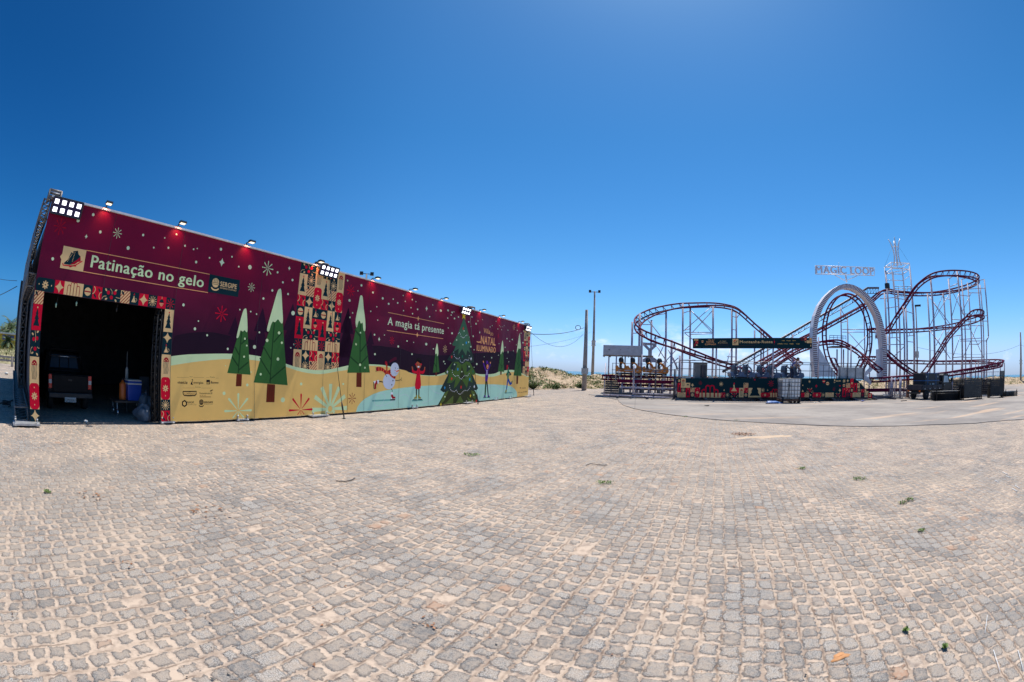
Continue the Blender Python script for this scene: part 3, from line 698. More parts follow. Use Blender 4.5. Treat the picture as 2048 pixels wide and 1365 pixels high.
pine('C3',((786,357),(811,600),(845,1045),(600,1025),(712,655)),((786,354),(799,364),(806,480),(811,575),(804,602),(790,590),(775,572),(755,592),(738,588),(725,612),(712,655),(698,655),(700,622),(740,480),(770,376)),((698,1035),(755,1040),(750,1167),(690,1167)),(((750,595),(718,1033)),((670,765),(726,862)),((645,848),(718,967)),((806,665),(744,737)),((831,908),(721,1002))))
pine('C4',((190,237),(212,440),(272,935),(65,938),(150,510)),((190,233),(206,250),(215,350),(228,450),(231,540),(222,560),(212,545),(205,482),(190,490),(176,462),(165,480),(155,520),(145,515),(142,450),(165,340),(180,250)),((150,936),(197,935),(195,1068),(147,1066)),(((185,500),(182,930)),((132,540),(186,610)),((90,790),(182,872)),((240,675),(186,745)),((256,780),(184,860))))
pine('C4',((881,673),(905,932),(845,935)),((881,671),(890,700),(895,758),(886,788),(880,760),(871,770),(866,742)),((868,932),(882,932),(880,966),(868,967)),(((880,790),(876,930)),((858,850),(877,885))))
pine('C6',((527,506),(547,895),(470,890)),((527,504),(540,600),(538,655),(526,640),(503,680),(509,602)),((498,891),(518,893),(515,930),(498,930)),(((524,690),(508,888)),((487,775),(515,830)),((545,780),(515,850))))
pine('C6',((739,416),(763,947),(665,940)),((739,414),(750,520),(756,588),(745,610),(725,605),(705,660),(710,592)),((700,943),(722,945),(718,1045),(698,1045)),(((735,610),(712,940)),((690,740),(722,810)),((760,760),(722,850))))
# the big decorated tree, five tiers from the bottom up
tiers = [('bigD', ((390,700+260),(560,1130),(600,1280),(68,1312),(170,1120)), 'bigE'),
         ('bigB', ((385,860),(520,910),(592,1085),(570,1112),(520,1108),(480,1120),(430,1100),(370,1115),(300,1105),(240,1120),(190,1130),(140,1138),(100,1108),(210,890)), 'bigD'),
         ('bigC', ((388,640),(480,740),(562,885),(540,915),(500,905),(520,1015),(470,990),(445,1080),(400,1000),(370,970),(310,1060),(275,1090),(300,960),(250,1015),(190,1020),(215,905),(180,908),(155,882),(275,720)), 'bigD'),
         ('bigB', ((392,500),(500,560),(540,745),(505,755),(440,735),(380,780),(330,740),(260,745),(190,715),(290,560)), 'bigB'),
         ('bigA', ((407,165),(440,270),(508,545),(490,560),(470,545),(490,625),(450,590),(435,660),(405,610),(385,570),(335,650),(340,570),(275,610),(300,535),(265,530),(255,515),(330,380)), 'bigC')]
L_ = 11
for col, pts, _ in tiers: pr.poly([(a, max(ZB, z_)) for a, z_ in pr.pts('X1', *pts)], col, L_); L_ += 1
for pts, col in ((((380,785),(430,960),(350,960)),'bigD'),(((360,1180),(405,1290),(300,1300)),'bigE'),(((450,1200),(500,1240),(590,1280),(470,1290)),'bigE'),(((270,1180),(265,1290),(140,1290),(180,1270)),'bigE'),(((210,1110),(150,1250),(90,1300),(150,1150)),'bigE'),(((500,1110),(545,1130),(560,1240),(520,1200)),'bigE'),
                 (((320,770),(290,860),(225,830),(265,745)),'bigB'),(((440,770),(500,830),(440,880),(445,820)),'bigB'),(((380,960),(410,1050),(350,1060)),'bigD')):
    pr.poly([(a, max(ZB, z_)) for a, z_ in pr.pts('X1', *pts)], col, L_)
L_ += 1
for g in (((335,372),(360,365),(370,410),(405,428),(440,395),(460,405)),((275,615),(285,670),(325,705),(348,690),(365,740),(395,748),(425,712),(465,718),(482,650)),((255,850),(265,900),(300,930),(330,918),(350,950),(375,965),(415,920),(455,925),(480,880)),((220,1050),(232,1100),(275,1130),(312,1112),(330,1150),(365,1160),(412,1115),(455,1115),(495,1050))):
    pth = pr.smooth(pr.pts('X1', *g), False, 5)
    acc = 1
    for (a, z_), (a2, z2) in zip(pth, pth[1:]):
        d_ = hypot(a2-a, z2-z_); n_ = max(1, int(d_/(.02*S)))
        for k in range(n_):
            acc += d_/n_
            if acc >= .085*S: pr.ell(a+(a2-a)*k/n_, z_+(z2-z_)*k/n_, .02*S, .02*S, 'white', L_, 8); acc = 0
for x, y, col in ((400,308,'star_r'),(438,495,'sky'),(248,678,'star_r'),(388,672,'green'),(500,702,'white'),(328,838,'sky'),(192,874,'white'),(526,866,'green'),(248,962,'star_r'),(483,970,'sky'),(158,1078,'sky'),(370,1072,'star_r'),(542,1064,'white'),(493,1184,'gold'),(568,1252,'star_r'),(108,1298,'gold')):
    a, z_ = pr.proj(x, y, 'X1'); _, z2 = pr.proj(x, y-27, 'X1'); pr.star5(a, z_, z2-z_, col, L_, (z2-z_)*.85)
a, z_ = pr.proj(408, 135, 'X1'); pr.star5(a, z_, .22*S, 'gold', L_)
dots('X1','snowdot',L_,(313,458,9),(395,520,9),(468,485,9),(410,340,9),(285,775,10),(475,805,10),(380,870,10),(535,1172,10),(160,1196,10),(498,546,10),(542,812,8))
# ---- the skating snowman
s1 = lambda *p: pr.pts('S1', *p)
pr.strokec('S1', ((110,1212),(545,1192)), .05*S, 'iceshade', 10)
pr.ellc('S1', 512, 745, 142, 'snowman', 12, 195)
pr.ellc('S1', 645, 465, 100, 'snowman', 13, 162)
pr.poly(s1((500,285),(560,225),(650,170),(685,175),(690,235),(620,262),(520,315)), 'maroon_p', 12)
pr.poly(s1((520,315),(620,262),(660,305),(600,330),(545,395),(520,370)), 'navy', 12.5)
pr.poly(pr.smooth(s1((210,420),(270,405),(350,425),(420,480),(470,500),(545,470),(545,560),(600,625),(665,635),(640,690),(560,640),(500,580),(430,580),(380,530),(310,500),(215,505)), True, 3), 'dred', 14)
for st in (((265,408),(270,500)),((330,420),(325,505)),((395,465),(370,525)),((455,498),(430,580)),((480,500),(490,582)),((545,560),(520,590)),((580,610),(555,640)),((620,630),(605,665))): pr.strokec('S1', st, .03*S, 'orange', 15)
pr.poly(s1((410,310),(430,265),(465,290),(475,370),(470,520),(440,560),(440,400)), 'dred', 14)
pr.strokec('S1', ((450,340),(455,520)), .02*S, 'orange', 15)
for yy in (425,445,470,495,515): pr.strokec('S1', ((190,yy),(218,yy-3)), .012*S, 'black', 14)
pr.poly(s1((680,500),(750,475),(748,500),(680,538)), 'orange', 15)
dots('S1','black',15,(658,434,12),(720,446,10),(645,540,5),(655,562,5),(672,575,5),(692,570,5),(705,555,5)); pr.ellc('S1', 652, 488, 13, 'pink', 15)
dots('S1','navy',15,(602,733,17),(575,832,16))
pr.strokec('S1', ((275,750),(320,755),(372,770)), .03*S, 'black', 11); pr.strokec('S1', ((660,725),(720,728),(790,712),(805,660)), .018*S, 'black', 13); pr.strokec('S1', ((790,712),(815,728)), .016*S, 'black', 13)
pr.strokec('S1', ((565,925),(585,960),(582,1005)), .025*S, 'black', 13); pr.strokec('S1', ((415,570),(460,645)), .018*S, 'black', 13)
pr.poly(s1((225,720),(270,715),(268,800),(225,800)), 'white', 13); pr.poly(s1((200,740),(228,725),(235,800),(205,830),(200,930),(165,935),(165,830)), 'dred', 13); pr.poly(s1((135,760),(160,740),(200,740),(190,790),(160,800)), 'white', 12.5); pr.strokec('S1', ((145,765),(150,900),(160,935)), .03*S, 'navy', 13)
pr.poly(s1((548,1010),(600,1010),(605,1062),(550,1062)), 'white', 13); pr.poly(s1((555,1062),(600,1065),(610,1105),(660,1120),(662,1155),(570,1165)), 'dred', 13); pr.poly(s1((552,1120),(580,1140),(585,1168),(555,1170)), 'white', 13.5); pr.strokec('S1', ((540,1190),(655,1185)), .04*S, 'navy', 13)
# ---- girl in the red coat
pr.strokec('S1', ((1055,1212),(1310,1195)), .05*S, 'iceshade', 10)
pr.ellc('S1', 1215, 265, 62, 'black', 12, 72); pr.poly(s1((1150,330),(1158,250),(1275,250),(1282,330)), 'black', 12)
pr.poly(pr.smooth(s1((1145,330),(1185,280),(1240,318),(1278,335),(1270,400),(1240,445),(1190,445),(1155,400)), True, 3), 'skin', 13)
pr.ellc('S1', 1208, 405, 26, 'white', 15, 18); pr.strokec('S1', ((1170,350),(1195,352)), .012*S, 'black', 15); pr.strokec('S1', ((1222,350),(1248,352)), .012*S, 'black', 15); dots('S1','red',14,(1147,345,20),(1274,345,20))
pr.poly(pr.smooth(s1((1190,445),(1232,445),(1250,500),(1320,500),(1340,465),(1362,480),(1345,545),(1300,575),(1250,570),(1262,720),(1258,915),(1130,920),(1140,720),(1165,570),(1110,570),(1065,530),(1055,480),(1080,465),(1110,500),(1170,500)), True, 2), 'red', 13)
pr.strokec('S1', ((1207,450),(1203,600)), .01*S, 'maroon_p', 14); pr.poly(s1((1045,400),(1070,395),(1085,465),(1055,480)), 'skin', 13); pr.poly(s1((1345,410),(1370,405),(1365,480),(1342,468)), 'skin', 13)
pr.poly(s1((1146,920),(1174,920),(1172,1080),(1148,1080)), 'black', 12); pr.poly(s1((1206,918),(1232,918),(1230,1080),(1206,1080)), 'black', 12)
pr.poly(s1((1145,1075),(1178,1070),(1172,1160),(1100,1165),(1105,1135),(1145,1110)), 'olive', 13); pr.poly(s1((1198,1070),(1230,1070),(1235,1110),(1268,1130),(1268,1160),(1200,1160)), 'olive', 13)
pr.strokec('S1', ((1072,1188),(1172,1188)), .03*S, 'navy', 13); pr.strokec('S1', ((1190,1186),(1292,1178)), .03*S, 'navy', 13)
# ---- boy in purple and the skater in green
c6 = lambda *p: pr.pts('C6', *p)
pr.strokec('C6', ((290,1215),(370,1212)), .05*S, 'iceshade', 10); pr.strokec('C6', ((555,1158),(650,1152)), .05*S, 'iceshade', 10)
pr.poly(c6((325,870),(348,865),(350,940),(340,1010),(312,1012),(312,940)), 'purple', 13); pr.strokec('C6', ((322,880),(300,820),(290,780)), .1*S, 'purple', 13); pr.strokec('C6', ((350,875),(368,820),(376,788)), .09*S, 'purple', 13)
pr.poly(c6((282,758),(292,758),(296,782),(287,785)), 'skinl', 14); pr.poly(c6((370,772),(383,772),(380,795),(371,795)), 'skinl', 14)
pr.ellc('C6', 341, 830, 13, 'skinl', 14, 30); pr.poly(c6((325,800),(322,755),(345,760),(355,795),(330,800)), 'purple', 15); pr.strokec('C6', ((335,842),(346,842)), .03*S, 'dred', 15); pr.strokec('C6', ((333,870),(334,935)), .05*S, 'white', 14)
pr.poly(c6((313,1010),(330,1010),(318,1190),(302,1190)), 'pine2', 12); pr.poly(c6((327,1010),(340,1010),(356,1190),(343,1190)), 'navy', 12)
pr.poly(c6((298,1185),(316,1188),(318,1206),(294,1206)), 'purple', 13); pr.poly(c6((342,1185),(358,1188),(368,1203),(344,1205)), 'purple', 13); pr.strokec('C6', ((290,1212),(322,1211)), .03*S, 'black', 13); pr.strokec('C6', ((340,1210),(372,1207)), .03*S, 'black', 13)
pr.poly(c6((590,860),(606,865),(606,950),(600,985),(586,985),(584,930)), 'green', 13); pr.poly(c6((577,812),(597,808),(596,862),(577,868)), 'dred', 14); pr.poly(c6((600,830),(608,850),(600,880),(594,870)), 'green', 14)
pr.strokec('C6', ((602,890),(632,930),(610,930)), .09*S, 'teal', 14); pr.strokec('C6', ((590,900),(572,940)), .08*S, 'teal', 12)
pr.strokec('C6', ((594,985),(585,1050),(575,1120)), .16*S, 'blue', 12, False, .1*S); pr.strokec('C6', ((598,985),(622,1045),(645,1025)), .15*S, 'blue', 12)
pr.poly(c6((568,1115),(580,1115),(578,1145),(558,1148)), 'olive', 13); pr.strokec('C6', ((552,1156),(580,1154)), .03*S, 'black', 13); pr.strokec('C6', ((640,1030),(652,1008)), .1*S, 'olive', 13)
# ---- writing
BO = .018
pr.textc('C5', 'Patinação no', (822,1060), (1050,1060), (850,895), 'pale', 4, BO) if False else None
pr.text('Patinação no gelo', 1.585*S, 4.345*S, 2.795*S, .215*S, 'pale', 5, .022)
pr.strokec('ID', (cp('C5',770,826), cp('C3',0,192), cp('C3',284,248)), .014*S, 'peach', 5); pr.strokec('ID', (cp('C5',725,1116), cp('C3',0,336), cp('C3',272,379)), .014*S, 'peach', 5)
bx0, bx1, bz0, bz1 = .89*S, 1.428*S, 2.69*S, 3.078*S
pr.poly([(bx0,bz0),(bx1,bz0),(bx1,bz1),(bx0,bz1),(bx0,(bz0+bz1)/2+.05*S),(bx0-.04*S,(bz0+bz1)/2),(bx0,(bz0+bz1)/2-.05*S)], 'cream', 5)
pr.polyc('C5', ((565,850),(590,870),(592,840),(655,832),(665,885),(690,910),(688,980),(650,985),(600,1020),(540,1025),(470,1015),(460,1000),(520,950)), 'teal', 6)
pr.polyc('C5', ((690,915),(692,980),(655,985),(612,1018),(560,1022),(560,1010),(640,960)), 'dred', 7)
pr.strokec('C5', ((445,1000),(452,1028),(520,1036),(630,1042)), .02*S, 'red', 7); pr.strokec('C5', ((525,1035),(545,1052),(620,1030),(715,975)), .02*S, 'red', 7)
for k in range(7): pr.ellc('C5', 572-10*k, 880+16*k, 5, 'cream', 7); pr.ellc('C5', 614-6*k, 860+19*k, 5, 'cream', 7)
sa, sb, sz0, sz1 = 4.48*S, 5.315*S, 2.725*S, 3.098*S
pr.poly([(sa,sz0),(sb,sz0),(sb,(sz0+sz1)/2-.05*S),(sb+.03*S,(sz0+sz1)/2),(sb,(sz0+sz1)/2+.05*S),(sb,sz1),(sa,sz1)], 'teal', 5)
def crest(a, z_, r, col, cut, L):
    pr.poly([(a+r*.62*cos(t_), z_+r*.25+r*.62*sin(t_)) for t_ in (pi*k/10 for k in range(11))], col, L)
    pr.rect(a-r*.62, z_+r*.02, r*1.24, r*.16, col, L); pr.poly([(a+r*.55*cos(t_), z_-r*.04+r*.4*sin(t_)) for t_ in (pi+pi*k/8 for k in range(9))], col, L)
    pr.stroke([(a+r*.66*cos(t_), z_-r*.42+r*.4*sin(t_)) for t_ in (pi+.25+(pi-.5)*k/8 for k in range(9))], r*.2, col, L)
    for xx in (-.3, 0, .3): pr.stroke([(a+xx*r, z_+r*.3), (a+xx*r*.7, z_+r*.8)], r*.05, cut, L+1)
crest(4.66*S, 2.91*S, .15*S, 'cream', 'teal', 6)
pr.text('SERGIPE', 4.79*S, 5.245*S, 2.89*S, .10*S, 'cream', 6, .03); pr.text('GOVERNO DO ESTADO', 4.79*S, 5.245*S, 2.84*S, .03*S, 'cream', 6, .01)
pr.text('A magia tá presente', 10.86*S, 14.2*S, 2.672*S, .235*S, 'snowdot', 5, .014)
for z_ in (3.052, 2.495):
    pr.stroke([(10.84*S, z_*S), (14.18*S, z_*S)], .018*S, 'peach', 5); pr.star4(12.5*S, z_*S, .09*S, .09*S, 'peach', 6)
for body, bl, br_, tp in (('Vila', (292,410), (372,418), (290,350)), ('DO', (378,442), (411,444), (378,405)), ('NATAL', (258,545), (438,562), (255,445)), ('ILUMINADO', (207,632), (440,655), (205,560))):
    a0, z0 = pr.proj(*bl, 'C6'); a1, z1 = pr.proj(*br_, 'C6'); _, zt = pr.proj(*tp, 'C6')
    pr.text(body, a0, a1, z0, zt-z0, 'peach', 6, .025, z1 if False else None)
pr.poly(pr.smooth(pr.pts('C6', (208,512),(230,520),(258,515),(258,530),(230,533),(208,525)), True, 3), 'peach', 6); pr.poly(pr.smooth(pr.pts('C6', (412,545),(440,555),(440,566),(412,560)), True, 3), 'peach', 6)
# sponsors' marks on the sand-coloured foot of the wall
def L1t(body, x0, x1, yb, yt, bold=.0, col='black'):
    a0, z0 = pr.proj(x0, yb, 'L1'); a1, z1 = pr.proj(x1, yb+ (x1-x0)*.02, 'L1'); _, zt = pr.proj(x0, yt, 'L1'); pr.text(body, a0, a1, z0, zt-z0, col, 10, bold)
L1t('Apoio', 672, 772, 246, 222); L1t('Patrocínio', 1365, 1530, 262, 230); L1t('Realização', 868, 1050, 602, 574)
for x0, x1, yy in ((240,640,258),(800,1160,262),(1230,1340,270),(1560,1660,285),(440,840,620),(1070,1400,624)): pr.strokec('L1', ((x0,yy),(x1,yy)), .003*S, 'trunk', 10)
L1t('netiz', 300, 595, 475, 375, .03); L1t('z', 245, 295, 455, 410, .02)
L1t('energisa', 800, 1135, 470, 395, .02); pr.poly(pr.pts('L1', (735,325),(782,325),(782,400),(765,365)), 'black', 10); pr.poly(pr.smooth(pr.pts('L1', (770,400),(745,400),(705,470),(712,505),(795,508),(755,470)), True, 2), 'black', 10)
pr.polyc('L1', ((1242,345),(1362,345),(1362,495),(1240,495)), 'black', 10); pr.polyc('L1', ((1242,425),(1335,420),(1345,432),(1310,445),(1242,440)), 'tan', 11); pr.polyc('L1', ((1242,468),(1300,462),(1345,440),(1330,475),(1242,485)), 'tan', 11)
L1t('Banese', 1395, 1650, 465, 392, .03)
pr.strokec('L1', ((440,740),(905,740),(895,830),(850,880),(490,880),(450,830),(440,740)), .02*S, 'black', 10); pr.polyc('L1', ((615,735),(635,762),(710,762),(725,735)), 'black', 11); pr.polyc('L1', ((570,878),(590,903),(740,903),(765,878)), 'black', 11); L1t('ILUMINADOS', 490, 865, 845, 785, .0, 'trunk')
L1t('Fecomércio SE', 1012, 1445, 828, 770, .015); L1t('CNC  Sesc  Senac', 1012, 1225, 884, 862, .02); pr.strokec('L1', ((1012,925),(1400,925)), .01*S, 'trunk', 10)
pr.strokec('L1', ((1370,745),(1390,705),(1465,688)), .014*S, 'black', 10); pr.strokec('L1', ((1400,740),(1430,705),(1465,688)), .01*S, 'black', 10)
a, z_ = pr.proj(492, 1150, 'L1'); r_ = .095*S*.62
pr.stroke([(a+r_*cos(pi/6+pi/3*k), z_+r_*sin(pi/6+pi/3*k)) for k in range(7)], .03*S, 'black', 10)
L1t('FUNCAP', 582, 812, 1132, 1080, .03); L1t('FUNDAÇÃO DE CULTURA', 582, 850, 1172, 1155); L1t('E ARTE APERIPÊ DE SERGIPE', 582, 900, 1205, 1186)
a, z_ = pr.proj(1068, 1135, 'L1'); crest(a, z_, .09*S, 'black', 'tan', 10); L1t('SERGIPE', 1150, 1462, 1142, 1080, .04); L1t('GOVERNO DO ESTADO', 1150, 1462, 1190, 1168)
for body, x0, x1, yb, yt in (('netiz',742,758,1102,1080),('energisa',770,792,1102,1085),('Banese',797,815,1102,1085),('Iluminados',722,742,1155,1140),('Fecomércio',752,776,1155,1143),('FUNCAP',782,802,1152,1138),('SERGIPE',806,830,1150,1134)):
    a0, z0 = pr.proj(x0, yb, 'C6'); a1, _ = pr.proj(x1, yb, 'C6'); _, zt = pr.proj(x0, yt, 'C6'); pr.text(body, a0, a1, z0, zt-z0, 'trunk', 10, .02)
# tiles round the doorway
def strip(kinds, a, z_, w, h, horiz, L0=3):
    u = 0; tot = sum(k[1] for k in kinds)
    for kind, n_, *bgc in kinds:
        if horiz: pr.motif(kind, a+w*u/tot, z_, w*n_/tot, h, bgc[0] if bgc else None, None, L0)
        else: pr.motif(kind, a, z_+h*(1-(u+n_)/tot), w, h*n_/tot, bgc[0] if bgc else None, None, L0)
        u += n_
strip([('flower',2,'teal'),('star',1,'red'),('arches',2),('ball',1),('vine',1),('berries',2),('stripes',1),('bell',1),('star',1,'red'),('burst',1),('ornament',1),('aster',1)], .395*S, 2.25*S, 3.285*S, .228*S, True)
strip([('stripes',1),('tree',2,'red'),('berries',2),('jelly',2),('flower',2),('star',1)], .395*S, ZB, .215*S, 2.25*S-ZB, False)
strip([('tree',2),('star',1),('bell',1),('jelly',2),('flower',2),('burst',1),('vine',1)], 3.455*S, ZB, .222*S, 2.25*S-ZB, False, 12)
# panel joints (thin dark gaps between the printed boards)
for s_ in (1.95, 3.68, 5.95, 8.2, 9.9, 11.6, 13.35, 15.0, 16.9, 18.4, 19.9, 21.2):
    for k in range(1):
        z0_ = DZ+.25*S if s_ < 3.6 else ZB
        mb.box(Wp(s_*S, -.0068, (z0_+ZT)/2), (.006, .002, ZT-z0_), M_dark, WD, WN)
wall = mb.build('printed_wall', root)
# ---- the rest of the building: capping, roof, back, side sheets, trusses, feet
DEPTH = 8.8*S
mb = MB(); mb.box(Wp((S0+S1)/2, .02, ZT+.02), (S1-S0+.06, .16, .04), M_whitepaint, WD, WN); mb.build('wall_capping', root)
mb = MB(); mb.box(Wp((S0+S1)/2, DEPTH/2+.1, ZT-.12), (S1-S0-.2, DEPTH-.1, .06), M_dark, WD, WN); mb.build('roof', root)
mb = MB(); mb.box(Wp((S0+S1)/2, DEPTH+.02, ZT/2-.06), (S1-S0, .06, ZT+.06), M_dark, WD, WN); mb.build('back_wall', root)
mb = MB(); mb.box(Wp(S0+.1, DEPTH/2+.1, ZT*.46), (.03, DEPTH-.1, ZT*1.02), M_sidepanel, WD, WN); mb.build('side_sheet', root)
mb = MB(); mb.box(Wp(S1-.1, DEPTH/2+.1, ZT/2-.05), (.04, DEPTH-.1, ZT), M_sidepanel, WD, WN); mb.build('end_sheet', root)
def truss(name, a, b_, X, Y, w, h, nseg, r=.024, rr=.014, mat=None):
    """box truss from a to b, X/Y cross-section directions"""
    mat = mat or M_alu; mb = MB(); a = V(a); b_ = V(b_)
    cs = [X*(i*w/2)+Y*(j*h/2) for i, j in ((-1,-1),(1,-1),(1,1),(-1,1))]
    for c in cs: mb.tube([a+c, b_+c], r, mat, 6)
    for k in range(nseg+1):
        p = a.lerp(b_, k/nseg)
        for i in range(4):
            if k < nseg: mb.tube([p+cs[i], a.lerp(b_, (k+1)/nseg)+cs[(i+1) % 4]], rr, mat, 5)
            mb.tube([p+cs[i], p+cs[(i+1) % 4]], rr, mat, 5)
    return mb.build(name, root)
Z3 = V((0,0,1))
so = S0-.10*S
truss('roof_truss', Wp(so, .1, ZT-.2*S), Wp(so, DEPTH, ZT-.2*S), WD, Z3, .16*S, .34*S, 22)
truss('side_truss', Wp(so, .1, 2.42*S), Wp(so, DEPTH, 2.42*S), WD, Z3, .18*S, .22*S, 22)
truss('sill_truss', Wp(so-.10*S, .15, .17*S), Wp(so-.10*S, DEPTH, .17*S), WD, Z3, .30*S, .22*S, 26)
for k, n_ in enumerate((3.4, 6.0, 8.7), 1):
    truss('post_truss', Wp(so+(.1*S if k == 0 else 0), n_*S, .05), Wp(so+(.1*S if k == 0 else 0), n_*S, ZT-.05), WD, WN, .18*S, .24*S, 14)
truss('door_truss', Wp(D1-.06*S, .22*S, .05), Wp(D1-.06*S, .22*S, DZ+.1), WD, WN, .10*S, .22*S, 12, .02, .012, M_blackmetal)
truss('lintel_truss', Wp(D0, .2*S, DZ+.14*S), Wp(D1, .2*S, DZ+.14*S), WN, Z3, .2*S, .2*S, 12, .02, .012)
# interior purlins and posts (dim)
for n_ in (3.0, 5.9):
    truss('purlin_truss', Wp(S0+.2, n_*S, ZT-.4*S), Wp(12*S, n_*S, ZT-.4*S), WN, Z3, .24*S, .24*S, 20)
mb = MB(); mb.box(Wp((so-.2*S+S0)/2, DEPTH-.04, ZT*.42), (S0-so+.2*S, .03, ZT*.84), M_dark, WD, WN); mb.build('view_blocker', root)  # dark panel added to block the view through the open side truss
for (n0_, n1_, z0_, z1_) in ((3.7*S, DEPTH, .32*S, 2.3*S), (.25*S, DEPTH, 2.56*S, 3.48*S)):
    mb = MB(); mb.box(Wp(so-.10*S, (n0_+n1_)/2, (z0_+z1_)/2), (.012, n1_-n0_, z1_-z0_), M_sidepanel, WD, WN); mb.build('side_sheet', root)
def foot(s_, n_, big=False):
    mb = MB(); L_, W_ = ((.62*S, .34*S) if big else (.34*S, .2*S))
    mb.box(Wp(s_, n_, .05), (L_, W_, .035), M_steel, WD, WN)
    for i in (-1, 1):
        for j in (-1, 1):
            mb.lathe([(.05,.0),(.05,.03),(.015,.035),(.015,.11),(.03,.112),(.03,.14)], M_steel, Wp(s_+i*L_*.4, n_+j*W_*.35, .018), 8)
    mb.build('base_plate', root)
foot(.28*S, -.08*S, True); foot(3.62*S, .1); foot(5.6*S, .06); foot(8.0*S, -.02, True); foot(12.5*S, .06); foot(16.2*S, -.02, True); foot(19.0*S, .02); foot(20.7*S, .02); foot(22.9*S, -.05, True)
# tower post truss at the far end and coping boxes over the light arrays
for s_ in (.42*S, 7.95*S, 16.4*S, 22.9*S):
    mb = MB(); c = Wp(s_, .1, ZT+.03); 
    for i in (-1,1):
        for j in (-1,1): mb.tube([c+WD*(i*.14*S)+WN*(j*.1*S)-Z3*.12, c+WD*(i*.14*S)+WN*(j*.1*S)+Z3*.1*S], .03, M_alu, 6)
    for h_ in (-.02, .1*S):
        for A, B in (((-1,-1),(1,-1)),((1,-1),(1,1)),((1,1),(-1,1)),((-1,1),(-1,-1))):
            mb.tube([c+WD*(A[0]*.14*S)+WN*(A[1]*.1*S)+Z3*h_, c+WD*(B[0]*.14*S)+WN*(B[1]*.1*S)+Z3*h_], .028, M_alu, 6)
    mb.build('tower_head', root)

# ---- floodlights along the top edge (lit) : one thing each
M_lens = simple('lit_led_lens', (.9,.85,.75,1), .3, var=0, emit=(1,.86,.62,1), es=1.0)
M_arrayframe = simple('array_frame', (.03,.02,.10,1), .5, var=0)
M_led = simple('lit_led_panel', (.9,.9,.95,1), .3, var=0, emit=(.96,.95,1,1), es=2.2)
flabs = ['nearest of the small floodlights on the wall top, right of the first lamp array','small floodlight above the word Patinação, second from the garage end','small floodlight above the small pine, third from the garage end','small floodlight over the left edge of the tile column beside the lamp array',
 'small floodlight just right of the patterned tile column','small floodlight above the left end of the tagline','small floodlight above the middle of the tagline','small floodlight just right of the lamp array over the big tree','small floodlight above the festival name lettering','last small floodlight before the far end of the wall']
flpx = [(cp('C5',1040,285)),(cp('C5',2040,520)),(496,492.5),(634,531),cp('C4',310,98),cp('C4',650,208),cp('C4',935,287),cp('C6',262,158),cp('C6',505,222),cp('C6',745,300)]
for (x, y), lab in zip(flpx, flabs):
    s_, _ = onwall(x, y, 'ID', -.1)
    t_ = thing('floodlight', lab, 'floodlight', Wp(s_, 0, ZT+.04), 0, 'floodlights along the pavilion wall top')
    c0 = Wp(s_, 0, ZT+.04); c1 = c0-WN*.24*S+Z3*.05*S
    mb = MB(); mb.box(c0+Z3*.01, (.14*S, .08*S, .02), M_blackmetal, WD, WN); mb.tube([c0, c0+Z3*.06*S, c1], .016, M_blackmetal, 6); mb.build('bracket', t_)
    ax = (-WN*.86+Z3*.5).normalized(); nrm = (-WN*-.5*-1+V((0,0,0))); Xa = WD; Ya = (WN*-.99+Z3*.10).normalized(); Za = Xa.cross(Ya)
    mb = MB(); mb.box(c1, (.15*S, .12*S, .04), M_blackmetal, Xa, Ya, Za)
    for k in range(6): mb.box(c1+Za*(.028 if Za.z > 0 else -.028)+Xa*((k-2.5)*.027*S), (.006, .10*S, .02), M_blackmetal, Xa, Ya, Za)
    mb.build('housing', t_)
    sgn = -1 if Za.z > 0 else 1
    mb = MB(); mb.box(c1+Za*sgn*.023, (.12*S, .09*S, .006), M_lens, Xa, Ya, Za); mb.build('lens', t_)
    sp_ = bpy.data.lights.new('floodlight_beam', 'SPOT'); sp_.energy = 4.5; sp_.color = (1,.35,.2); sp_.spot_size = radians(105); sp_.spot_blend = .8; sp_.shadow_soft_size = .05
    so_ = bpy.data.objects.new('floodlight_beam', sp_); COL.objects.link(so_); so_.location = c0-WN*.16*S+Z3*.0-WD*.02; tgt = Wp(s_, 0, ZT-.16*S)
    so_.rotation_euler = (so_.location-tgt).to_track_quat('Z', 'Y').to_euler()
alab = ['eight-lamp LED array lit white over the garage corner of the wall','eight-lamp LED array lit white on the patterned tile column','eight-lamp LED array lit white above the big printed tree','eight-lamp LED array lit white at the far end of the wall']
for (x, y, w_), lab in zip(((134,416,.70),(659,543.5,.66),(932.7,622.6,.70),(1057.2,657.8,.74)), alab):
    s_, z_ = onwall(x, y, 'ID', -.16); c = Wp(s_, -.16, z_)
    t_ = thing('lamp_array', lab, 'lamp array', c, 0, 'LED lamp arrays on the pavilion')
    Ya = (-WN*.96-Z3*.28).normalized(); Za = WD.cross(Ya); Za = Za if Za.z > 0 else -Za
    W_, H_ = w_*S, .28*S
    fr = MB(); fr.box(c-Ya*.03, (W_, .03, H_), M_arrayframe, WD, Ya, Za)
    for sg in (-1, 1): fr.bar(c+WD*sg*W_*.5-Za*H_*.5, c+WD*sg*W_*.5+Za*H_*.5, .03, M_blackmetal); fr.bar(c+Za*sg*H_*.5-WD*W_*.5, c+Za*sg*H_*.5+WD*W_*.5, .03, M_blackmetal)
    fr.tube([c-Ya*.04, c+WN*.2+Z3*.1], .025, M_blackmetal, 6); fr.build('frame', t_)
    for i in range(4):
        for j in range(2):
            mb = MB(); cc = c+WD*((i-1.5)*W_/4)+Za*((j-.5)*H_/2)
            mb.box(cc-Ya*.005, (W_/4*.86, .03, H_/2*.84), M_arrayframe, WD, Ya, Za); mb.box(cc+Ya*.012, (W_/4*.54, .006, H_/2*.56), M_led, WD, Ya, Za); mb.build('lamp', t_)
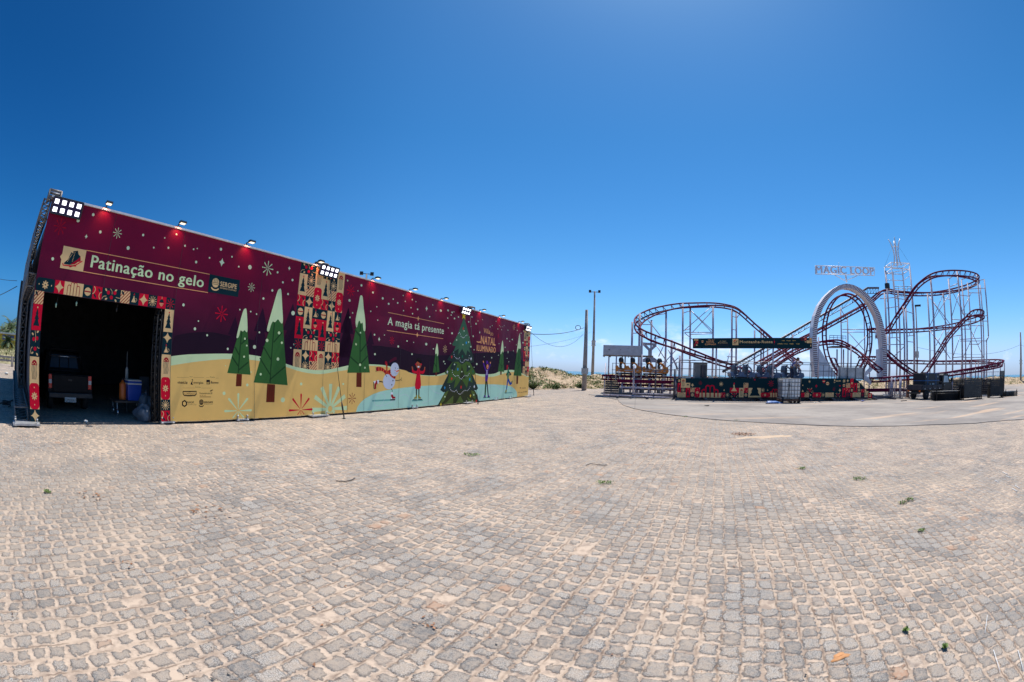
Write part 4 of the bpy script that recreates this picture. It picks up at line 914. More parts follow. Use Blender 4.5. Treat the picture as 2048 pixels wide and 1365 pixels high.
# guy ropes with turnbuckles
for (xt, yt, xb, yb), lab in zip(((659,552,688,838),(939,632,956,809),(1060.5,664,1067.5,791)), ('dark guy rope pegged in front of the patterned tile column','dark guy rope pegged in front of the big printed tree','thin guy rope pegged just beyond the far end of the wall')):
    s_, z_ = onwall(xt, yt); A = Wp(s_, -.03, z_); B = gnd(xb, yb, z=.0)
    t_ = thing('guy_rope', lab, 'guy rope', B, 0, 'guy ropes of the pavilion wall')
    mid = A.lerp(B, .88)
    mb = MB(); mb.tube([A, A.lerp(B, .5)-Z3*.04, mid], .009, M_wire, 5); mb.build('rope', t_)
    mb = MB(); mb.tube([mid, mid.lerp(B, .3), B+Z3*.05], [.012,.028,.02], M_blackmetal, 6); mb.lathe([(.05,0),(.05,.02),(.02,.03),(.02,.1)], M_blackmetal, B, 8); mb.build('turnbuckle', t_)

# ================================================================== inside the open garage bay
M_truckpaint = simple('dark_car_paint', (.006,.006,.008,1), .5, 0, var=.1, spec=.15)
M_glass = simple('window_glass', (.05,.08,.12,1), .08, var=0)
M_redlens = simple('red_lens', (.65,.02,.02,1), .2, var=0)
M_platew = simple('plate_white', (.55,.55,.53,1), .5, var=0)
M_black = simple('black_plastic', (.015,.015,.016,1), .5, var=0)
M_orange_plastic = simple('orange_plastic', (.6,.13,.02,1), .4, var=.06)
M_blue_plastic = simple('blue_plastic', (.01,.06,.36,1), .35, var=.05)
M_chrome = simple('chrome', (.6,.6,.62,1), .2, .9, var=0)
def lettering(body, P, X, Z, Nn, width, cap, mat, bold=.02, parent=None, name='lettering', depth=.004):
    vs, fs = glyphs(body); x0 = min(v[0] for v in vs); x1 = max(v[0] for v in vs); sx = width/(x1-x0); sz = cap/capheight(0)
    mb = MB(); mb.add([P+X*((v[0]-x0)*sx)+Z*(v[1]*sz)+Nn*depth for v in vs], fs, mat)
    return mb.build(name, parent)
def wheel(mb_t, mb_r, c, ax, r, w):
    ax = V(ax).normalized(); X = ax.cross(Z3).normalized()
    mb_t.lathe([(r*.62,-w/2),(r*.92,-w/2),(r,-w*.32),(r,w*.32),(r*.92,w/2),(r*.62,w/2)], M_rubber, c, 18, X, Z3, ax)
    mb_r.lathe([(r*.1,-w*.5),(r*.6,-w*.42),(r*.64,-w*.3),(r*.64,w*.3),(r*.6,w*.42),(r*.1,w*.5)], M_steel, c, 14, X, Z3, ax)
def make_wheel(root_, c, ax, r, w):
    a = MB(); b_ = MB(); wheel(a, b_, V(c), ax, r, w); o = a.build('wheel', root_); b_.build('rim', o)
# pickup seen from behind, nose into the bay
ga = gnd(*cp('G1', 280, 980)); gb = gnd(*cp('G1', 905, 990)); TW = (gb-ga).length*1.0
ctr = (ga+gb)/2; xr = (gb-ga).normalized(); fwd = V((-xr.y, xr.x, 0)); k_ = TW/1.72
def Tp(x, y, z): return ctr+xr*(x*k_)+fwd*(y*k_)+Z3*(z*k_)
tr = thing('pickup_truck', 'dark pickup truck parked tail outwards inside the dark garage bay', 'pickup truck', ctr)
def hull(name, prof, x0, x1, mat, par, bev=.03, taper=None):
    """side outline (y,z) swept across x"""
    mb = MB(); mb.prism(prof, x0, x1, mat, lambda y, z, d: Tp(d*(1 if not taper else (1-taper*max(0, z-1.05))), y, z)); o = mb.build(name, par); 
    bv = o.modifiers.new('Bevel','BEVEL'); bv.width = bev; bv.segments = 2; bv.limit_method = 'ANGLE'; return o
hull('bed', [(0,.55),(0,1.12),(.06,1.14),(1.5,1.14),(1.5,.5),(1.35,.42),(1.2,.62),(.95,.78),(.65,.78),(.4,.62),(.28,.45)], -.86, .86, M_truckpaint, tr)
hull('cab', [(1.5,.5),(1.5,1.14),(1.56,1.2),(1.72,1.72),(2.2,1.78),(3.0,1.72),(3.6,1.18),(4.7,1.08),(4.95,.8),(4.95,.45),(4.5,.42),(4.3,.72),(4.0,.78),(3.7,.7),(3.5,.42)], -.85, .85, M_truckpaint, tr, .04, .22)
mb = MB(); mb.add([Tp(-.62,1.575,1.25),Tp(.62,1.575,1.25),Tp(.54,1.70,1.66),Tp(-.54,1.70,1.66)], [(0,1,2,3)], M_glass); o = mb.build('rear_window', tr)
for x in (-.2,.2):
    mb = MB(); mb.bar(Tp(x,1.565,1.25), Tp(x,1.69,1.66), .03*k_, M_black); mb.build('window_bar', o)
mb = MB(); mb.tube([Tp(-.74,1.38,1.14),Tp(-.68,1.42,1.7),Tp(-.58,1.44,1.86),Tp(.58,1.44,1.86),Tp(.68,1.42,1.7),Tp(.74,1.38,1.14)], .033*k_, M_truckpaint, 8); mb.tube([Tp(-.68,1.41,1.62),Tp(.68,1.41,1.62)], .02*k_, M_chrome, 6); mb.build('roll_bar', tr)
mb = MB(); mb.box(Tp(0,-.025,.86), (1.36*k_,.04*k_,.5*k_), M_truckpaint, xr, fwd, Z3); mb.box(Tp(0,-.05,.98), (.16*k_,.02*k_,.06*k_), M_black, xr, fwd, Z3); mb.build('tailgate', tr, bevel=.015)
mb = MB(); mb.box(Tp(0,-.1,.52), (1.74*k_,.16*k_,.16*k_), M_blackmetal, xr, fwd, Z3); mb.build('bumper', tr, bevel=.02)
mb = MB(); mb.box(Tp(-.02,-.2,.40), (.44*k_,.02*k_,.14*k_), M_platew, xr, fwd, Z3); pl = mb.build('licence_plate', tr)
lettering('QMJ2D65', Tp(-.22,-.215,.355), xr, Z3, -fwd, .4*k_, .08*k_, M_black, .02, pl)
for x in (-.79, .79):
    mb = MB(); mb.box(Tp(x,-.01,.92), (.13*k_,.06*k_,.42*k_), M_redlens, xr, fwd, Z3); o = mb.build('taillight', tr, bevel=.01)
    mb = MB(); mb.box(Tp(x,-.045,.92), (.11*k_,.02*k_,.12*k_), M_platew, xr, fwd, Z3); mb.build('reversing_lamp', o)
for x in (-.72,.72):
    for y in (.8, 4.1): make_wheel(tr, Tp(x,y,.34), xr, .34*k_, .22*k_)
# trolley, cool box, canister, sack ...
c0 = gnd(*cp('G1', 1285, 1040)); X_ = xr; Y_ = fwd
ct = thing('flat_trolley', 'low dark trolley on castors carrying the blue cool box', 'trolley', c0)
cc = c0+X_*.30*S+Y_*.15
mb = MB(); mb.box(cc+Z3*.31*S, (.78*S,.5*S,.045), simple('brown_board', (.06,.045,.035,1), .7), X_, Y_, Z3); mb.build('deck', ct)
for i in (-1,1):
    for j in (-1,1):
        p = cc+X_*(i*.33*S)+Y_*(j*.2*S); mb = MB(); mb.tube([p+Z3*.29*S, p+Z3*.1*S], .015, M_steel, 6); mb.lathe([(.075*S,-.02),(.08*S,0),(.075*S,.02)], M_chrome, p+Z3*.085*S, 12, Y_, Z3, X_); mb.build('castor', ct)
top_z = .31*S+.024
cb = thing('cool_box', 'blue cool box with white lid rims standing on the trolley', 'cool box', cc+X_*.1*S-Y_*.06*S+Z3*top_z)
mb = MB(); b0 = cc+X_*.14*S-Y_*.06*S+Z3*top_z
def frustum(mb, c, a0, b0_, a1, b1, h, mat):
    vs = [c+X_*(i*a0/2)+Y_*(j*b0_/2) for i, j in ((-1,-1),(1,-1),(1,1),(-1,1))]+[c+X_*(i*a1/2)+Y_*(j*b1/2)+Z3*h for i, j in ((-1,-1),(1,-1),(1,1),(-1,1))]
    mb.add(vs, [(3,2,1,0),(4,5,6,7),(0,1,5,4),(1,2,6,5),(2,3,7,6),(3,0,4,7)], mat)
frustum(mb, b0, .33*S,.28*S,.37*S,.31*S,.34*S, M_blue_plastic); mb.build('body', cb, bevel=.012)
mb = MB(); mb.box(b0+Z3*.355*S, (.385*S,.325*S,.03*S), M_platew, X_,Y_,Z3); mb.box(b0+Z3*.39*S, (.37*S,.31*S,.045*S), M_blue_plastic, X_,Y_,Z3); mb.box(b0+Z3*.425*S, (.365*S,.305*S,.025*S), M_platew, X_,Y_,Z3); mb.build('lid', cb, bevel=.008)
ps = cc-X_*.12*S+Z3*top_z
cn_ = thing('orange_canister', 'orange canister beside the blue cool box on the trolley', 'canister', ps)
mb = MB(); mb.lathe([(.085*S,0),(.09*S,.02),(.09*S,.33*S),(.06*S,.37*S),(.03*S,.38*S),(.03*S,.42*S)], M_orange_plastic, ps, 16); mb.build('body', cn_); mb = MB(); mb.lathe([(.034*S,.41*S),(.034*S,.45*S)], M_black, ps, 12); mb.build('cap', cn_)
def crumple(name, lab, cat, p, r, mat, sc, seed, amp=.22, n=22):
    mb = MB(); mb.blob(p+Z3*r*sc[2]*.8, r, mat, seed, amp, n, sc); o = mb.build(name); tag(o, lab, cat); return o
m_bag, t, b = newmat('clear_plastic_sack'); b.inputs['Base Color'].default_value = (.16,.19,.23,1); b.inputs['Roughness'].default_value = .25; b.inputs['Alpha'].default_value = .92
bp = t.nodes.new('ShaderNodeBump'); bp.inputs['Strength'].default_value = 1; bp.inputs['Distance'].default_value = .06; t.links.new(noise(t, pos(t), 11, 5, .7).s, bp.inputs['Height']); t.links.new(bp.outputs[0], b.inputs['Normal'])
crumple('plastic_sack', 'big grey translucent plastic sack on the floor beside the garage door truss', 'plastic sack', gnd(*cp('G1',1690,1125))+Y_*.15, .23*S, m_bag, (1.15,.8,.72), 5)
crumple('plastic_bag', 'smaller grey plastic bag heaped behind the big sack by the garage door truss', 'plastic bag', gnd(*cp('G1',1770,1090))+Y_*.42, .26*S, m_bag, (.8,.7,1.05), 6)
crumple('red_bundle', 'small red bundle tucked against the left of the plastic sack', 'bundle', gnd(*cp('G1',1590,1075))+Y_*.05, .08*S, M_redlens, (1,1,.95), 8, .1)
crumple('white_pack', 'small white pack lying alone on the garage threshold', 'pack', gnd(*cp('G1',830,1150))+Y_*.12, .055*S, M_platew, (1,.8,.55), 9, .1)
m_bl = simple('grey_board', (.12,.13,.16,1), .5); m_bt = simple('plywood', (.20,.14,.08,1), .7)
def board(lab, px0, y0, px1, y1, n_, mat):
    P0 = None
    d0 = ray(*cp('G1', px0, y1)); d1 = ray(*cp('G1', px1, y0)); f = lambda d: EYE+d*((WDIST+n_)/d.dot(WN))
    A, B_ = f(d0), f(d1); mb = MB(); w_ = abs((B_-A).dot(WD)); zt, zb = max(A.z,B_.z), max(0, min(A.z,B_.z))
    c = (A+B_)/2; mb.box(V((c.x,c.y,(zt+0)/2)), (w_, .03, zt), mat, WD, (WN+Z3*.06).normalized(), Z3)
    o = mb.build('leaning_board'); tag(o, lab, 'board', 'boards leaning inside the garage bay')
board('dark blue-grey board leaning at the back right of the garage bay', 1600, 470, 1740, 830, 3.2*S, m_bl)
board('pale grey board leaning behind the blue cool box', 1570, 665, 1710, 800, 2.2*S, simple('pale_board', (.12,.14,.17,1), .5))
board('tan plywood board leaning beside the garage door truss', 1750, 600, 1850, 830, 2.6*S, m_bt)
pt = cc+X_*.14*S+Y_*.12*S
st = thing('stirring_pole', 'thin pole standing upright behind the blue cool box', 'pole', V((pt.x,pt.y,0))+Y_*.4)
mb = MB(); p_ = V((pt.x,pt.y,0))+Y_*.4; mb.tube([p_, p_+Z3*1.35*S], .012, M_steel, 6); mb.build('shaft', st); mb = MB(); mb.lathe([(.05,.75*S),(.045,.95*S),(.02,1.0*S)], M_platew, p_, 8); mb.build('bottle', st)
for k, (x, y0_, y1_, lab) in enumerate(((385,225,350,'longest pale cable end hanging under the door lintel, nearest the left post'),(655,265,330,'pale cable end hanging under the arches tile of the lintel'),(1195,350,415,'short dark cable end hanging under the striped tile of the lintel'))):
    s_, zt = onwall(*cp('B1', x, y0_), n=.1); s2, zb = onwall(*cp('B1', x-25+8*k, y1_), n=.1)
    mb = MB(); mb.tube([Wp(s_,.1,DZ+.02), Wp((s_+s2)/2+.02,.1,(DZ+zb)/2), Wp(s2,.1,zb)], .006, M_wire, 5); mb.lathe([(.01,0),(.022,-.03),(.012,-.09)], simple('cable_end', (.35,.55,.4,1), .4, var=0) if k < 2 else M_wire, Wp(s2,.1,zb), 8)
    tag(mb.build('hanging_cable'), lab, 'cable', 'cables hanging in the doorway')

# ================================================================== poles, wires and the far left
M_concpole = simple('concrete_pole', (.33,.30,.28,1), .8, var=.14, scale=2)
M_box = simple('meter_box', (.5,.5,.47,1), .5)
def pole(lab, base, top_z, r0, r1, lamps=None, box=None, lean=V((0,0,0))):
    t_ = thing('utility_pole', lab, 'pole', base)
    mb = MB(); n_ = 8; mb.tube([base+Z3*-.3, base+Z3*top_z*.5+lean*.5, base+Z3*top_z+lean], [r0,(r0+r1)/2,r1], M_concpole, 8); mb.build('shaft', t_)
    T = base+Z3*top_z+lean
    if lamps:
        side = V((base.y, -base.x, 0)).normalized()
        mb = MB(); mb.bar(T-side*.75-Z3*.1, T+side*.75-Z3*.1, .07, M_blackmetal); mb.build('crossarm', t_)
        for i in lamps:
            mb = MB(); c = T+side*i-Z3*.02; mb.box(c, (.32,.42,.3), M_blackmetal, side, V((-side.y,side.x,0)), Z3); mb.lathe([(.1,0),(.17,.16)], M_steel, c-Z3*.02, 10, V((0,0,1)), side, V((-side.y,side.x,0))); mb.build('lamp_head', t_)
    if box:
        for z_, w_, h_ in box:
            d = -V((base.x, base.y, 0)).normalized(); mb = MB(); mb.box(base+Z3*z_+d*(r0+.1), (w_, .25, h_), M_box, V((-d.y,d.x,0)), d, Z3)
            for q_ in (-1,1): mb.box(base+Z3*(z_+q_*h_*.35)+d*.0, (r0*2.3, r0*2.3, .05), M_blackmetal)
            mb.build('meter_box', t_)
    return t_, T
b1 = gnd(1168, 781); z1 = rho(1171.5, 620, hypot(b1.x,b1.y)/S).z
p1, T1_ = pole('shorter tapered concrete pole with a grey meter box near the pavilion end', b1, z1, .24, .13, None, [(1.75,.62,.55)])
r2 = 52; b2 = rho(1184, 771, r2); b2.z = max(.0, b2.z); z2 = rho(1189, 583, r2).z-b2.z
p2, T2_ = pole('tall slim lighting mast with two lamp heads, right of the shorter pole', b2, z2, .22, .11, (-.62,.62), [(z2*.44,.5,.75)])
b3 = gnd(2041, 768); z3_ = rho(2039, 665, hypot(b3.x,b3.y)/S).z
p3, T3_ = pole('distant dark utility pole at the right edge beyond the barriers', b3, z3_, .3, .2, None, [(z3_*.42,.6,.8)])
r4 = 55; b4 = rho(1834, 745, r4); b4.z = 0; z4 = rho(1831, 612, r4).z
t4 = thing('lighting_mast', 'slim lighting mast with a single head standing behind the coaster', 'mast', b4)
mb = MB(); mb.tube([b4, b4+Z3*z4], [.13,.09], M_concpole, 8); mb.build('shaft', t4); mb = MB(); sd = V((b4.y,-b4.x,0)).normalized(); mb.box(b4+Z3*z4+sd*.35, (.95,.3,.22), M_blackmetal, sd, V((-sd.y,sd.x,0)), Z3); mb.build('lamp_head', t4)
mb = MB(); mb.box(b4+Z3*(z4*.42), (.4,.4,.8), M_box); mb.build('control_box', t4)
r5 = 80; b5 = rho(731, 575, 33); s5, _ = onwall(731, 570); b5 = V((b5.x,b5.y,0)); z5 = rho(731, 548, 33).z
t5 = thing('lighting_mast', 'lighting mast with twin heads peeking over the pavilion roof', 'mast', b5)
mb = MB(); mb.tube([b5, b5+Z3*z5], [.14,.07], M_concpole, 8); mb.build('shaft', t5)
for i in (-1,1):
    sd = V((b5.y,-b5.x,0)).normalized(); mb = MB(); mb.bar(b5+Z3*z5, b5+Z3*z5+sd*i*.4, .05, M_blackmetal); mb.box(b5+Z3*(z5+.02)+sd*i*.45, (.3,.3,.26), M_blackmetal, sd, V((-sd.y,sd.x,0)), Z3); mb.build('lamp_head', t5)
def wire(lab, A, B_, sag, r=.018):
    mb = MB(); mb.tube([A.lerp(B_, k/16)-Z3*sag*4*(k/16)*(1-k/16) for k in range(17)], r*.65, M_wire, 5); o = mb.build('overhead_wire'); tag(o, lab, 'wire', 'overhead wires')
rp1 = hypot(b1.x,b1.y)/S
E1 = Wp(S1-.05, .2, 3.7*S); P1 = rho(1168, 656, rp1); wire('thick twisted cable running from the pavilion corner to the shorter pole', E1-Z3*.25, P1, .25, .035)
P1b = rho(1167, 668, rp1); wire('deeply sagging thin wire between the pavilion corner and the shorter pole', E1+Z3*.05, P1b, 1.15, .018)
wire('lowest thin wire crossing from the pavilion end to the lighting mast', Wp(S1-.02,.2,2.75*S), rho(1183, 664, r2), .25, .014)
mb = MB(); c = P1-V((b1.y,-b1.x,0)).normalized()*.55; mb.tube([c+V((cos(a)*.24*c.y/c.length, cos(a)*-.24*c.x/c.length, sin(a)*.2)) for a in (2*pi*k/14 for k in range(15))], .03, M_wire, 5); tag(mb.build('cable_loop'), 'dark coil of spare cable hung at the shorter pole', 'cable')
wire('long thin wire running behind the coaster to the right-hand pole', rho(1834, 695, r4), rho(2040, 690, hypot(b3.x,b3.y)/S), 1.3, .03)
wire('thin wire leaving the right edge from the distant pole', rho(2041, 690, hypot(b3.x,b3.y)/S), rho(2060, 695, 90), .1, .03)
for k, (y0_, y1_) in enumerate(((543,562),(600,575))):
    wire(['upper thin wire entering at the left edge towards the pavilion side','thicker wire entering at the left edge below the thin one'][k], rho(-40, [543,602][k], 22), rho(34, [562,573][k], 14), .1, .012+.008*k)

# far left: low rail, grassy bank, kiosk wall and palms
M_grass = leafmat('bank_grass', (.10,.12,.03,1), (.30,.27,.12,1))
def lp(x, y, r): return rho(x, y, r)
m_bank = simple('bank_earth', (.30,.26,.14,1), .95, var=.3, scale=.8, bump=.6)
mb = MB(); vs = []; NB, MBk = 44, 12
for i in range(NB+1):
    u = i/NB
    A = V((-17,26,0)).lerp(V((-42,-12,0)), u); nrm = V((-.84,.55,0))
    for j in range(MBk+1):
        v = j/MBk; p = A+nrm*(v*16); n_ = mnoise.fractal(p*.35, 1, 2, 4)
        vs.append((p.x, p.y, -.05 if j == 0 else (sin(min(1, v*2.2)*pi/2)*.28+.2*n_*sin(v*pi))))
mb.add(vs, [(i*(MBk+1)+j, i*(MBk+1)+j+1, (i+1)*(MBk+1)+j+1, (i+1)*(MBk+1)+j) for i in range(NB) for j in range(MBk)], m_bank, True); bank = mb.build('grassy_bank'); tag(bank, kind='structure')
rnd = random.Random(5); mb = MB()
for k in range(2600):
    i = rnd.randint(0, NB); j = rnd.randint(1, MBk); p = V(vs[i*(MBk+1)+j])+V((rnd.uniform(-.6,.6), rnd.uniform(-.6,.6), -.05))
    if mnoise.noise(p*.3) < -.1: continue
    for q_ in range(6):
        a = rnd.uniform(0,6.28); leaf(mb, p+V((rnd.uniform(-.3,.3), rnd.uniform(-.3,.3), 0)), V((cos(a)*.6, sin(a)*.6, rnd.uniform(.4,1.4))), rnd.uniform(.15,.4), rnd.uniform(.015,.05), M_grass, rnd)
tag(mb.build('bank_grass'), 'rough green and straw grass over the low bank at the far left', 'grass', kind='stuff')
rail = thing('low_rail', 'low pale rail on short posts along the foot of the grassy bank', 'rail', (-20, 21, 0))
A, B_ = V((-15.6,25.2,0)), V((-40,-12,0)); mb = MB()
for z_ in (.3,.48): mb.bar(A+Z3*z_, B_+Z3*z_, .09, M_concpole)
mb.build('beam', rail)
for k in range(24):
    p = A.lerp(B_, k/23); mb = MB(); mb.box(p+Z3*.25, (.14,.14,.5), M_concpole); mb.build('post', rail)
M_yellow = simple('yellow_wall', (.72,.52,.06,1), .7, var=.12); M_bluewin = simple('bluish_window', (.10,.12,.30,1), .2, var=0)
kc = rho(12, 702, 44); kc.z = -.3; kx = V((kc.y,-kc.x,0)).normalized(); ky = V((-kx.y,kx.x,0))
kk = thing('yellow_kiosk', 'yellow beach kiosk half hidden by palms at the far left', 'kiosk', kc)
zt = rho(10, 668, 44).z; zy = rho(10, 681, 44).z
mb = MB(); mb.box(V((kc.x,kc.y,(zt+kc.z)/2)), (7.5, 5, zt-kc.z), M_yellow, kx, ky, Z3); mb.build('wall', kk)
mb = MB(); mb.prism([(-4.2,0),(4.2,0),(4.0,.14),(-4.0,.14)], -3, 3, M_box, lambda x, y, d: V((kc.x,kc.y,zt))+kx*x+ky*d+Z3*y); mb.build('roof', kk)
for x in (-2.2, .2, 2.4):
    mb = MB(); mb.box(V((kc.x,kc.y,(zt+zy)/2))+kx*x-ky*2.52, (1.5,.06,(zt-zy)*.7), M_bluewin, kx, ky, Z3); mb.build('window', kk)
M_frond = leafmat('palm_leaf', (.03,.07,.02,1), (.11,.16,.05,1)); M_palmtrunk = simple('palm_bark', (.16,.12,.09,1), .9, var=.25, scale=9)
def palm(base, h, r, lab, seed):
    rnd = random.Random(seed); t_ = thing('palm_tree', lab, 'palm tree', base, 0, 'palms at the far left')
    lean = V((rnd.uniform(-.3,.3), rnd.uniform(-.3,.3), 0)); mb = MB(); mb.tube([base-Z3*.3, base+lean*.3+Z3*h*.5, base+lean+Z3*h], [.17,.12,.1], M_palmtrunk, 8); mb.build('trunk', t_)
    T = base+lean+Z3*h; mb = MB()
    for k in range(20):
        a = 2*pi*k/20+rnd.uniform(-.2,.2); el = rnd.uniform(-.3,1.1); d = V((cos(a)*cos(el), sin(a)*cos(el), sin(el))); pts = []; p = T.copy(); L_ = r*rnd.uniform(.8,1.1)
        for q_ in range(7): pts.append(p.copy()); p = p+d*(L_/6); d = (d+V((0,0,-.22))).normalized()
        mb.tube(pts, [.025]*3+[.015]*3+[.006], M_palmtrunk, 4)
        for q_ in range(1, 7):
            for w_ in range(3):
                c = pts[q_-1].lerp(pts[q_], w_/3); dd = (pts[q_]-pts[q_-1]).normalized(); sd = dd.cross(Z3); sd = sd.normalized() if sd.length > .05 else V((1,0,0))
                for sg in (-1,1):
                    ld = (sd*sg+dd*.7+V((0,0,-.35))).normalized(); ln = r*.34*(1-.45*q_/7); mb.add([c-dd*.03, c+ld*ln*.5+dd*.04, c+ld*ln, c+ld*ln*.5-dd*.04], [(0,1,2,3)], M_frond)
    mb.build('crown', t_)
for k, (x, yt, yb, r_, fr, lab) in enumerate(((9,664,705,48,1.5,'large palm in front of the yellow kiosk at the left edge'),(19,660,704,46,1.4,'palm with a bright trunk just right of the left-edge palm'),(25,652,704,52,1.7,'tallest palm, half hidden behind the pavilion side truss'),(3,676,706,43,1.2,'short palm cut by the left edge of the view'),(15,684,706,41,1.0,'lowest young palm in front of the kiosk windows'))):
    T = rho(x, yt, r_); B0 = rho(x, yb, r_); B0.z = max(-.3, B0.z); palm(V((T.x,T.y,B0.z)), max(1.0, T.z-B0.z), fr*S, lab, 60+k)
coil = gnd(*cp('E0', 80, 1080)); mb = MB(); mb.tube([coil+V((.14*cos(a*1.0)*(1+.1*sin(a*.4)), .14*sin(a), .03+.012*a/2)) for a in (k*.35 for k in range(56))], .014, M_wire, 5)
tag(mb.build('cable_coil'), 'coil of dark cable lying in the shade beside the pavilion side', 'cable')
mb = MB(); mb.tube([gnd(*cp('E0', x, y))+Z3*.015 for x, y in ((-60,1050),(0,1042),(60,1030),(130,1015),(190,990),(225,965))], .016, M_wire, 5); tag(mb.build('ground_cable'), 'dark cable running over the shaded cobbles into the pavilion sill', 'cable')
crumple('white_litter', 'white scrap of litter in the shade of the pavilion side', 'litter', gnd(*cp('E0',82,675)), .16, M_platew, (1,.6,.3), 21, .2, 10)

# ================================================================== the looping coaster
def paint(name, col, rough=.4, var=.12): return simple(name, col, rough, .1, var=var, scale=4)
M_rail = paint('maroon_track_paint', srgb(112,0,60,.74), .7); M_rail.node_tree.nodes['Principled BSDF'].inputs['Specular IOR Level'].default_value = .2; M_rail.node_tree.nodes['Principled BSDF'].inputs['Metallic'].default_value = 0; M_col = paint('white_support_paint', srgb(198,190,204,.85), .45); M_dkrail = paint('grey_beam_paint', srgb(96,92,104,.7))
M_archw = paint('white_arch_paint', srgb(238,234,236,.95), .4, .06); M_stripe = simple('arch_stripe', srgb(138,78,86,.7), .5)
M_fork = paint('light_grey_bracket', srgb(186,182,192,.85)); M_letter = simple('letter_grey', srgb(236,226,234,.95), .45); M_deck = simple('deck_plate', (.16,.15,.14,1), .6, .3); M_greybox = simple('grey_cabin', (.16,.17,.17,1), .5)
M_rust = simple('rusty_steel', (.30,.14,.08,1), .8, var=.25)
co = thing('roller_coaster', 'small maroon looping coaster on white lattice supports with a loop sign', 'roller coaster', Cp(12, 4, 0))
def cr_spline(P, n):
    out = []
    for i in range(len(P)-1):
        p0, p1, p2, p3 = P[max(0,i-1)], P[i], P[i+1], P[min(len(P)-1,i+2)]
        for k in range(n):
            t_ = k/n; out.append(tuple(.5*(2*p1[j]+(p2[j]-p0[j])*t_+(2*p0[j]-5*p1[j]+4*p2[j]-p3[j])*t_*t_+(3*p1[j]-p0[j]-3*p2[j]+p3[j])*t_**3) for j in range(4)))
    out.append(tuple(P[-1])); return out
def resample(P, step):
    out = [P[0]]; acc = 0
    for a, b_ in zip(P, P[1:]):
        d = (V(b_[:3])-V(a[:3])).length
        while acc+d >= step:
            u = (step-acc)/d; a = tuple(a[j]+(b_[j]-a[j])*u for j in range(4)); out.append(a); d = (V(b_[:3])-V(a[:3])).length; acc = 0
        acc += d
    return out
G = .34*S
def sweep_track(P, mats=M_rail, spine=True, tie=3, side_fn=None, g=None, parent=None, dark=False):
    g = g or G; P = resample(P, .3); n = len(P); L, R_, C, D_ = [], [], [], []
    prev = None
    for i in range(n):
        p = V(P[i][:3]); t_ = (V(P[min(i+1,n-1)][:3])-V(P[max(i-1,0)][:3])).normalized()
        if side_fn: s_ = side_fn(p, t_)
        else:
            h = t_.cross(Z3); h = h.normalized() if h.length > .12 else (prev or V((1,0,0)))
            s_ = h*cos(P[i][3])+h.cross(t_)*sin(P[i][3])
        s_ = (s_-t_*s_.dot(t_)).normalized(); prev = s_; nn = s_.cross(t_)
        if nn.z < 0 and not side_fn: nn = -nn
        L.append(p-s_*g); R_.append(p+s_*g); D_.append(p-nn*.26*S)
    mb = MB(); mb.tube(L, .07*S, mats, 6); mb.tube(R_, .07*S, mats, 6)
    if spine: mb.tube(D_, .065*S, mats, 6)
    for i in range(0, n, tie):
        mb.tube([L[i], R_[i]], .034*S, mats, 5)
        if spine: mb.tube([L[i], D_[i], R_[i]], .03*S, mats, 5)
    return mb.build('track', parent or co)
def TP(c, *pts): return [tuple(rho(x, y, r, c))+(radians(b_),) for x, y, r, b_ in pts]
trk = {}
# left hairpin: near strand up to the left, far strand back over the top and down to the right
A_ = TP('K1', (1900,1000,30.5,0),(1720,888,30.8,0),(1420,795,31,-8),(1160,705,31.2,-22),(960,632,31.5,-36),(790,576,32,-46),(640,515,32.5,-50),(560,452,33.2,-50),(538,388,34.2,-50),(575,330,35.4,-50),(660,278,36.6,-48),(790,228,37.8,-44),(1000,183,38.6,-38),(1200,168,39,-32),(1400,164,39,-26),(1560,180,39,-18),(1690,226,38.8,-8))
A_ += TP('K2', (950,60,38.6,0),(1090,180,38.4,0),(1200,280,38.2,0),(1330,400,38,0),(1450,520,37.8,0),(1540,590,37.5,0),(1650,650,37,0))
sweep_track(cr_spline(A_, 10))
# lift hill, crest, far strand to the top turn, drop
B_ = TP('K2', (1000,642,33.2,0),(1060,603,33.6,0),(1320,452,35,0),(1500,345,36,0),(1760,207,37.4,0))
B_ += TP('K3', (430,612,39,0),(620,505,40.4,0),(690,448,41.2,0),(735,412,41.6,0),(800,404,42,0))
B_ += TP('K4', (130,287,42.2,0),(300,300,43.6,-4),(460,299,44.8,-10),(580,288,45.6,-18),(690,268,46.2,-26),(800,238,46.4,-34),(868,206,46.2,-40),(888,182,45.4,-44),(862,155,44,-44),(790,134,42.8,-40),(700,124,41.8,-34),(600,122,40.8,-26),(500,132,40,-16),(425,162,39.6,-8),(352,217,39.4,0),(292,288,39.4,0),(212,412,39.4,0),(130,530,39.4,0),(66,632,39.2,0))
B_ += TP('K3', (735,735,38.4,0),(690,800,38,0))
sweep_track(cr_spline(B_, 10))
# second level: straight out, tight turn, steep drop to the ground
D_ = TP('K3', (640,715,39,0),(720,720,40,0))+TP('K4', (60,640,41.5,0),(150,636,42.4,0),(300,632,43.6,-4),(450,622,44.6,-12),(600,607,45.4,-22),(700,592,45.8,-34),(800,568,46,-44),(890,540,45.8,-50),(932,514,45,-52),(915,488,43.4,-50),(850,484,42,-40),(800,502,41.2,-26),(752,545,40.6,-10),(700,604,40.2,0),(620,695,39.8,0),(540,822,39.4,0),(460,945,39,0),(400,1030,38.4,0),(340,1075,37.6,0))
sweep_track(cr_spline(D_, 10))
# pink-lit lower drop beside the arch
sweep_track(cr_spline(TP('K4', (20,790,38.6,0),(70,842,38.4,-8),(160,925,38,-10),(240,985,37.6,-10),(330,1040,37.2,-6),(420,1075,36.6,0)), 10))
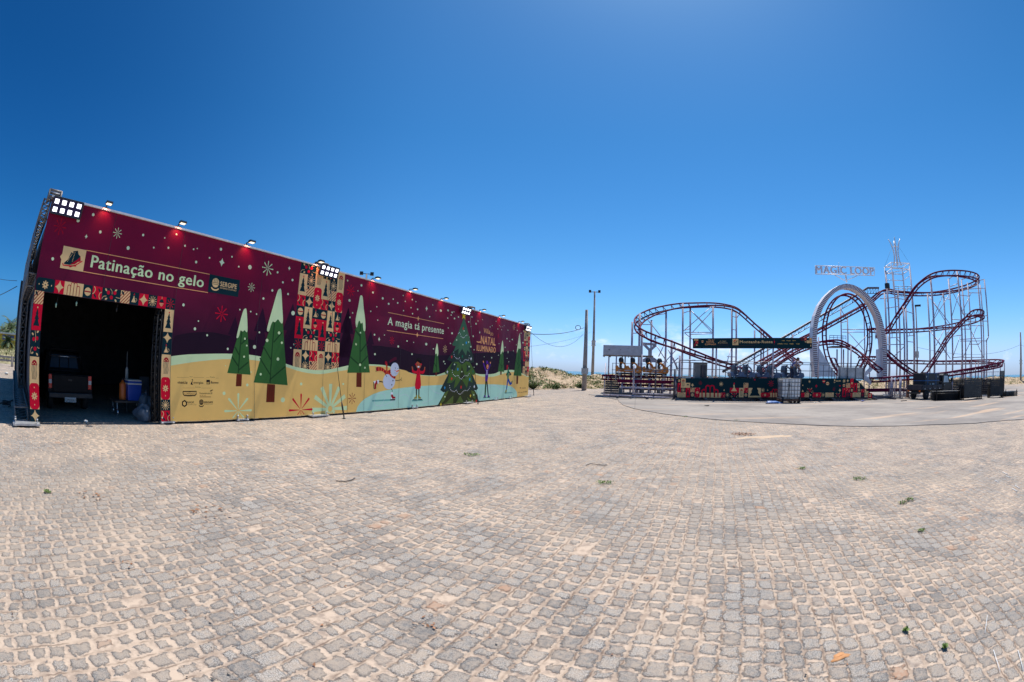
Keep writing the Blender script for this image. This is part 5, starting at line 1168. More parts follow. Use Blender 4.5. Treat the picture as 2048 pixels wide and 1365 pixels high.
# low outer circuit at the right
sweep_track(cr_spline(TP('K3', (560,942,41,0),(700,942,42,0))+TP('K4', (80,915,43,0),(300,918,44.5,0),(500,923,45.6,-4),(700,922,46.4,-8),(900,920,46.6,-14),(1040,922,46,-22),(1104,936,44.2,-28),(1070,952,42,-24),(900,983,38.8,-12),(700,1012,36.8,-6),(580,1030,36,-3),(380,1048,35.2,0),(200,1060,34.6,0),(0,1075,34,0))+TP('K3', (640,1110,33.5,0)), 10))
# pink-lit rise from the station into the level curve seen through the loop
sweep_track(cr_spline(TP('K2', (960,800,31.5,0),(1080,742,31.8,0),(1200,672,32.4,0),(1400,532,33.4,0),(1560,442,34.4,0))+TP('K3', (150,850,35.4,0),(230,822,36,0),(310,812,36.6,4),(390,816,37,10),(460,842,37,14),(540,886,36.6,16),(610,945,36,14),(670,1000,35.2,8),(730,1050,34.4,0)), 10))
# station and low transfer rails
sweep_track(cr_spline([tuple(Cp(u*S, 2.7*S, (1.30)*S))+(0,) for u in (-4.6,-2,0,3,6,9,11)], 4), tie=2)
sweep_track(cr_spline([tuple(Cp(u*S, 2.7*S, .75*S))+(0,) for u in (-3.5,-2,-.5,.5)], 4), tie=2)
# ---- the loop itself: both rails ride on a helix whose axis points towards us
LC = rho(*cp('K3', 463, 755), 36.2); LR = .0
lt = rho(*cp('K3', 455, 440), 36.2); RZ = lt.z-LC.z; RU = (rho(*cp('K3', 690, 700), 36.2)-rho(*cp('K3', 240, 700), 36.2)).dot(CU)/2
LP = []; NLP = 72
for k in range(NLP+1):
    a = -pi/2-.95+(2*pi+1.9)*k/NLP; v = 1.15*S*(k/NLP-.5)
    LP.append(tuple(V((LC.x,LC.y,LC.z))+CU*(RU*cos(a)*-1*-1)+CV*v+Z3*(RZ*sin(a)*(1.0 if sin(a) > 0 else 1.08)))+(0,))
sweep_track(LP, spine=False, tie=2, side_fn=lambda p, t_: CV, g=.36*S)
# ---- white arch round the loop
ac = rho(*cp('K3', 470, 700), 34.9)
def aw(u, z, v): return V((ac.x,ac.y,0))+CU*u+CV*v+Z3*z
ul = (atv(*cp('K3', 172, 700), 0)-CO).dot(CU)
dirA = ac-V((0,0,0))
va = (ac-CO).dot(CV)
def au(x, y): p = atv(*cp('K3', x, y), va/S); return (V((p.x,p.y,0))-V((ac.x,ac.y,0))).dot(CU), p.z
outer = [au(*p) for p in ((200,1105),(186,950),(180,800),(184,700),(200,610),(232,525),(280,455),(340,398),(395,365),(450,352),(510,362),(570,392),(630,440),(680,505),(725,590),(752,680),(768,770),(774,860),(776,960),(778,1060),(780,1140))]
inner = [au(*p) for p in ((236,1105),(222,950),(216,800),(220,710),(236,625),(268,545),(312,475),(362,425),(410,398),(450,388),(500,396),(550,420),(602,465),(648,525),(690,605),(716,690),(732,775),(740,865),(744,960),(746,1060),(748,1140))]
mb = MB(); Dp = .62*S; vs = []
for (uo, zo), (ui, zi) in zip(outer, inner): vs += [aw(uo,zo,0), aw(ui,zi,0), aw(ui,zi,Dp), aw(uo,zo,Dp)]
m_ = len(outer); fs = []
for i in range(m_-1):
    for k in range(4): fs.append((i*4+k, i*4+(k+1) % 4, (i+1)*4+(k+1) % 4, (i+1)*4+k))
fs += [(3,2,1,0), ((m_-1)*4, (m_-1)*4+1, (m_-1)*4+2, (m_-1)*4+3)]
mb.add(vs, fs, M_archw)
arch = mb.build('loop_arch', co)
mb = MB()
oo = cr_spline([(u,z,0,0) for u,z in outer], 12); ii = cr_spline([(u,z,0,0) for u,z in inner], 12)
ln_ = [0]
for a_, b_ in zip(oo, oo[1:]): ln_.append(ln_[-1]+hypot(b_[0]-a_[0], b_[1]-a_[1]))
def at_len(P, L_):
    k = 0
    while k < len(ln_)-2 and ln_[k+1] < L_: k += 1
    f = (L_-ln_[k])/max(1e-6, ln_[k+1]-ln_[k]); return tuple(P[k][j]+(P[k+1][j]-P[k][j])*f for j in range(4))
NB2 = int(ln_[-1]/.08); o2 = [at_len(oo, ln_[-1]*k/NB2) for k in range(NB2+1)]; i2 = [at_len(ii, ln_[-1]*k/NB2) for k in range(NB2+1)]; oo, ii = o2, i2
vs2 = []
for (u0,z0_,_,_), (u1,z1_,_,_) in zip(oo, ii): vs2 += [aw(u0+(u1-u0)*.06, z0_+(z1_-z0_)*.06, -.02), aw(u0+(u1-u0)*.94, z0_+(z1_-z0_)*.94, -.02)]
nq = len(oo)-1
for par, m_x in ((0, M_stripe), (1, M_archw)):
    fs2 = [(2*k, 2*k+1, 2*k+3, 2*k+2) for k in range(nq) if k % 2 == par]
    if par == 0: mb.add(vs2, fs2, m_x)
    else:
        mi_ = mb.mi(m_x)
        for f in fs2: mb.f.append(f); mb.m.append(mi_); mb.smooth.append(False)
mb.build('lamp_strip', arch)
mb = MB()
for pts in (((222,830),(216,1000),(225,1100),(385,1100),(300,960)),((745,870),(706,880),(706,960),(712,1100),(745,1130)),((706,960),(640,1040),(585,1095),(605,1110),(660,1060),(708,1010))):
    mb = MB(); mb.prism([au(*p) for p in pts], .25*S, .32*S, M_archw, lambda u, z, d: aw(u, z, d)); mb.build('gusset_plate', arch)
mb = MB(); mb.prism([au(*p) for p in ((525,1050),(545,1050),(638,1130),(632,1165),(540,1100))], -.4*S, -.3*S, M_archw, lambda u, z, d: aw(u, z, d)); mb.build('white_fairing', co)
# ---- sign over the arch
vs_ = va/S+.25
def su(x, y): p = atv(*cp('K3', x, y), vs_); return p
sg = None
mb = MB(); a, b_, c, d = su(203,208), su(678,225), su(676,288), su(205,275)
for p, q_ in ((a,b_),(b_,c),(c,d),(d,a)): mb.tube([p,q_], .03*S, M_archw, 6)
for k in (.2,.4,.6,.8): mb.tube([a.lerp(b_,k), d.lerp(c,k)], .02*S, M_archw, 5)
mb.tube([a.lerp(b_,.38), a.lerp(b_,.38)+Z3*.35], .012*S, M_archw, 5)
sfr = mb.build('sign_frame', co)
base = d.lerp(a, .06); wd = (c-d).dot(CU)
vsx, fsx = glyphs('MAGIC LOOP'); x0 = min(v[0] for v in vsx); x1 = max(v[0] for v in vsx); ch = capheight(0); hh = (a.z-d.z)*.86
mbl = MB(); tilt = (c.z-d.z)/wd
f_ = lambda v, dd, ox=0: base+CU*((v[0]-x0+ox)/(x1-x0)*wd*.985)+Z3*(v[1]/ch*hh+(v[0]-x0)/(x1-x0)*wd*tilt)-CV*dd
mbl.add([f_(v, .16) for v in vsx], fsx, M_letter); mbl.add([f_(v, .164, .028) for v in vsx], fsx, M_letter); mbl.add([f_(v, .168, -.028) for v in vsx], fsx, M_letter); mbl.add([f_(v, .02) for v in vsx], [tuple(reversed(f)) for f in fsx], M_letter)
ed = {}
for f in fsx:
    for i in range(len(f)):
        e = (f[i], f[(i+1) % len(f)]); ed[e] = 1
n0 = len(vsx); vv = [f_(v, .16) for v in vsx]+[f_(v, .02) for v in vsx]
mbl.add(vv, [(b2_, a2_, n0+a2_, n0+b2_) for (a2_, b2_) in ed if (b2_, a2_) not in ed], M_archw)
mbl.build('sign_letters', sfr)
mb = MB(); m0 = su(455,342); m1 = su(447,282); mb.tube([m0, m1], .07*S, M_archw, 8); mb.tube([su(440,328), su(360,284)], .03*S, M_archw, 6); mb.tube([su(465,322), su(540,290)], .03*S, M_archw, 6); mb.build('sign_mast', sfr)
# ---- lift walkway behind the lift track
def W2(c, x, y, r): return rho(*cp(c, x, y), r)
topl = [W2('K2',480,760,33.0),W2('K2',740,608,34.0),W2('K2',1000,460,35),W2('K2',1380,250,36.6),W2('K2',1760,30,38.4),W2('K3',500,465,40),W2('K3',622,387,41.4),W2('K3',712,387,42.2)]
lowl = [W2('K2',560,780,33.2),W2('K2',800,640,34.2),W2('K2',1060,490,35.2),W2('K2',1400,305,36.8),W2('K2',1760,95,38.6),W2('K3',500,508,40.2),W2('K3',622,432,41.6),W2('K3',712,432,42.4)]
mb = MB(); mb.tube(topl, .10*S, M_dkrail, 6); mb.tube(lowl, .035*S, M_dkrail, 6)
def along(P, u): 
    k = min(int(u*(len(P)-1)), len(P)-2); f = u*(len(P)-1)-k; return P[k].lerp(P[k+1], f)
for k in range(29):
    u = k/28; mb.tube([along(topl,u), along(lowl,u)], .022*S, M_dkrail, 5)
    if k < 28: mb.tube([along(lowl,u), along(topl,u+1/28)], .016*S, M_dkrail, 4)
mb.build('lift_walkway', co)
# ---- supports
def col(c, x, yt, r, w=.085, yb=None):
    T = rho(*cp(c, x, yt), r); z0_ = 0 if yb is None else rho(*cp(c, x, yb), r).z
    mb = MB(); mb.tube([V((T.x,T.y,z0_)), T], w*S*1.05, M_col, 8)
    if z0_ == 0: mb.box(V((T.x,T.y,.05)), (.5,.5,.07), M_steel)
    mb.build('support_column', co); return T
def brace(c, p, q_, r1, r2, w=.032, mat=None):
    a_, b_ = rho(*cp(c,*p), r1), rho(*cp(c,*q_), r2); mb = MB(); mb.tube([a_, b_], w*S*1.15, mat or M_col, 6); mb.build('brace' if abs(a_.z-b_.z) > .25*hypot(a_.x-b_.x, a_.y-b_.y) else 'strut', co)
for x, yt, r in ((482,365,34.2),(566,268,35.2),(592,450,33.2),(700,345,36.6),(866,250,38),(930,570,31.6),(1055,155,38.6),(1140,185,39.2),(1398,182,39),(1612,225,39),(1662,240,39.6)): col('K1', x, yt, r)
for x, yt, r in ((945,155,38),(1040,160,38.6),(1075,175,38.8),(1500,215,37),(1135,420,36),(1590,560,35)): col('K2', x, yt, r, .07)
for p, q_, r1, r2 in (((490,495),(566,492),34.2,35.2),((600,395),(700,398),35.5,36.6),((745,290),(860,270),37.2,38),((660,345),(800,525),36,37),((730,550),(860,548),36.6,38),((1062,265),(1140,238),38.6,39.2),((1062,465),(1140,442),38.6,39.2),
    ((1075,485),(1398,485),38.7,39),((1150,508),(1398,500),39.1,39),((1080,455),(1380,195),38.7,39),((1160,490),(1398,232),39.1,39),((1150,240),(1398,470),39.2,39),((1165,255),(1390,490),39.3,39),((1075,490),(1180,575),38.7,38.9),((1612,245),(1662,255),39,39.5),((1612,300),(1662,315),39,39.5),((1620,450),(1660,460),39,39.5),((1670,320),(1706,268),39.4,39.6),
    ((1560,760),(1660,765),38.5,39.4),((1556,840),(1600,670),38,39),((735,950),(1000,660),31.6,31.6),((860,900),(1005,775),31.5,31.5),((760,640),(880,830),33,33),((780,760),(835,640),33,33),((940,760),(1000,900),32,32),((600,800),(760,800),33.5,33.5),((760,815),(870,818),33.5,34),((1060,800),(1200,800),35,35),((890,680),(1000,920),31.8,31.8)):
    brace('K1', p, q_, r1, r2)
mb = MB()   # grey forked bracket under the hairpin
vb = 33.4; kf = lambda x, y: rho(*cp('K1', x, y), vb)
for p, q_, w in (((600,612),(757,625),.18),((610,618),(682,690),.2),((750,628),(682,690),.2),((682,680),(682,775),.26),((682,760),(606,806),.2),((682,760),(752,806),.2),((600,806),(757,812),.2)): mb.bar(kf(*p), kf(*q_), .12*S, M_fork, w*S)
mb.build('bracket_plate', co)
# tower, crest and right-hand forest of columns (K4)
for x, yt, r, w in ((50,100,41,.075),(115,110,41.4,.07),(205,112,43,.07),(268,60,42.6,.075),(40,300,41,.08),(160,285,42,.08),(290,340,43,.08),(455,132,40.2,.095),(430,302,44.6,.08),(575,292,45.4,.08),(622,175,42,.08),(700,97,41.8,.09),(740,182,43,.07),(795,208,44,.07),(880,132,45.6,.08),(910,228,46.4,.07),(210,425,39.4,.08),(235,440,40,.07)):
    col('K4', x, yt, r, w)
for x, yt, r in ((1132,935,44.6),(1095,945,43.6),(1030,960,42),(950,975,40),(870,990,38.8),(760,1005,37.4),(660,1018,36.6),(820,925,46.4),(870,922,46.6),(895,920,46.6),(740,925,46.4),(185,1062,34.6),(120,1068,34.4),(100,1070,34.4),(60,680,38.6),(80,690,40)):
    col('K4', x, yt, r, .06)
for x, yt, yb, r in ((948,178,700,46),):
    T = col('K4', x, yt, r, .075, 700); 
    mb = MB(); q1 = rho(*cp('K4',988,700), r); q2 = rho(*cp('K4',968,738), r); mb.tube([V((T.x,T.y,q1.z)), V((q2.x,q2.y,q2.z))], .07*S, M_col, 8); mb.tube([q2, V((q2.x,q2.y,0))], .07*S, M_col, 8); mb.build('support_column', co)
for p, q_, r1, r2 in (((640,245),(715,212),42,41.9),((622,180),(690,128),42,41.9),((715,320),(800,330),42.4,43.6),((750,270),(955,258),43,46),((740,180),(870,140),43,45.5),((810,300),(915,302),44,46),((800,250),(890,225),44,46),((895,190),(948,178),45.5,46),
    ((590,345),(640,365),45,43),((435,320),(640,590),44.6,43),((460,350),(620,600),44,44),((575,310),(455,600),45.4,44),((625,320),(490,540),43,43),((650,540),(730,548),42,42.4),((660,290),(760,500),42,43),((720,300),(655,510),42,42),((830,300),(750,470),44,43),((740,420),(750,490),42.4,42.4),((750,490),(830,496),42.5,43.5),((920,520),(980,505),45.5,46),((760,560),(985,558),43,46),((800,600),(945,600),44,46),
    ((730,630),(830,632),42.6,43.6),((660,695),(750,685),42,42.6),((600,660),(650,664),44,42),((730,725),(930,712),42.6,46),((730,740),(970,738),42.8,46),((810,768),(900,770),44,45),((890,770),(920,745),45,46),((660,890),(760,882),42,42.6),((760,890),(940,888),42.8,45.8),((800,590),(940,885),43,45.8),((890,590),(760,880),45,43),((730,690),(660,890),42.4,42),((640,620),(560,760),43,44),((500,700),(640,900),43,42.6),((450,640),(600,850),44,43.4),((580,640),(510,780),44.6,43),
    ((60,440),(165,425),41.2,42),((215,462),(290,485),39.8,42.8),((80,712),(180,705),39,42),((60,772),(225,770),39,40),((240,742),(305,750),40.4,43),((245,695),(300,688),40.4,43),((100,655),(185,660),40,42),((100,905),(225,785),39.4,40),((150,715),(180,750),41,42),((110,660),(110,705),40.4,40.4),((270,655),(270,690),42,42),((0,355),(165,340),41,42),((130,350),(265,365),41.6,42.8)):
    brace('K4', p, q_, r1, r2)
# lattice head of the lift tower with its crown of curved blades
hd = MB(); A, B2, C2, D2 = [rho(*cp('K4',*p), r) for p, r in (((40,68),41),((100,24),43.4),((268,32),44.6),((200,76),42.2))]
for zo in (0, -.55*S):
    for p, q_ in ((A,B2),(B2,C2),(C2,D2),(D2,A),(A,C2)): hd.tube([p+Z3*zo, q_+Z3*zo], .038*S, M_archw, 6)
for p in (A,B2,C2,D2): hd.tube([p, p-Z3*3.0*S], .045*S, M_archw, 6)
for zo in (-1.1,-2.0):
    hd.tube([A+Z3*zo*S, D2+Z3*zo*S, C2+Z3*zo*S], .03*S, M_archw, 6)
for zo in (-2.7,-3.1):
    hd.tube([B2+Z3*zo*S, C2+Z3*zo*S, D2+Z3*zo*S], .028*S, M_dkrail, 6)
hdo = hd.build('tower_head', co)
mb = MB(); ctr_ = (A+C2)/2; 
for k in range(4):
    a = pi/4+pi/2*k; d_ = V((cos(a), sin(a), 0))
    mb.tube([ctr_+d_*(.62*S*(1-q_/6)**2.2*0+(.22+.42*((q_-2.4)/3.6)**2)*S)+Z3*(q_/6*2.45*S-.05) for q_ in range(7)], [.07*S]*5+[.06*S,.04*S], M_archw, 6)
for zo in (1.7,): 
    for k in range(4): a = pi/4+pi/2*k; a2 = a+pi/2; mb.tube([ctr_+V((cos(a),sin(a),0))*.25*S+Z3*zo*S, ctr_+V((cos(a2),sin(a2),0))*.25*S+Z3*zo*S], .02*S, M_archw, 5)
for p in (A, C2): mb.tube([p, ctr_+(p-ctr_).normalized()*.3*S+Z3*2.0*S], .01*S, M_wire, 4)
mb.build('crown_blades', hdo)
mb = MB(); p = rho(*cp('K4',66,238), 41); mb.box(p, (.4,.4,.5), M_black); mb.build('speaker_box', co)
# crest platform rail and small inner platform seen through the loop
mb = MB()
for x0, y0_, x1, y1_, r in ((130,242,280,245,43.4),(130,262,280,266,43.4)): mb.tube([rho(*cp('K4',x0,y0_),r), rho(*cp('K4',x1,y1_),r)], .025*S, M_dkrail, 5)
for x in (130,170,215,250,280): mb.tube([rho(*cp('K4',x,242),43.4), rho(*cp('K4',x,285),43.4)], .02*S, M_dkrail, 5)
mb.build('crest_railing', co)
mb = MB(); pA = rho(*cp('K3',320,862), 38); pB = rho(*cp('K3',452,862), 38.6); mb.bar(pA, pB, 1.0*S, M_dkrail, .12*S)
for y_ in (768,785): mb.tube([rho(*cp('K3',318,y_),38), rho(*cp('K3',450,y_+6),38.6)], .022*S, M_dkrail, 5)
for x in (318,350,380,425,450): mb.tube([rho(*cp('K3',x,768),38.2), rho(*cp('K3',x,850),38.2)], .02*S, M_dkrail, 5)
mb.build('brake_platform', co)
for x, yt, r in ((378,880,38.2),(430,880,38.5),(405,540,40),(460,600,40.2),(590,530,40.6),(637,690,40),(490,850,36)): col('K3', x, yt, r, .06)
for p, q_, r1, r2 in (((420,720),(640,722),40.2,40),((420,742),(600,742),40.3,40.5),((470,745),(605,900),40.2,40.5),((635,750),(490,900),40,40),((410,560),(455,640),40,40.2),((415,665),(455,655),40,40.2),((590,540),(640,560),40.6,40),((680,720),(690,800),38,38),((690,730),(700,790),38,38)): brace('K3', p, q_, r1, r2)
# base frame: sleepers, beams and trestles
mb = MB()
for v in (.6, 2.0, 3.4): mb.box(Cp(6*S, v*S, .14*S), (20*S, .14*S, .16*S), M_dkrail, CU, CV, Z3)
for k in range(12): mb.box(Cp((-3.5+k*1.75)*S, 2*S, .09*S), (.14*S, 4.4*S, .12*S), M_dkrail, CU, CV, Z3)
mb.build('base_frame', co)
mb = MB(); mb.box(Cp(19*S, 4.2*S, .5*S), (9*S, .22*S, .26*S), M_rail, CU, CV, Z3); mb.build('loop_base_beam', co)
for k in range(5):
    mb = MB(); p = Cp((-3.3+k*.85)*S, 2.0*S, 0); 
    for dx in (-.18,.18): mb.tube([p+CU*dx*S*0+CV*dx*3*S, p+CV*dx*2*S+Z3*1.2*S], .05*S, M_col, 6)
    mb.tube([p-CV*.5*S+Z3*.5*S, p+CV*.5*S+Z3*.5*S], .035*S, M_col, 6); mb.build('trestle', co)

# ================================================================== station platform with printed skirt and banner
def pplane(v):
    def f(x, y, c='ID'):
        p = atv(*cp(c, x, y), v); return (p-CO).dot(CU), p.z
    return f
st_ = thing('station_platform', 'raised coaster station platform with a teal printed skirt and railing', 'platform', Cp(6*S, .5*S, 0))
ps_ = Print(Cp(0, 0, 0), CU, -CV, pplane(0), INK); J = ps_.pts
skirt = J('ID', (1354,757),(1420,757),(1490,757),(1560,757),(1630,757),(1699,757.2),(1707,757.2))+J('J2', (1570,72),(1655,122),(1760,225),(1862,332),(1945,392),(1947,462),(1503,456))+J('ID',(1640,796.2),(1560,796),(1490,796),(1420,796),(1354,795.3))
ps_.poly(skirt, 'teal', 0); ps_.mb.prism(skirt, .005, .05, M_dark, lambda a, z, d: Cp(a, d, z))
def bx(c, kind, x0, y0, x1, y1, bgc=None, L=1):
    a0, z0 = ps_.proj(x0, y1, c); a1, _ = ps_.proj(x1, y1, c); _, z1 = ps_.proj(x0, y0, c)
    if kind: ps_.motif(kind, a0, z0, a1-a0, z1-z0, bgc, None, L)
    else: ps_.rect(a0, z0, a1-a0, z1-z0, bgc, L)
for a in (('ball',97,70,165,160),('jelly',165,72,258,258),('ornament',258,160,350,258,'cream'),('tree',97,160,165,350,'red'),('burst',165,258,258,350),('tree',258,258,350,450,'red'),('stripes',350,258,442,350),('flower',442,258,540,450),('arches',97,350,258,450),('ball',350,350,442,450),
    ('vine',960,358,1048,450),('burst',1048,358,1140,450),('berries',1140,358,1325,450),('jelly',1325,262,1418,450),('stripes',1418,162,1512,262),('vine',1418,262,1508,358),('ball',1418,358,1508,450),('flower',1760,358,1935,450)): bx('J1', *a)
for a in (('stripes',590,360,680,450),('flower',750,358,920,450),('burst',920,358,1000,450),('arches',1005,358,1170,450),('berries',1190,360,1320,450),('tree',1340,262,1418,450,'red'),('stripes',1418,170,1500,262),('vine',1418,262,1500,356),('aster',1418,360,1500,450),
    ('flower',1503,75,1565,262),('vine',1503,360,1550,450),('tree',1565,168,1640,352,'red'),('ornament',1640,170,1690,262,'cream'),('burst',1640,262,1715,352),('arches',1550,356,1710,450),('ball',1503,262,1562,356),('aster',1712,360,1785,450),('vine',1716,290,1785,356),('tree',1787,290,1815,450,'cream'),('tree',1815,330,1860,450,'cream'),('ball',1862,368,1938,455,'red')): bx('J2', *a)
bx('J1', None, 1510, 262, 1760, 450, 'cream'); bx('J1', None, 1145, 262, 1325, 358, 'red'); bx('J1', None, 540, 358, 960, 450, 'cream'); bx('J1', None, 1935, 360, 2048, 450, 'cream'); bx('J2', None, 0, 360, 130, 450, 'cream'); bx('J2', None, 520, 360, 590, 450, 'red')
ps_.polyc('J1', ((1645,110),(1700,250),(1690,270),(1720,330),(1705,340),(1745,420),(1540,420),(1585,340),(1565,335),(1600,270),(1588,262)), 'teal', 2); ps_.ellc('J1', 1643, 100, 15, 'red', 2)
ps_.polyc('J1', ((1168,328),(1290,328),(1242,258),(1240,200),(1216,200),(1220,258)), 'cream', 3); ps_.polyc('J1', ((1232,148),(1252,185),(1232,196),(1214,185)), 'red', 3)
def archs(c, xs_, yb, w_):
    for x0, x1, yt in xs_:
        r_ = (x1-x0)/2; ps_.strokec(c, [(x0,yb)]+[((x0+x1)/2-r_*cos(pi*k/8), yt+r_-r_*sin(pi*k/8)) for k in range(9)]+[(x1,yb)], w_*S, 'red', 4)
archs('J1', ((590,662,295),(666,750,215),(750,834,215),(838,908,295)), 450, .075); archs('J1', ((1945,1995,340),(1995,2046,290)), 450, .06); archs('J2', ((0,45,290),(48,82,290),(84,128,345)), 450, .06)
for c, x, y, r, k_2 in (('J1',560,165,42,'dred'),('J1',1970,175,68,'red'),('J2',1180,285,42,'dred')):
    a, z_ = ps_.proj(x, y, c); _, z2 = ps_.proj(x, y-r, c); ps_.rays(a, z_, z2-z_, 8, k_2, 2, .06, .16, .1, pi/2)
for c, x, y, r in (('J1',972,185,48),('J1',1805,308,46),('J2',690,135,28),('J2',1380,125,42)):
    a, z_ = ps_.proj(x, y, c); _, z2 = ps_.proj(x, y-r, c); ps_.rays(a, z_, z2-z_, 14, 'cream', 2, .06, .1, .1); ps_.ell(a, z_, (z2-z_)*.42, (z2-z_)*.42, 'cream', 3)
for c, x, y, r, k_2 in (('J1',398,208,40,'cream'),('J1',1032,308,21,'cream'),('J1',1902,308,22,'cream'),('J2',555,210,20,'cream'),('J2',825,225,36,'red'),('J2',712,405,24,'cream'),('J2',1295,310,40,'cream'),('J2',1455,120,36,'cream')):
    a, z_ = ps_.proj(x, y, c); _, z2 = ps_.proj(x, y-r, c); ps_.star4(a, z_, (z2-z_)*.9, z2-z_, k_2, 2)
for x, y, r, in ((1050,175,32),(1378,213,26)):
    ps_.ellc('J2', x, y, r, 'cream', 2); a, z_ = ps_.proj(x, y, 'J2'); ps_.rect(a-.11*S, z_-.02*S, .22*S, .04*S, 'dred', 3)
ps_.polyc('J2', ((950,105),(1000,105),(1003,135),(975,172),(948,135)), 'red', 2); ps_.polyc('J2', ((952,125),(1000,125),(998,140),(953,140)), 'cream', 3); ps_.ellc('J2', 1298, 220, 14, 'red', 2); ps_.polyc('J2', ((535,340),(572,340),(558,300),(548,300)), 'cream', 2)
bx('J2', 'berries', 620, 262, 770, 358, 'teal')
a, z_ = ps_.proj(1190, 125, 'J2'); crest_P = pr; 
for yy in (0,): ps_.ell(a, z_+.05*S, .05*S, .05*S, 'cream', 2); ps_.stroke([(a-.06*S, z_-.05*S), (a, z_-.1*S), (a+.06*S, z_-.05*S)], .03*S, 'cream', 2)
a1, _ = ps_.proj(1215, 140, 'J2'); a2, _ = ps_.proj(1310, 140, 'J2'); ps_.text('SERGIPE', a1, a2, z_-.04*S, .08*S, 'cream', 2, .03)
ps_.mb.build('printed_skirt', st_)
mb = MB(); zd = 1.265*S; mb.box(Cp(6.4*S, 1.0*S, zd-.03*S), (12.7*S, 1.86*S, .07*S), M_deck, CU, CV, Z3); mb.build('deck', st_)
for k in range(9):
    mb = MB(); mb.box(Cp((.2+k*1.55)*S, .9*S, .6*S), (.09*S, .09*S, 1.16*S), M_dkrail, CU, CV, Z3); mb.build('deck_post', st_)
mb = MB()
def rails(mb, u0, u1, v, zs, posts, w=.022):
    for z_ in zs: mb.tube([Cp(u0*S, v*S, z_*S), Cp(u1*S, v*S, z_*S)], w*S, M_dkrail, 6)
    for k in range(posts+1): u = u0+(u1-u0)*k/posts; mb.tube([Cp(u*S, v*S, zd), Cp(u*S, v*S, max(zs)*S)], w*S, M_dkrail, 6)
rails(mb, .1, 13.0, .12, (2.32,), 9); rails(mb, .1, 11.5, 1.9, (2.25, 1.85), 12); rails(mb, 10.4, 13.0, .2, (1.35, 2.15), 4)
mb.build('railing', st_)
m_mesh = simple('rail_sheet', (.42,.44,.46,1), .5, .3)
for u0, u1 in ((10.9, 13.0),):
    mb = MB(); mb.box(Cp((u0+u1)/2*S, .25*S, 1.72*S), ((u1-u0)*S, .012, .72*S), m_mesh, CU, CV, Z3); mb.build('railing_panel', st_)
for u, v in ((2.35,.1),(6.05,.1),(9.3,.1)):
    mb = MB(); T = 3.62 if u < 8 else 3.9; mb.tube([Cp(u*S, v*S, zd), Cp(u*S, v*S, T*S)], .055*S, M_col, 8); mb.build('banner_post', st_)
pb = Print(Cp(0, -.05*S, 0), CU, -CV, pplane(-.05), INK); bq = pb.pts('ID', (1386,677.2),(1465,676.4),(1545,676),(1624,676.4),(1624,697.6),(1545,697.2),(1465,697.2),(1386,697.2))
pb.poly(bq, 'teal', 0); pb.mb.prism(bq, .0, .10*S, M_dark, lambda a, z, d: Cp(a, -.05*S+.004+d, z))
def bt(c, body, x0, x1, yb, yt, col_='cream', bold=.015):
    a0, z0 = pb.proj(x0, yb, c); a1, z1 = pb.proj(x1, yb, c); _, zt_ = pb.proj(x0, yt, c); pb.text(body, a0, a1, z0, zt_-z0, col_, 3, bold, z1)
a0, z0 = pb.proj(1488.5, 691.5); a1, _ = pb.proj(1546.5, 691.5)
a1, z1 = pb.proj(*cp('N2', 712, 262)); a0, z0 = pb.proj(*cp('N1', 1568, 265)); _, zt_ = pb.proj(*cp('N1', 1568, 180)); pb.text('Montanha-Russa', a0, a1, z0, zt_-z0, 'cream', 3, .012, z1)
bt('N1','Vila do', 570, 755, 185, 145, 'peach'); bt('N1','NATAL', 525, 765, 250, 200, 'peach', .03); bt('N1','ILUMINADO', 475, 818, 325, 275, 'peach', .02); bt('N1','A magia', 935, 1135, 215, 185); bt('N1','tá presente', 880, 1180, 268, 235)
pb.polyc('N1', ((1338,128),(1525,128),(1525,325),(1338,325)), 'cream', 2); pb.strokec('N1', ((1375,280),(1400,250),(1450,225),(1490,185)), .05*S, 'teal', 3); pb.strokec('N1', ((1370,215),(1400,195),(1450,155)), .06*S, 'red', 3); pb.strokec('N1', ((1395,300),(1490,240)), .02*S, 'dred', 3)
for yy in (305, 340): pb.strokec('N1', ((860,yy-5),(1210,yy-5)), .006*S, 'trunk', 2)
pb.ellc('N1', 393, 212, 35, 'cream', 2); pb.strokec('N1', ((362,212),(424,212)), .04*S, 'dred', 3)
for x0, y0_, x1, y1_, k_2, mo in ((130,128,258,185,'cream','arches'),(170,192,255,278,'red','vine'),(135,285,168,360,'red','tree'),):
    a0, z0 = pb.proj(x0, y1_, 'N1'); a1, _ = pb.proj(x1, y1_, 'N1'); _, z1 = pb.proj(x0, y0_, 'N1'); pb.motif(mo, a0, z0, a1-a0, z1-z0, k_2, None, 2)
a, z_ = pb.proj(213, 325, 'N1'); pb.star4(a, z_, .07*S, .07*S, 'cream', 3)
for x0, y0_, x1, y1_, k_2, mo in ((1705,105,1785,175,'red','flower'),(1785,180,1868,262,'cream','ball'),(1875,105,1945,262,'cream','jelly'),(1800,110,1868,175,'teal','ornament')):
    a0, z0 = pb.proj(x0, y1_, 'N2'); a1, _ = pb.proj(x1, y1_, 'N2'); _, z1 = pb.proj(x0, y0_, 'N2'); pb.motif(mo, a0, z0, a1-a0, z1-z0, k_2, None, 2)
a, z_ = pb.proj(1640, 145, 'N2'); pb.rays(a, z_, .1*S, 8, 'dred', 3, .06, .16, .1); a, z_ = pb.proj(1745, 222, 'N2'); pb.star4(a, z_, .05*S, .06*S, 'cream', 3); a, z_ = pb.proj(1915, 330, 'N2'); pb.motif('bell', a-.08*S, z_-.1*S, .16*S, .2*S, 'teal', None, 2)
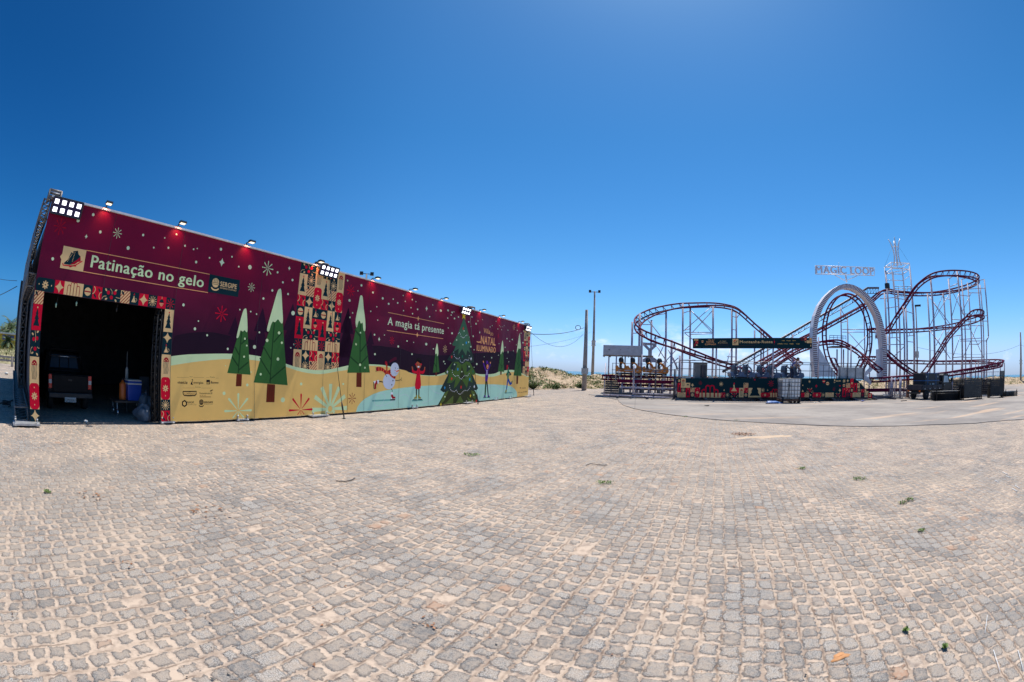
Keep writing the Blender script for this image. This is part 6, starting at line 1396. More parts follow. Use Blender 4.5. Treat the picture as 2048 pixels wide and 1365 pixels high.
for body, x0, x1, yb, yt in (('netiz',1005,1100,195,170),('energisa',1150,1275,195,170),('Banese',1340,1440,195,172),('ILUMINADOS',880,1020,300,270),('Fecomércio SE',1058,1190,300,275),('FUNCAP',1250,1365,302,270),('SERGIPE',1460,1560,302,275)): bt('N2', body, x0, x1, yb, yt, 'tan', .02)
pb.strokec('N2', ((767,130),(767,320)), .012*S, 'dred', 2); a, z_ = pb.proj(767, 225, 'N2'); pb.star4(a, z_, .05*S, .1*S, 'red', 3)
pb.strokec('N1', ((1340,340),(2048,335)), .008*S, 'trunk', 2)
pb.mb.build('name_banner', st_)
# control cabin
kb = thing('control_cabin', 'small dark grey operator cabin standing on the station platform', 'cabin', Cp(1.5*S, .6*S, zd))
a0, z0 = pplane(.5)(*cp('K2',62,830)); a1, z1 = pplane(.5)(*cp('K2',252,638)); 
mb = MB(); mb.box(Cp((a0+a1)/2, .75*S, (zd+z1)/2), (a1-a0, .7*S, z1-zd), M_greybox, CU, CV, Z3); mb.build('body', kb, bevel=.02)
mb = MB(); mb.box(Cp(a0+(a1-a0)*.70, .395*S, (zd+z1)/2-.02), ((a1-a0)*.5, .015, (z1-zd)*.8), M_dark, CU, CV, Z3); mb.build('door', kb)
mb = MB(); mb.box(Cp((a0+a1)/2, .72*S, z1+.03), (a1-a0+.1, .85*S, .05), M_dkrail, CU, CV, Z3); mb.build('roof', kb)
for u, w_, h_, m_, lab in ((2.05,.3,.13,M_platew,'white crate on the platform edge by the first banner post'),(2.75,.5,.12,M_box,'grey crate on the platform edge right of the first banner post'),(5.5,.35,.14,paint('red_case', (.5,.1,.08,1)),'reddish case on the platform edge left of the middle banner post'),(.55,.55,.13,M_box,'pale grey crate at the left end of the platform edge')):
    t_ = thing('crate', lab, 'crate', Cp(u*S, .2*S, zd)); mb = MB(); mb.box(Cp(u*S, .2*S, zd+h_*S/2+.003), (w_*S, .25*S, h_*S), m_, CU, CV, Z3); mb.build('body', t_, bevel=.02); mb = MB(); mb.box(Cp(u*S, .2*S, zd+h_*S+.014), (w_*S+.03, .25*S+.03, .02), m_, CU, CV, Z3); mb.build('lid', t_)
# ---- trains
M_blue = paint('blue_grey_car', srgb(88,108,140,.85), .35); M_orange = paint('orange_car', srgb(220,130,34,.8), .35); M_seat = simple('black_seat', (.02,.02,.024,1), .55)
M_pale = paint('pale_car_trim', srgb(176,176,184,.8))
def train(lab, u0, v, z, ncar, mat, dirn=1, trim=None, seats=2, pitch=1.75, seat=None):
    seat = seat or M_seat
    t_ = thing('coaster_train', lab, 'coaster train', Cp(u0*S, v*S, z*S), 0, 'trains standing in the station')
    for k in range(ncar):
        uc = (u0+k*pitch)*S
        f = lambda x, zz, d: Cp(uc+x*dirn*S, v*S+d, (z+zz)*S)
        hz = 1.35 if seat is M_seat else 1.0
        side = [(-.78,.08),(-.82,.30),(-.70,.36),(-.55,.22),(-.30,.20),(-.16,.34),(0,.36),(.14,.22),(.4,.20),(.60,.36),(.80,.32),(.86,.15),(.78,.05)]
        side = [(x_, z_*hz) for x_, z_ in side]; mb = MB(); mb.prism(side, -.46*S, .46*S, mat, f); c_ = mb.build('car', t_, bevel=.015)
        mb = MB(); mb.box(Cp(uc, v*S, (z+.0)*S), (1.5*S, .7*S, .12*S), M_black, CU, CV, Z3)
        for w_ in (-.55,.55):
            for q_ in (-.36,.36): mb.lathe([(.09*S,-.04),(.11*S,0),(.09*S,.04)], M_steel, Cp(uc+w_*S, v*S+q_*S, (z-.06)*S), 10, CU, Z3, CV)
        mb.build('bogie', c_)
        if trim:
            mb = MB(); mb.box(Cp(uc, v*S-.47*S, (z+.2)*S), (1.3*S, .02, .07*S), trim, CU, CV, Z3); mb.build('side_strip', c_)
        for s_ in range(seats):
            xo = -.52+s_*.74
            prof = [(xo-.02,.16),(xo-.06,.5),(xo-.03,.70),(xo+.03,.80),(xo+.12,.80),(xo+.16,.72),(xo+.10,.62),(xo+.06,.5),(xo+.12,.34),(xo+.34,.32),(xo+.36,.2)]
            for q_ in (-.23,.23):
                mb = MB(); mb.prism(prof, (q_-.19)*S, (q_+.19)*S, seat, f)
                if hz > 1: mb.blob(f(xo+.05, .82, q_*S), .19*S, seat, 3, .04, 10, (.9,.9,1.1))
                mb.build('seat', c_, bevel=.03)
            mb = MB(); pts = [Cp(uc+(xo+.10)*dirn*S+.25*S*sin(a)*dirn*1.0, v*S-.48*S, (z+.42)*S+.26*S*cos(a)) for a in (pi*k2/9*1.25-.4 for k2 in range(10))]
            mb.tube(pts, .05*S, mat, 6); mb.build('shoulder_bar', c_); mb = MB(); mb.tube([p+CV*.96*S for p in pts], .05*S, mat, 6); mb.build('shoulder_bar', c_)
    return t_
train('blue-grey coaster train standing behind the teal printed skirt', 4.3, 1.45, 1.36, 3, M_blue, 1, None, 2, 1.75, paint('slate_seat', srgb(54,66,92,.8), .5))
train('orange coaster train with black seats under the white canopy at the left', -2.95, 2.4, 1.46, 2, M_orange, 1, M_pale, 2, 1.15*1.5)
# ---- loading stairs with canopy on the left
sc = thing('boarding_stairs', 'grey metal boarding stairs with handrails at the left end of the coaster', 'stairs', Cp(-4.2*S, 1.4*S, 0))
lowL = gnd(1208, 788.5); lowR = rho(1238, 788, hypot(lowL.x,lowL.y)/S); lowR.z = 0; xs_ = (lowR-lowL).normalized(); dpt = V((-xs_.y, xs_.x, 0)); wst = (lowR-lowL).length
M_step = simple('stair_tread', (.075,.075,.08,1), .55, .3); hst = 1.20*S; NSt = 8; run = 1.9*S
for k in range(NSt):
    mb = MB(); mb.box(lowL+xs_*wst/2+dpt*(run*(k+.5)/NSt)+Z3*(hst*(k+1)/NSt-.02), (wst-.1, run/NSt*1.05, .035), M_step, xs_, dpt, Z3); mb.box(lowL+xs_*wst/2+dpt*(run*k/NSt+.02)+Z3*(hst*(k+.5)/NSt), (wst-.1, .012, hst/NSt*.8), M_dkrail, xs_, dpt, Z3); mb.build('tread', sc)
for sd_, x_ in (('l',0),('r',1)):
    b0 = lowL+xs_*(wst*x_); mb = MB(); mb.bar(b0+Z3*.06, b0+dpt*run+Z3*(hst), .05, M_col, .2); mb.build('stringer', sc)
    mb = MB(); A, B_ = b0+Z3*.95*S, b0+dpt*run+Z3*(hst+.95*S)
    mb.tube([b0, A, B_, b0+dpt*run+Z3*hst], .04*S, M_col, 6); mb.tube([b0+Z3*.5*S, b0+dpt*run+Z3*(hst+.5*S)], .03*S, M_col, 6); mb.tube([b0.lerp(b0+dpt*run,.5)+Z3*hst*.5, A.lerp(B_,.5)], .025*S, M_col, 6); mb.build('handrail', sc)
land = lowL+xs_*(wst*.5+1.3*S)+dpt*(run+.55*S)
mb = MB(); mb.box(land+Z3*(hst-.03), (wst+2.8*S, 1.1*S, .06), M_step, xs_, dpt, Z3); mb.build('landing', sc)
mb = MB()
for dx in (-1.35,-.4,.6,1.6):
    for dy in (-.5,.5): mb.tube([land+xs_*dx*S+dpt*dy*S, land+xs_*dx*S+dpt*dy*S+Z3*hst], .045*S, M_col, 6)
for dx in (-1.3,-.6,.2): mb.tube([land+xs_*dx*S+dpt*.5*S+Z3*hst, land+xs_*dx*S+dpt*.5*S+Z3*(hst+1.0*S)], .022*S, M_dkrail, 6)
for zz_ in (.5,1.0): mb.tube([land-xs_*1.35*S+dpt*.5*S+Z3*(hst+zz_*S), land+xs_*1.6*S+dpt*.5*S+Z3*(hst+zz_*S)], .02*S, M_dkrail, 6)
mb.build('landing_frame', sc)
cv_ = 2.1; fL, fR = atv(1206.5, 702, cv_), atv(1283, 702, cv_); zt_, zb_ = atv(1245, 691.3, cv_).z, atv(1245, 711, cv_).z
cn2_ = thing('boarding_canopy', 'flat white canopy on posts over the boarding stairs', 'canopy', V((fL.x,fL.y,0)))
aL = (fL-CO).dot(CU); aR = (fR-CO).dot(CU); M_fascia = paint('pale_fascia', srgb(186,188,196,.85), .5, .08)
mb = MB(); mb.box(Cp((aL+aR)/2, cv_*S, (zt_+zb_)/2), (aR-aL, .07, zt_-zb_), M_fascia, CU, CV, Z3)
mb.box(Cp(aL+.03, (cv_+.85)*S, (zt_+zb_)/2), (.06, 1.7*S, zt_-zb_), M_fascia, CU, CV, Z3)
for k, (x, y) in enumerate(((1218.5,700),(1241,699.5),(1255.8,698))):
    p = atv(x, y, cv_); mb.box(V((p.x,p.y,p.z))-CV*.04, (.10 if k == 0 else .05, .01, .06 if k == 0 else .03), M_black, CU, CV, Z3)
mb.build('fascia', cn2_)
mb = MB(); mb.box(Cp((aL+aR)/2+.4*S, (cv_+.9)*S, zb_+.0), (aR-aL+.75*S, 1.7*S, .06), M_deck, CU, CV, Z3)
for k in range(7): mb.box(Cp(aL+(aR-aL)*k/6, (cv_+.9)*S, zb_-.07), (.05, 1.66*S, .08), M_dkrail, CU, CV, Z3)
mb.build('roof_sheet', cn2_)
for x in (1218, 1233, 1250.5, 1284):
    for dv in ((.06,) if x != 1284 else (.06,)):
        p = atv(x, 712, cv_+dv+(0 if x in (1233,1284) else .2)); mb = MB(); mb.tube([V((p.x,p.y,hst-.2 if x < 1280 else 0)), V((p.x,p.y,zb_+.08))], .045*S, M_col, 8); mb.build('post', cn2_)
# low front gates and posts between stairs and skirt
for u, v, h_, w_ in ((-2.6,.6,1.95,.06),(-.15,.3,1.8,.055),(.15,.4,2.6,.075),(-1.25,.9,2.3,.05)):
    t_ = None; mb = MB(); mb.tube([Cp(u*S, v*S, 0), Cp(u*S, v*S, h_*S)], w_*S, M_col if w_ > .055 else M_dkrail, 8); mb.box(Cp(u*S, v*S, .03), (.3,.3,.05), M_steel); mb.build('guard_post', st_)
mb = MB(); rails(mb, -2.6, -.15, .5, (1.75,1.2), 1, .025); mb.tube([Cp(-2.6*S,.5*S,.3*S), Cp(-.15*S,.5*S,.3*S)], .03*S, M_col, 6); mb.tube([Cp(-4.4*S,.5*S,.16*S), Cp(0,.5*S,.1*S)], .05*S, M_col, 6); mb.build('entry_rail', st_)
mb = MB()
for u in (-3.4,-2.0,-1.0): mb.box(Cp(u*S, 1.6*S, .28*S), (.18*S,.8*S,.56*S), M_deck, CU, CV, Z3)
mb.box(Cp(-1.9*S, 1.5*S, 1.0*S), (3.4*S,.12*S,.20*S), M_rail, CU, CV, Z3); mb.box(Cp(-1.6*S, 1.2*S, .62*S), (3.6*S,.10*S,.10*S), M_col, CU, CV, Z3); mb.build('loading_frame', st_)

# ================================================================== person bent over behind the water tank
def person(base, face, lab):
    """bending forward, both hands down at work; skin-modifier body, clothes as their own meshes"""
    t_ = thing('person', lab, 'person', base)
    fx = face.normalized(); sx_ = V((-fx.y, fx.x, 0)); Pn = lambda f, s_, z_: base+fx*f+sx_*s_+Z3*z_
    m_skin = simple('skin', (.22,.11,.06,1), .5, var=.08); m_shirt, tt, bb = newmat('blue_white_shirt')
    tcx = tt.nodes.new('ShaderNodeTexCoord').outputs['Object']; tt.links.new(mix(tt, noise(tt, tcx, 7, 2).step(.52,.56), srgb(24,60,160,.9), srgb(225,228,236,.9)), bb.inputs['Base Color']); bb.inputs['Roughness'].default_value = .85
    m_trou = simple('dark_trousers', (.03,.04,.08,1), .85, var=.2); m_hair = simple('black_cap', (.012,.012,.014,1), .8, var=0)
    def skin(name, V_, E_, R_, mat, sub=2):
        me = bpy.data.meshes.new(name); me.from_pydata([tuple(v) for v in V_], E_, []); o = bpy.data.objects.new(name, me); COL.objects.link(o)
        sk = o.modifiers.new('Skin', 'SKIN'); sk.use_smooth_shade = True; ss = o.modifiers.new('Sub', 'SUBSURF'); ss.levels = ss.render_levels = sub
        if not me.skin_vertices: me.attributes
        for i, r in enumerate(R_): me.skin_vertices[0].data[i].radius = (r, r) if not isinstance(r, tuple) else r
        me.skin_vertices[0].data[0].use_root = True; me.materials.append(mat); return o
    import bpy as _b
    def mk(name, V_, E_, R_, mat, sub=2):
        me = bpy.data.meshes.new(name); me.from_pydata([tuple(v) for v in V_], E_, []); o = bpy.data.objects.new(name, me); COL.objects.link(o)
        bmx = bmesh.new(); bmx.from_mesh(me); lay = bmx.verts.layers.skin.verify()
        for i, v in enumerate(bmx.verts):
            r = R_[i]; v[lay].radius = r if isinstance(r, tuple) else (r, r); v[lay].use_root = (i == 0)
        bmx.to_mesh(me); bmx.free(); sk = o.modifiers.new('Skin', 'SKIN'); sk.use_smooth_shade = True; ss = o.modifiers.new('Sub', 'SUBSURF'); ss.levels = ss.render_levels = sub
        me.materials.append(mat); o.parent = t_; o.matrix_parent_inverse = Matrix.Translation(base).inverted(); return o
    pel = Pn(-.05,0,.86); chest = Pn(.28,0,1.16); neck = Pn(.43,0,1.30)
    # body: pelvis, spine, neck, arms to the fingers, legs to the feet
    Vs = [pel, Pn(.12,0,1.03), chest, neck, Pn(.50,0,1.36)]; Es = [(0,1),(1,2),(2,3),(3,4)]; Rs = [(.13,.10),(.12,.09),(.14,.10),.055,.05]
    for sg in (-1,1):
        i = len(Vs); Vs += [Pn(.34,.17*sg,1.20), Pn(.50,.22*sg,.98), Pn(.66,.13*sg,.80), Pn(.73,.11*sg,.74)]; Es += [(2,i),(i,i+1),(i+1,i+2),(i+2,i+3)]; Rs += [.055,.042,.033,.036]
        for fi, (dx, dy) in enumerate(((.08,-.03),(.095,-.01),(.09,.01),(.075,.03))):
            k = len(Vs); Vs += [Pn(.73+dx*.5,.11*sg+dy*.8,.72), Pn(.73+dx,.11*sg+dy,.68)]; Es += [(i+3,k),(k,k+1)]; Rs += [.010,.008]
        k = len(Vs); Vs += [Pn(.75,.11*sg-.045*sg,.735), Pn(.79,.11*sg-.06*sg,.71)]; Es += [(i+3,k),(k,k+1)]; Rs += [.011,.009]
        i = len(Vs); Vs += [Pn(-.04,.10*sg,.80), Pn(.10,.13*sg,.46), Pn(-.02,.13*sg,.09), Pn(.14,.15*sg,.04)]; Es += [(0,i),(i,i+1),(i+1,i+2),(i+2,i+3)]; Rs += [.085,.062,.042,.04]
    mk('body', Vs, Es, Rs, m_skin)
    mk('shirt', [Pn(.02,0,.94), Pn(.13,0,1.04), chest+Z3*.01, Pn(.38,0,1.26), Pn(.34,.18,1.21), Pn(.44,.215,1.06), Pn(.34,-.18,1.21), Pn(.44,-.215,1.06)], [(0,1),(1,2),(2,3),(2,4),(4,5),(2,6),(6,7)], [(.155,.125),(.15,.115),(.165,.12),.08,.075,.068,.075,.068], m_shirt)
    mk('trousers', [pel, Pn(.03,0,.93), Pn(-.04,.10,.80), Pn(.10,.13,.46), Pn(-.02,.13,.12), Pn(-.04,-.10,.80), Pn(.10,-.13,.46), Pn(-.02,-.13,.12)], [(0,1),(0,2),(2,3),(3,4),(0,5),(5,6),(6,7)], [(.145,.115),(.14,.11),.10,.076,.062,.10,.076,.062], m_trou)
    hd_ = Pn(.58,0,1.42); mb = MB(); mb.blob(hd_, .115, m_skin, 2, .02, 14, (.82,.78,1.05)); mb.lathe([(.02,0),(.012,.035)], m_skin, hd_+fx*.095-Z3*.02, 8, sx_, Z3, fx)
    for sg in (-1,1): mb.lathe([(.014,0),(.014,.008)], M_black, hd_+fx*.088+sx_*.036*sg+Z3*.015, 8, sx_, Z3, fx); mb.blob(hd_+sx_*.092*sg, .026, m_skin, 3, .02, 8, (.6,.4,1))
    mb.box(hd_+fx*.09-Z3*.055, (.045,.008,.01), M_redlens, sx_, fx, Z3); mb.build('head', t_)
    mb = MB(); mb.blob(hd_-fx*.015+Z3*.035, .122, m_hair, 2, .03, 14, (.88,.84,.95)); mb.prism([(-.07,0),(.07,0),(.05,.09),(-.05,.09)], 0, .012, m_hair, lambda x, y, d: hd_+sx_*x+fx*(.07+y)+Z3*(.07+d)); mb.build('cap', t_)
pp = atv(1583, 750, .75); person(V((pp.x,pp.y,zd+.006)), (V((.35,-1,0))), 'person in blue and white shirt and black cap bending over behind the water tank')

# ================================================================== water tank on a small trailer
wl, wr = gnd(1560, 807.5), gnd(1602, 807.5); X_ = (wr-wl).normalized(); Y_ = V((-X_.y, X_.x, 0)); TWd = (wr-wl).length*.92; tc = (wl+wr)/2+Y_*.5
tl = thing('tank_trailer', 'small dark four-wheeled trailer carrying the white water tank', 'trailer', tc)
zb1 = rho(1581, 796, hypot(tc.x,tc.y)/S).z-.05; zt1 = rho(1581, 757, hypot(tc.x,tc.y)/S).z
mb = MB(); mb.box(tc+Z3*(zb1-.08), (TWd, 1.15, .09), M_rust, X_, Y_, Z3); mb.box(tc+Z3*(zb1-.16), (.12, 1.3, .1), M_rust, X_, Y_, Z3); mb.box(tc+Z3*.2+Y_*-.4, (TWd*.9,.07,.07), M_rust, X_, Y_, Z3); mb.box(tc+Z3*.2+Y_*.4, (TWd*.9,.07,.07), M_rust, X_, Y_, Z3)
for i in (-1,1):
    for j in (-1,1): mb.bar(tc+X_*i*TWd*.35+Y_*j*.4+Z3*.2, tc+X_*i*TWd*.4+Y_*j*.45+Z3*(zb1-.1), .05, M_rust)
mb.tube([tc+Z3*.25-Y_*.5, tc+Z3*.25-Y_*.9+X_*.15], .035, M_rust, 6); mb.build('chassis', tl)
for i in (-1,1):
    for j in (-1,1): make_wheel(tl, tc+X_*(i*TWd*.43)+Y_*(j*.42)+Z3*.22, X_, .22, .13)
tk = thing('water_tank', 'white caged plastic water tank strapped on the small trailer', 'water tank', tc+Z3*zb1)
Wt, Dt, Ht = TWd*.98, 1.1, zt1-zb1
M_cage = simple('cage_tube', (.20,.20,.21,1), .5, .3)
m_tank = simple('tank_plastic', (.80,.80,.78,1), .45, var=.06)
mb = MB(); mb.box(tc+Z3*(zb1+.06+(Ht-.06)/2), (Wt-.06, Dt-.06, Ht-.08), m_tank, X_, Y_, Z3); mb.build('bottle', tk, bevel=.09)
mb = MB(); zz0, zz1 = zb1+.06, zt1-.02
for k in range(7):
    f = -.5+k/6
    for sg in (-1,1): mb.tube([tc+X_*f*Wt+Y_*sg*Dt/2+Z3*zz0, tc+X_*f*Wt+Y_*sg*Dt/2+Z3*zz1], .017, M_cage, 5); mb.tube([tc+Y_*f*Dt+X_*sg*Wt/2+Z3*zz0, tc+Y_*f*Dt+X_*sg*Wt/2+Z3*zz1], .017, M_cage, 5)
for k in range(6):
    z_ = zz0+(zz1-zz0)*k/5; c_ = [tc+X_*i*Wt/2+Y_*j*Dt/2+Z3*z_ for i, j in ((-1,-1),(1,-1),(1,1),(-1,1))]
    for i in range(4): mb.tube([c_[i], c_[(i+1)%4]], .018, M_cage, 5)
mb.build('cage', tk)
mb = MB(); mb.box(tc+Z3*(zb1+.03), (Wt+.02, Dt+.02, .055), simple('pallet', (.30,.29,.27,1), .7), X_, Y_, Z3); mb.build('pallet', tk)
mb = MB(); fp = lambda f, h_: tc+X_*f*Wt-Y_*(Dt/2+.02)+Z3*(zz0+(zz1-zz0)*h_)
mb.tube([fp(-.1,1.0), fp(-.13,.6), fp(-.2,.2), fp(-.22,-.05)], .014, M_blackmetal, 5); mb.tube([fp(-.1,1.0), fp(-.11,.6), fp(-.1,.2), fp(-.1,-.05)], .014, M_blackmetal, 5); mb.tube([fp(-.24,.68), fp(-.05,.66)], .014, M_blackmetal, 5); mb.build('strap', tk)
mb = MB(); mb.lathe([(.11,0),(.11,.05),(.09,.06)], M_black, tc+Z3*(zt1-.02), 12); mb.build('lid', tk)
m_tarp = simple('blue_tarp', (.06,.16,.42,1), .5, var=.15, bump=.5)
g1_ = gnd(1546, 808); mb = MB(); mb.blob(g1_+Z3*.07, .5*S, m_tarp, 12, .2, 20, (1.0,.55,.16)); tag(mb.build('blue_tarp'), 'crumpled blue tarp lying left of the tank trailer wheels', 'tarp')

# ================================================================== flatbed truck
q0 = gnd(1843, 801); vd = V((q0.x,q0.y,0)).normalized(); rr_ = V((vd.y,-vd.x,0)); hd2 = (vd*cos(radians(37))+rr_*sin(radians(37))).normalized(); ls = V((-hd2.y,hd2.x,0))
# rear near corner q0; heading hd2; ls points to the far (left) side of the truck
ft = thing('flatbed_truck', 'nearly black flatbed truck seen from behind with a blue-framed case on its bed', 'truck', q0); ks = S*.92
def Fp(x, y, z): return q0+hd2*(x*ks)+ls*(y*ks)+Z3*(z*ks)
def fbox(name, par, x0, x1, y0, y1, z0, z1, mat, bev=.0):
    mb = MB(); mb.box(Fp((x0+x1)/2,(y0+y1)/2,(z0+z1)/2), ((x1-x0)*ks,(y1-y0)*ks,(z1-z0)*ks), mat, hd2, ls, Z3); return mb.build(name, par, bevel=bev)
M_trk = simple('black_truck_paint', (.016,.016,.019,1), .35, .1); M_side = simple('dark_side_board', (.03,.03,.04,1), .5)
fbox('chassis', ft, .1, 4.2, .45, 1.15, .48, .66, M_blackmetal)
fbox('bed_floor', ft, -.02, 3.02, .0, 1.6, .68, .76, M_blackmetal, .01)
for k in range(4):
    o = fbox('side_board', ft, .04+k*.745, .04+k*.745+.72, -.03, .01, .70, 1.04, M_side, .01); fbox('latch', o, .3+k*.745, .42+k*.745, -.06, -.03, .72, .80, M_steel)
fbox('side_board', ft, .0, 3.0, 1.59, 1.63, .70, 1.04, M_side, .01); tg_ = fbox('tailgate', ft, -.06, -.02, 0, 1.6, .70, 1.04, M_side, .01)
fbox('headboard', ft, 3.0, 3.05, 0, 1.6, .70, 1.25, M_side, .01)
fbox('bumper', ft, -.12, -.04, .1, 1.5, .42, .54, M_blackmetal, .01)
for y in (.12, 1.36): fbox('taillight', ft, -.09, -.045, y, y+.14, .56, .68, simple('amber_lens', (.6,.12,.02,1), .3, var=0))
mb = MB(); prof = [(3.12,.5),(3.12,1.5),(3.18,1.72),(3.35,1.8),(3.95,1.76),(4.15,1.6),(4.42,1.15),(4.75,1.05),(4.85,.8),(4.85,.45),(4.6,.42),(4.5,.62),(4.2,.66),(3.95,.5)]
mb.prism(prof, .03*ks, 1.57*ks, M_trk, lambda x, y, d: Fp(x, d/ks, y)); cb_ = mb.build('cab', ft, bevel=.03)
mb = MB(); mb.add([Fp(3.32,.018,1.18),Fp(4.22,.018,1.18),Fp(4.0,.018,1.64),Fp(3.4,.018,1.66)], [(0,1,2,3)], simple('pale_glass', (.55,.66,.70,1), .1, var=0)); mb.build('side_window', cb_)
mb = MB(); mb.add([Fp(3.115,.25,1.2),Fp(3.115,1.35,1.2),Fp(3.118,1.35,1.55),Fp(3.118,.25,1.55)], [(3,2,1,0)], M_glass); mb.build('rear_window', cb_)
dr = fbox('door', cb_, 3.3, 4.15, .0, .02, .55, 1.16, M_trk, .01); fbox('handle', dr, 3.36, 3.5, -.03, .0, .98, 1.03, M_steel)
mb = MB(); mb.tube([Fp(4.25,.0,1.3), Fp(4.3,-.22,1.38)], .02, M_black, 5); mb.box(Fp(4.3,-.26,1.36), (.08*ks,.2*ks,.3*ks), M_black, hd2, ls, Z3); mb.build('mirror', cb_)
for x in (.75, 4.25):
    for y in (.12, 1.48): make_wheel(ft, Fp(x,y,.36), ls, .36*ks, .22*ks)
# black case with blue frame on the bed
cs_ = thing('equipment_case', 'black equipment case with blue edging riding on the flatbed truck', 'case', Fp(1.6,.8,.76))
M_bluef = paint('blue_frame', (.01,.12,.34,1), .4)
fbox('body', cs_, .55, 2.75, .12, 1.45, .762, 1.86, M_blackmetal, .02)
mb = MB()
for x in (.95, 2.2): mb.box(Fp(x,.115,1.31), (.05*ks,.02*ks,1.09*ks), M_bluef, hd2, ls, Z3)
mb.box(Fp(1.65,.11,1.33), (2.18*ks,.02*ks,.05*ks), M_bluef, hd2, ls, Z3); mb.box(Fp(1.65,.11,1.85), (2.18*ks,.02*ks,.04*ks), M_bluef, hd2, ls, Z3)
for z_ in (1.33,): mb.box(Fp(.545,.78,z_), (.02*ks,1.3*ks,.05*ks), M_bluef, hd2, ls, Z3)
mb.build('edging', cs_)
for x, z_, w_ in ((.72,1.6,.1),(2.45,1.6,.1),(1.3,1.08,.12),(1.75,1.08,.32),(.66,.98,.14),(.84,.98,.14)): fbox('latch', cs_, x-w_/2, x+w_/2, .09, .112, z_-.06, z_+.06, M_steel)

# ================================================================== stacked black barriers
M_bar = simple('black_barrier_paint', (.022,.022,.024,1), .45, .3, var=.2); M_worn = simple('worn_barrier_edge', (.28,.26,.22,1), .6, .4)
def barrier_mesh(L_, h_, seed):
    """a barrier: two long tubes, end tubes, boarded infill, hooks and flat feet; lies along x, stands along z"""
    rnd = random.Random(seed); mb = MB()
    mb.tube([(-L_/2,0,.02),(-L_/2,0,h_),(L_/2,0,h_),(L_/2,0,.02)], .024, M_bar, 6); mb.tube([(-L_/2,0,.16),(L_/2,0,.16)], .02, M_bar, 6)
    for k in range(6): x = -L_/2+L_*(k+.5)/6; mb.tube([(x,0,.16),(x,0,h_)], .010, M_bar, 5)
    [mb.box((0,0,.2+(h_-.26)*(k+.5)/8), (L_-.1,.014,(h_-.26)/8*.88), M_bar) for k in range(8)]
    for sg in (-1,1):
        mb.box((sg*L_*.42,0,.03), (.05,.42,.035), M_bar); mb.tube([(sg*(L_/2),0,h_*.8),(sg*(L_/2+.06),0,h_*.8),(sg*(L_/2+.06),0,h_*.7)], .013, M_worn, 5); mb.box((sg*L_*.47,.03,h_*rnd.uniform(.3,.9)), (.03,.012,.09), M_worn)
    return mb
def stack(xl, xr, ybase, ytop, n_, lab, seed, flat=False, cat='barrier'):
    A, B_ = gnd(xl, ybase[0]), gnd(xr, ybase[1]); d = (B_-A); L_ = d.length; d.normalize(); q_ = V((-d.y, d.x, 0)); rm = hypot(((A+B_)/2).x, ((A+B_)/2).y)
    zt_ = rho((xl+xr)/2, ytop, rm/S).z; ang = atan2(d.y, d.x); proto = None; rnd = random.Random(seed)
    pairs = (('frontmost barrier, nearest the camera,','barrier further back within'))
    for k in range(n_):
        if proto is None:
            t_ = thing('crowd_barrier', '', 'barrier'); proto = t_; h_ = zt_ if not flat else 1.05
            barrier_mesh(L_, h_, seed).build('barrier_frame', t_, False)
        else: t_ = copy_tree(proto)
        t_['group'] = 'barriers of the '+lab
        if flat:
            t_['label'] = ('topmost black barrier of the ' if k == n_-1 else 'black steel barrier lying beneath the top of the ')+lab
            c = (A+B_)/2+q_*(.62-.5*1.05+rnd.uniform(-.04,.04))+Z3*(.06+(zt_-.1)*k/(n_-1)); t_.rotation_euler = (-pi/2+.02, 0, ang); t_.location = c+q_*-.0
        else:
            t_['label'] = ('front black barrier standing upright in the ' if k == 0 else 'black steel barrier standing behind the front one of the ')+lab
            c = (A+B_)/2+q_*(.05+k*.075)+d*rnd.uniform(-.04,.04); t_.rotation_euler = (-.04+rnd.uniform(-.015,.015), 0, ang); t_.location = c
        if len(t_['label'].split()) > 16: t_['label'] = ' '.join(t_['label'].split()[:16])
stack(1869, 1925, (803,801.5), 782.5, 9, 'low stack lying before the truck', 3, True)
stack(1928, 1964, (801.5,798.5), 757, 9, 'tall stack right of the truck', 5)
stack(1878, 1926, (794,793), 759, 5, 'stack tucked behind the low stack', 6)
stack(1980, 2007, (797,796), 757, 9, 'tall stack farther right', 7)
stack(1962, 1980, (794,794), 757.5, 5, 'gap between both tall stacks', 9)
stack(2010, 2036, (794.5,793), 783, 5, 'low stack at the far right', 8, True)
# mesh guard panel at the coaster's right end
gp = gnd(2007, 789)
mb = MB(); A = rho(1998, 789, 41); B_ = rho(2008, 789, 40.6); A.z = B_.z = .05; zt_ = rho(2008, 743, 40.6).z
m_gm = simple('dark_mesh_sheet', (.05,.055,.06,1), .5, alpha=.72)
mb.box((A+B_)/2+Z3*zt_/2, ((B_-A).length, .02, zt_), m_gm, (B_-A).normalized(), V((0,0,1)).cross((B_-A).normalized()), Z3); mb.build('end_screen', co)
for (x0, x1, yb, yt, lab) in ((1893,1998,752,744,'a'),):
    mb = MB(); P0_, P1_ = rho(x0, yb, 42), rho(x1, yb, 44.5); P0_.z = P1_.z = .0; z_ = rho(x1, yt, 44.5).z
    mb.tube([P0_+Z3*z_, P1_+Z3*z_], .03, M_col, 6); mb.tube([P0_+Z3*z_*.6, P1_+Z3*z_*.6], .02, M_col, 6)
    for k in range(26): p = P0_.lerp(P1_, k/25); mb.tube([p, p+Z3*z_], .016, M_col, 5)
    mb.build('perimeter_railing', co)
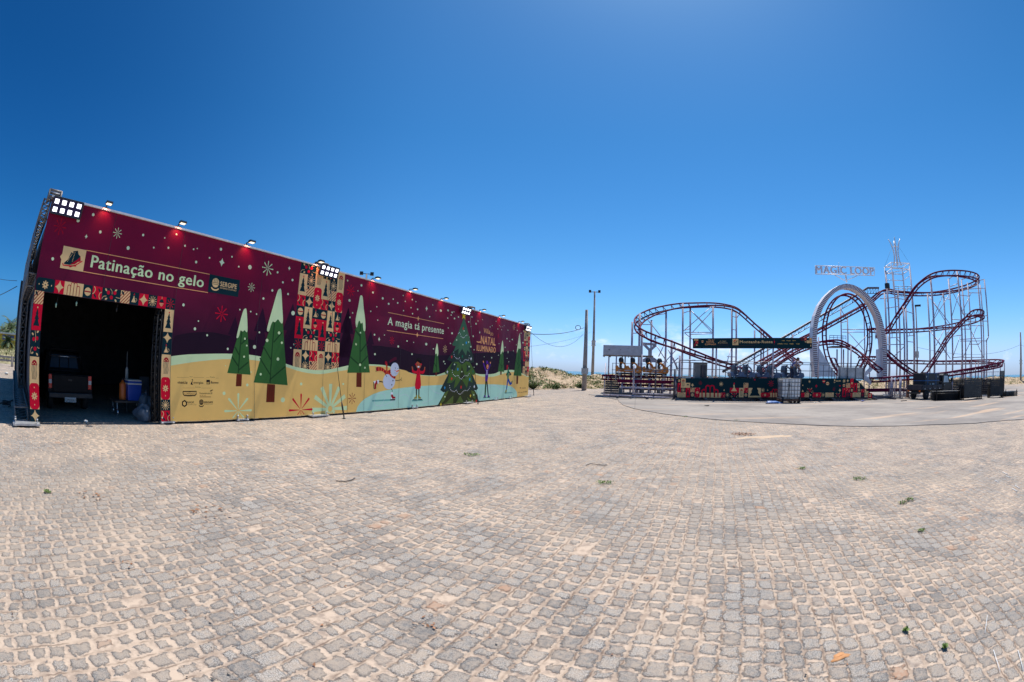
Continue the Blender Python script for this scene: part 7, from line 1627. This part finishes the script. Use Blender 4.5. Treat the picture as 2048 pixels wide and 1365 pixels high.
# fence, trestles and rusty post left of the truck
mb = MB(); P0_, P1_ = rho(1777, 792, 33.5), rho(1836, 793, 32.5); P0_.z = P1_.z = 0; z_ = 1.25*S
for k in range(34): p = P0_.lerp(P1_, k/33); mb.tube([p, p+Z3*z_*.55], .012, M_dkrail, 4)
for h_ in (.05,.55): mb.tube([P0_+Z3*z_*h_, P1_+Z3*z_*h_], .025, M_dkrail, 6)
mb.build('mesh_fence', co)
for x, y in ((1782,792),(1789,792),(1799,793),(1801,793)): 
    p = rho(x, y, 33.6); p.z = 0; mb = MB(); mb.tube([p, p+Z3*1.45*S], .055*S if x != 1789 else .04*S, M_col, 8); mb.build('low_post', co)
pq = gnd(1815, 796); t_ = thing('rusty_post', 'short rusty brown steel post standing left of the flatbed truck', 'post', pq)
mb = MB(); mb.box(pq+Z3*.82*S, (.17*S,.15*S,1.6*S), M_rust); mb.build('shaft', t_); mb = MB(); mb.box(pq+Z3*.03, (.42*S,.3*S,.06), M_rust); mb.build('foot', t_)

# ================================================================== litter, weeds and small things on the paving
M_weed = leafmat('weed_leaf', (.06,.13,.02,1), (.20,.28,.06,1)); M_deadleaf = leafmat('dead_leaf', (.16,.07,.03,1), (.36,.17,.08,1))
def weed(x, y, r, lab, seed, mat=None, n=60):
    p = gnd(x, y); rnd = random.Random(seed); mb = MB()
    for k in range(n):
        a = rnd.uniform(0,6.28); q_ = r*rnd.random()**.6; c = p+V((cos(a)*q_, sin(a)*q_*.8, rnd.uniform(0,.015)))
        d = V((rnd.gauss(0,1), rnd.gauss(0,1), rnd.uniform(.3,1.2) if mat is None else rnd.uniform(0,.25))); leaf(mb, c, d, rnd.uniform(.03,.07)*(.5+r*2.2), rnd.uniform(.008,.016)*(.6+r*2), mat or M_weed, rnd)
    o = mb.build('weed' if mat is None else 'dead_leaves'); tag(o, lab, 'weed' if mat is None else 'dead leaves', 'weeds between the cobbles' if mat is None else 'scattered dead leaves')
for k, (x, y, r, lab) in enumerate(((1208,967,.14,'yellow-green weed tuft just below the dark wire scrap at centre'),(943,911,.17,'small weed tuft in front of the big printed tree'),(1720,959,.16,'largest green weed patch on the right-hand paving'),(1805,1007,.08,'weed sprig left one of the pair on the right'),(1819,1001,.08,'weed sprig right one of the pair on the right'),(1604,938,.09,'small dark weed left of the largest green patch'),(1888,1297,.022,'weed sprig low at the bottom right by the straws'),(1811,1262,.022,'flat weed shred near the bottom beside a sandy gap'),(1842,1062,.05,'weed in a small sandy hollow on the right'),(95,985,.06,'weed sprig among dead leaves at the far left'),(1474,842,.13,'weeds sprouting along the slab edge left of the leaf heap'),(1370,834,.12,'weeds at the curved slab edge below the printed skirt'))): weed(x, y, r, lab, 80+k)
for k, (x, y, r, lab, n_) in enumerate(((1487,869,.38,'brown heap of dead leaves and dirt near the slab edge',160),(180,993,.22,'dead leaves scattered on the left paving before the garage',16),(420,1025,.28,'reddish dead leaves scattered on the left-centre paving',18),(20,1232,.06,'curled brown leaf at the lower left edge',3),(850,1250,.1,'reddish leaf bits near the bottom centre left',8),(1060,992,.12,'dry brown leaf scrap below the centre of the paving',4),(245,1128,.12,'brown leaf crumbs low on the left paving',5))): weed(x, y, r, lab, 120+k, M_deadleaf, n_)
m_brick = simple('orange_stone', (.50,.24,.10,1), .85, var=.15, bump=.5)
p = gnd(1680, 1314); mb = MB(); mb.blob(p-Z3*.004, .07, m_brick, 17, .22, 16, (1.05,.62,.18)); tag(mb.build('orange_stone'), 'single orange stone set among the grey cobbles near the bottom', 'stone')
M_straw = simple('white_straw', (.75,.78,.8,1), .4, var=0)
for (x0, y0_, x1, y1_), lab in zip(((1974,1232,1969,1268),(1986,1302,1999,1346),(2035,1302,2046,1346)), ('shortest white straw, above the other two at the bottom right','white straw leaning left of the outermost one at the bottom right','outermost white straw at the bottom right corner')):
    mb = MB(); A, B_ = gnd(x0,y0_), gnd(x1,y1_); mb.tube([A+Z3*.006, B_+Z3*.008], .0024, M_straw, 6); tag(mb.build('white_straw'), lab, 'straw', 'white straws on the paving')
rndm = random.Random(31)
for k, (x, y) in enumerate(((1990,962),(2005,945),(2012,953),(2024,978),(2030,972))):
    mb = MB(); A = gnd(x, y); B_ = gnd(x+rndm.uniform(8,16), y+rndm.uniform(3,7)); mb.tube([A+Z3*.006, B_+Z3*.006], .006, M_straw, 5); o = mb.build('white_stick'); tag(o, 'short white stick in the loose scatter at the right edge of the paving', 'stick', 'white sticks scattered on the right')
p0 = [gnd(x, y)+Z3*.012 for x, y in ((1172,932),(1180,929),(1190,930),(1205,932),(1215,931.5))]; mb = MB(); mb.tube(p0, .006, M_wire, 5); tag(mb.build('wire_scrap'), 'bent scrap of dark wire lying on the central paving', 'wire')
p0 = [gnd(x, y)+Z3*.012 for x, y in ((672,964),(690,965),(703,962),(710,958))]; mb = MB(); mb.tube(p0, .007, M_wire, 5); tag(mb.build('wire_scrap'), 'dark wire scrap on the paving left of centre', 'wire')
for k, (x, y, r, m_, lab) in enumerate(((1725,803,.16,M_blue_plastic,'small dark blue rag on the slab right of the tank trailer'),(1414,812,.12,M_black,'small dark scrap on the slab below the skirt arches'),(1739,800,.2,m_bt,'scrap of pale cardboard on the slab beside the skirt end'),(1630,806,.10,M_platew,'white scrap on the slab right of the trailer wheels'))):
    crumple('litter', lab, 'litter', gnd(x, y, z=.035), r, m_, (1.2,.7,.22), 150+k, .2, 10)
t_ = MB(); A = gnd(1802, 802.5, z=.04); t_.bar(A, A+V((.9,.1,0)), .05, M_black); tag(t_.build('iron_bar'), 'short dark iron bar on the slab left of the truck', 'bar')
rnd = random.Random(77); mb = MB()
for k in range(420):
    a = rnd.uniform(-1.05, 1.15); d_ = 1.5+22*rnd.random()**1.7; p = V((sin(a)*d_, cos(a)*d_, .002))
    if p.dot(WN) > WDIST-.3: continue
    q_ = rnd.uniform(0, 6.28); ln = rnd.uniform(.010, .035)*(1+d_*.03); wd = ln*rnd.uniform(.2,.5); u_ = V((cos(q_), sin(q_), rnd.uniform(0,.3))); w_ = V((-sin(q_), cos(q_), rnd.uniform(-.1,.3)))
    mb.add([p, p+u_*ln*.5+w_*wd, p+u_*ln, p+u_*ln*.5-w_*wd*.3], [(0,1,2,3)], M_deadleaf if k % 3 else M_black)
tag(mb.build('paving_crumbs'), 'tiny dark leaf crumbs and grit scattered all over the cobbles', 'grit', kind='stuff')
# soft sand drifts blown on the cobbles and slab
m_sand, t, b = newmat('sand_drift'); P = pos(t); t.links.new(mix(t, noise(t, P, 3, 5).step(.3,.7), srgb(206,180,154,.78), srgb(220,196,170,.82)), b.inputs['Base Color']); b.inputs['Roughness'].default_value = .95
b.inputs['Specular IOR Level'].default_value = .1
def drift(x, y, w_, d_, seed, h_=.03):
    c = gnd(x, y); mb = MB(); n = 40; vs = [c+Z3*h_]; rings = 6
    for r_ in range(1, rings+1):
        for k in range(n):
            a = 2*pi*k/n; rr2 = r_/rings*(1+.5*mnoise.noise(V((cos(a)*1.5, sin(a)*1.5, seed)))+.35*mnoise.noise(V((cos(a)*5, sin(a)*5, seed)))); vs.append(c+V((cos(a)*w_*rr2, sin(a)*d_*rr2, h_*(1-(r_/rings)**2)-.012*(r_/rings))))
    fs = [(0,1+k,1+(k+1)%n) for k in range(n)]+[(1+(r_-1)*n+k, 1+r_*n+k, 1+r_*n+(k+1)%n, 1+(r_-1)*n+(k+1)%n) for r_ in range(1,rings) for k in range(n)]
    mb.add(vs, fs, m_sand, True); tag(mb.build('sand_drift'), kind='structure')
drift(1530, 874, 1.3, .3, 1.3, .012)
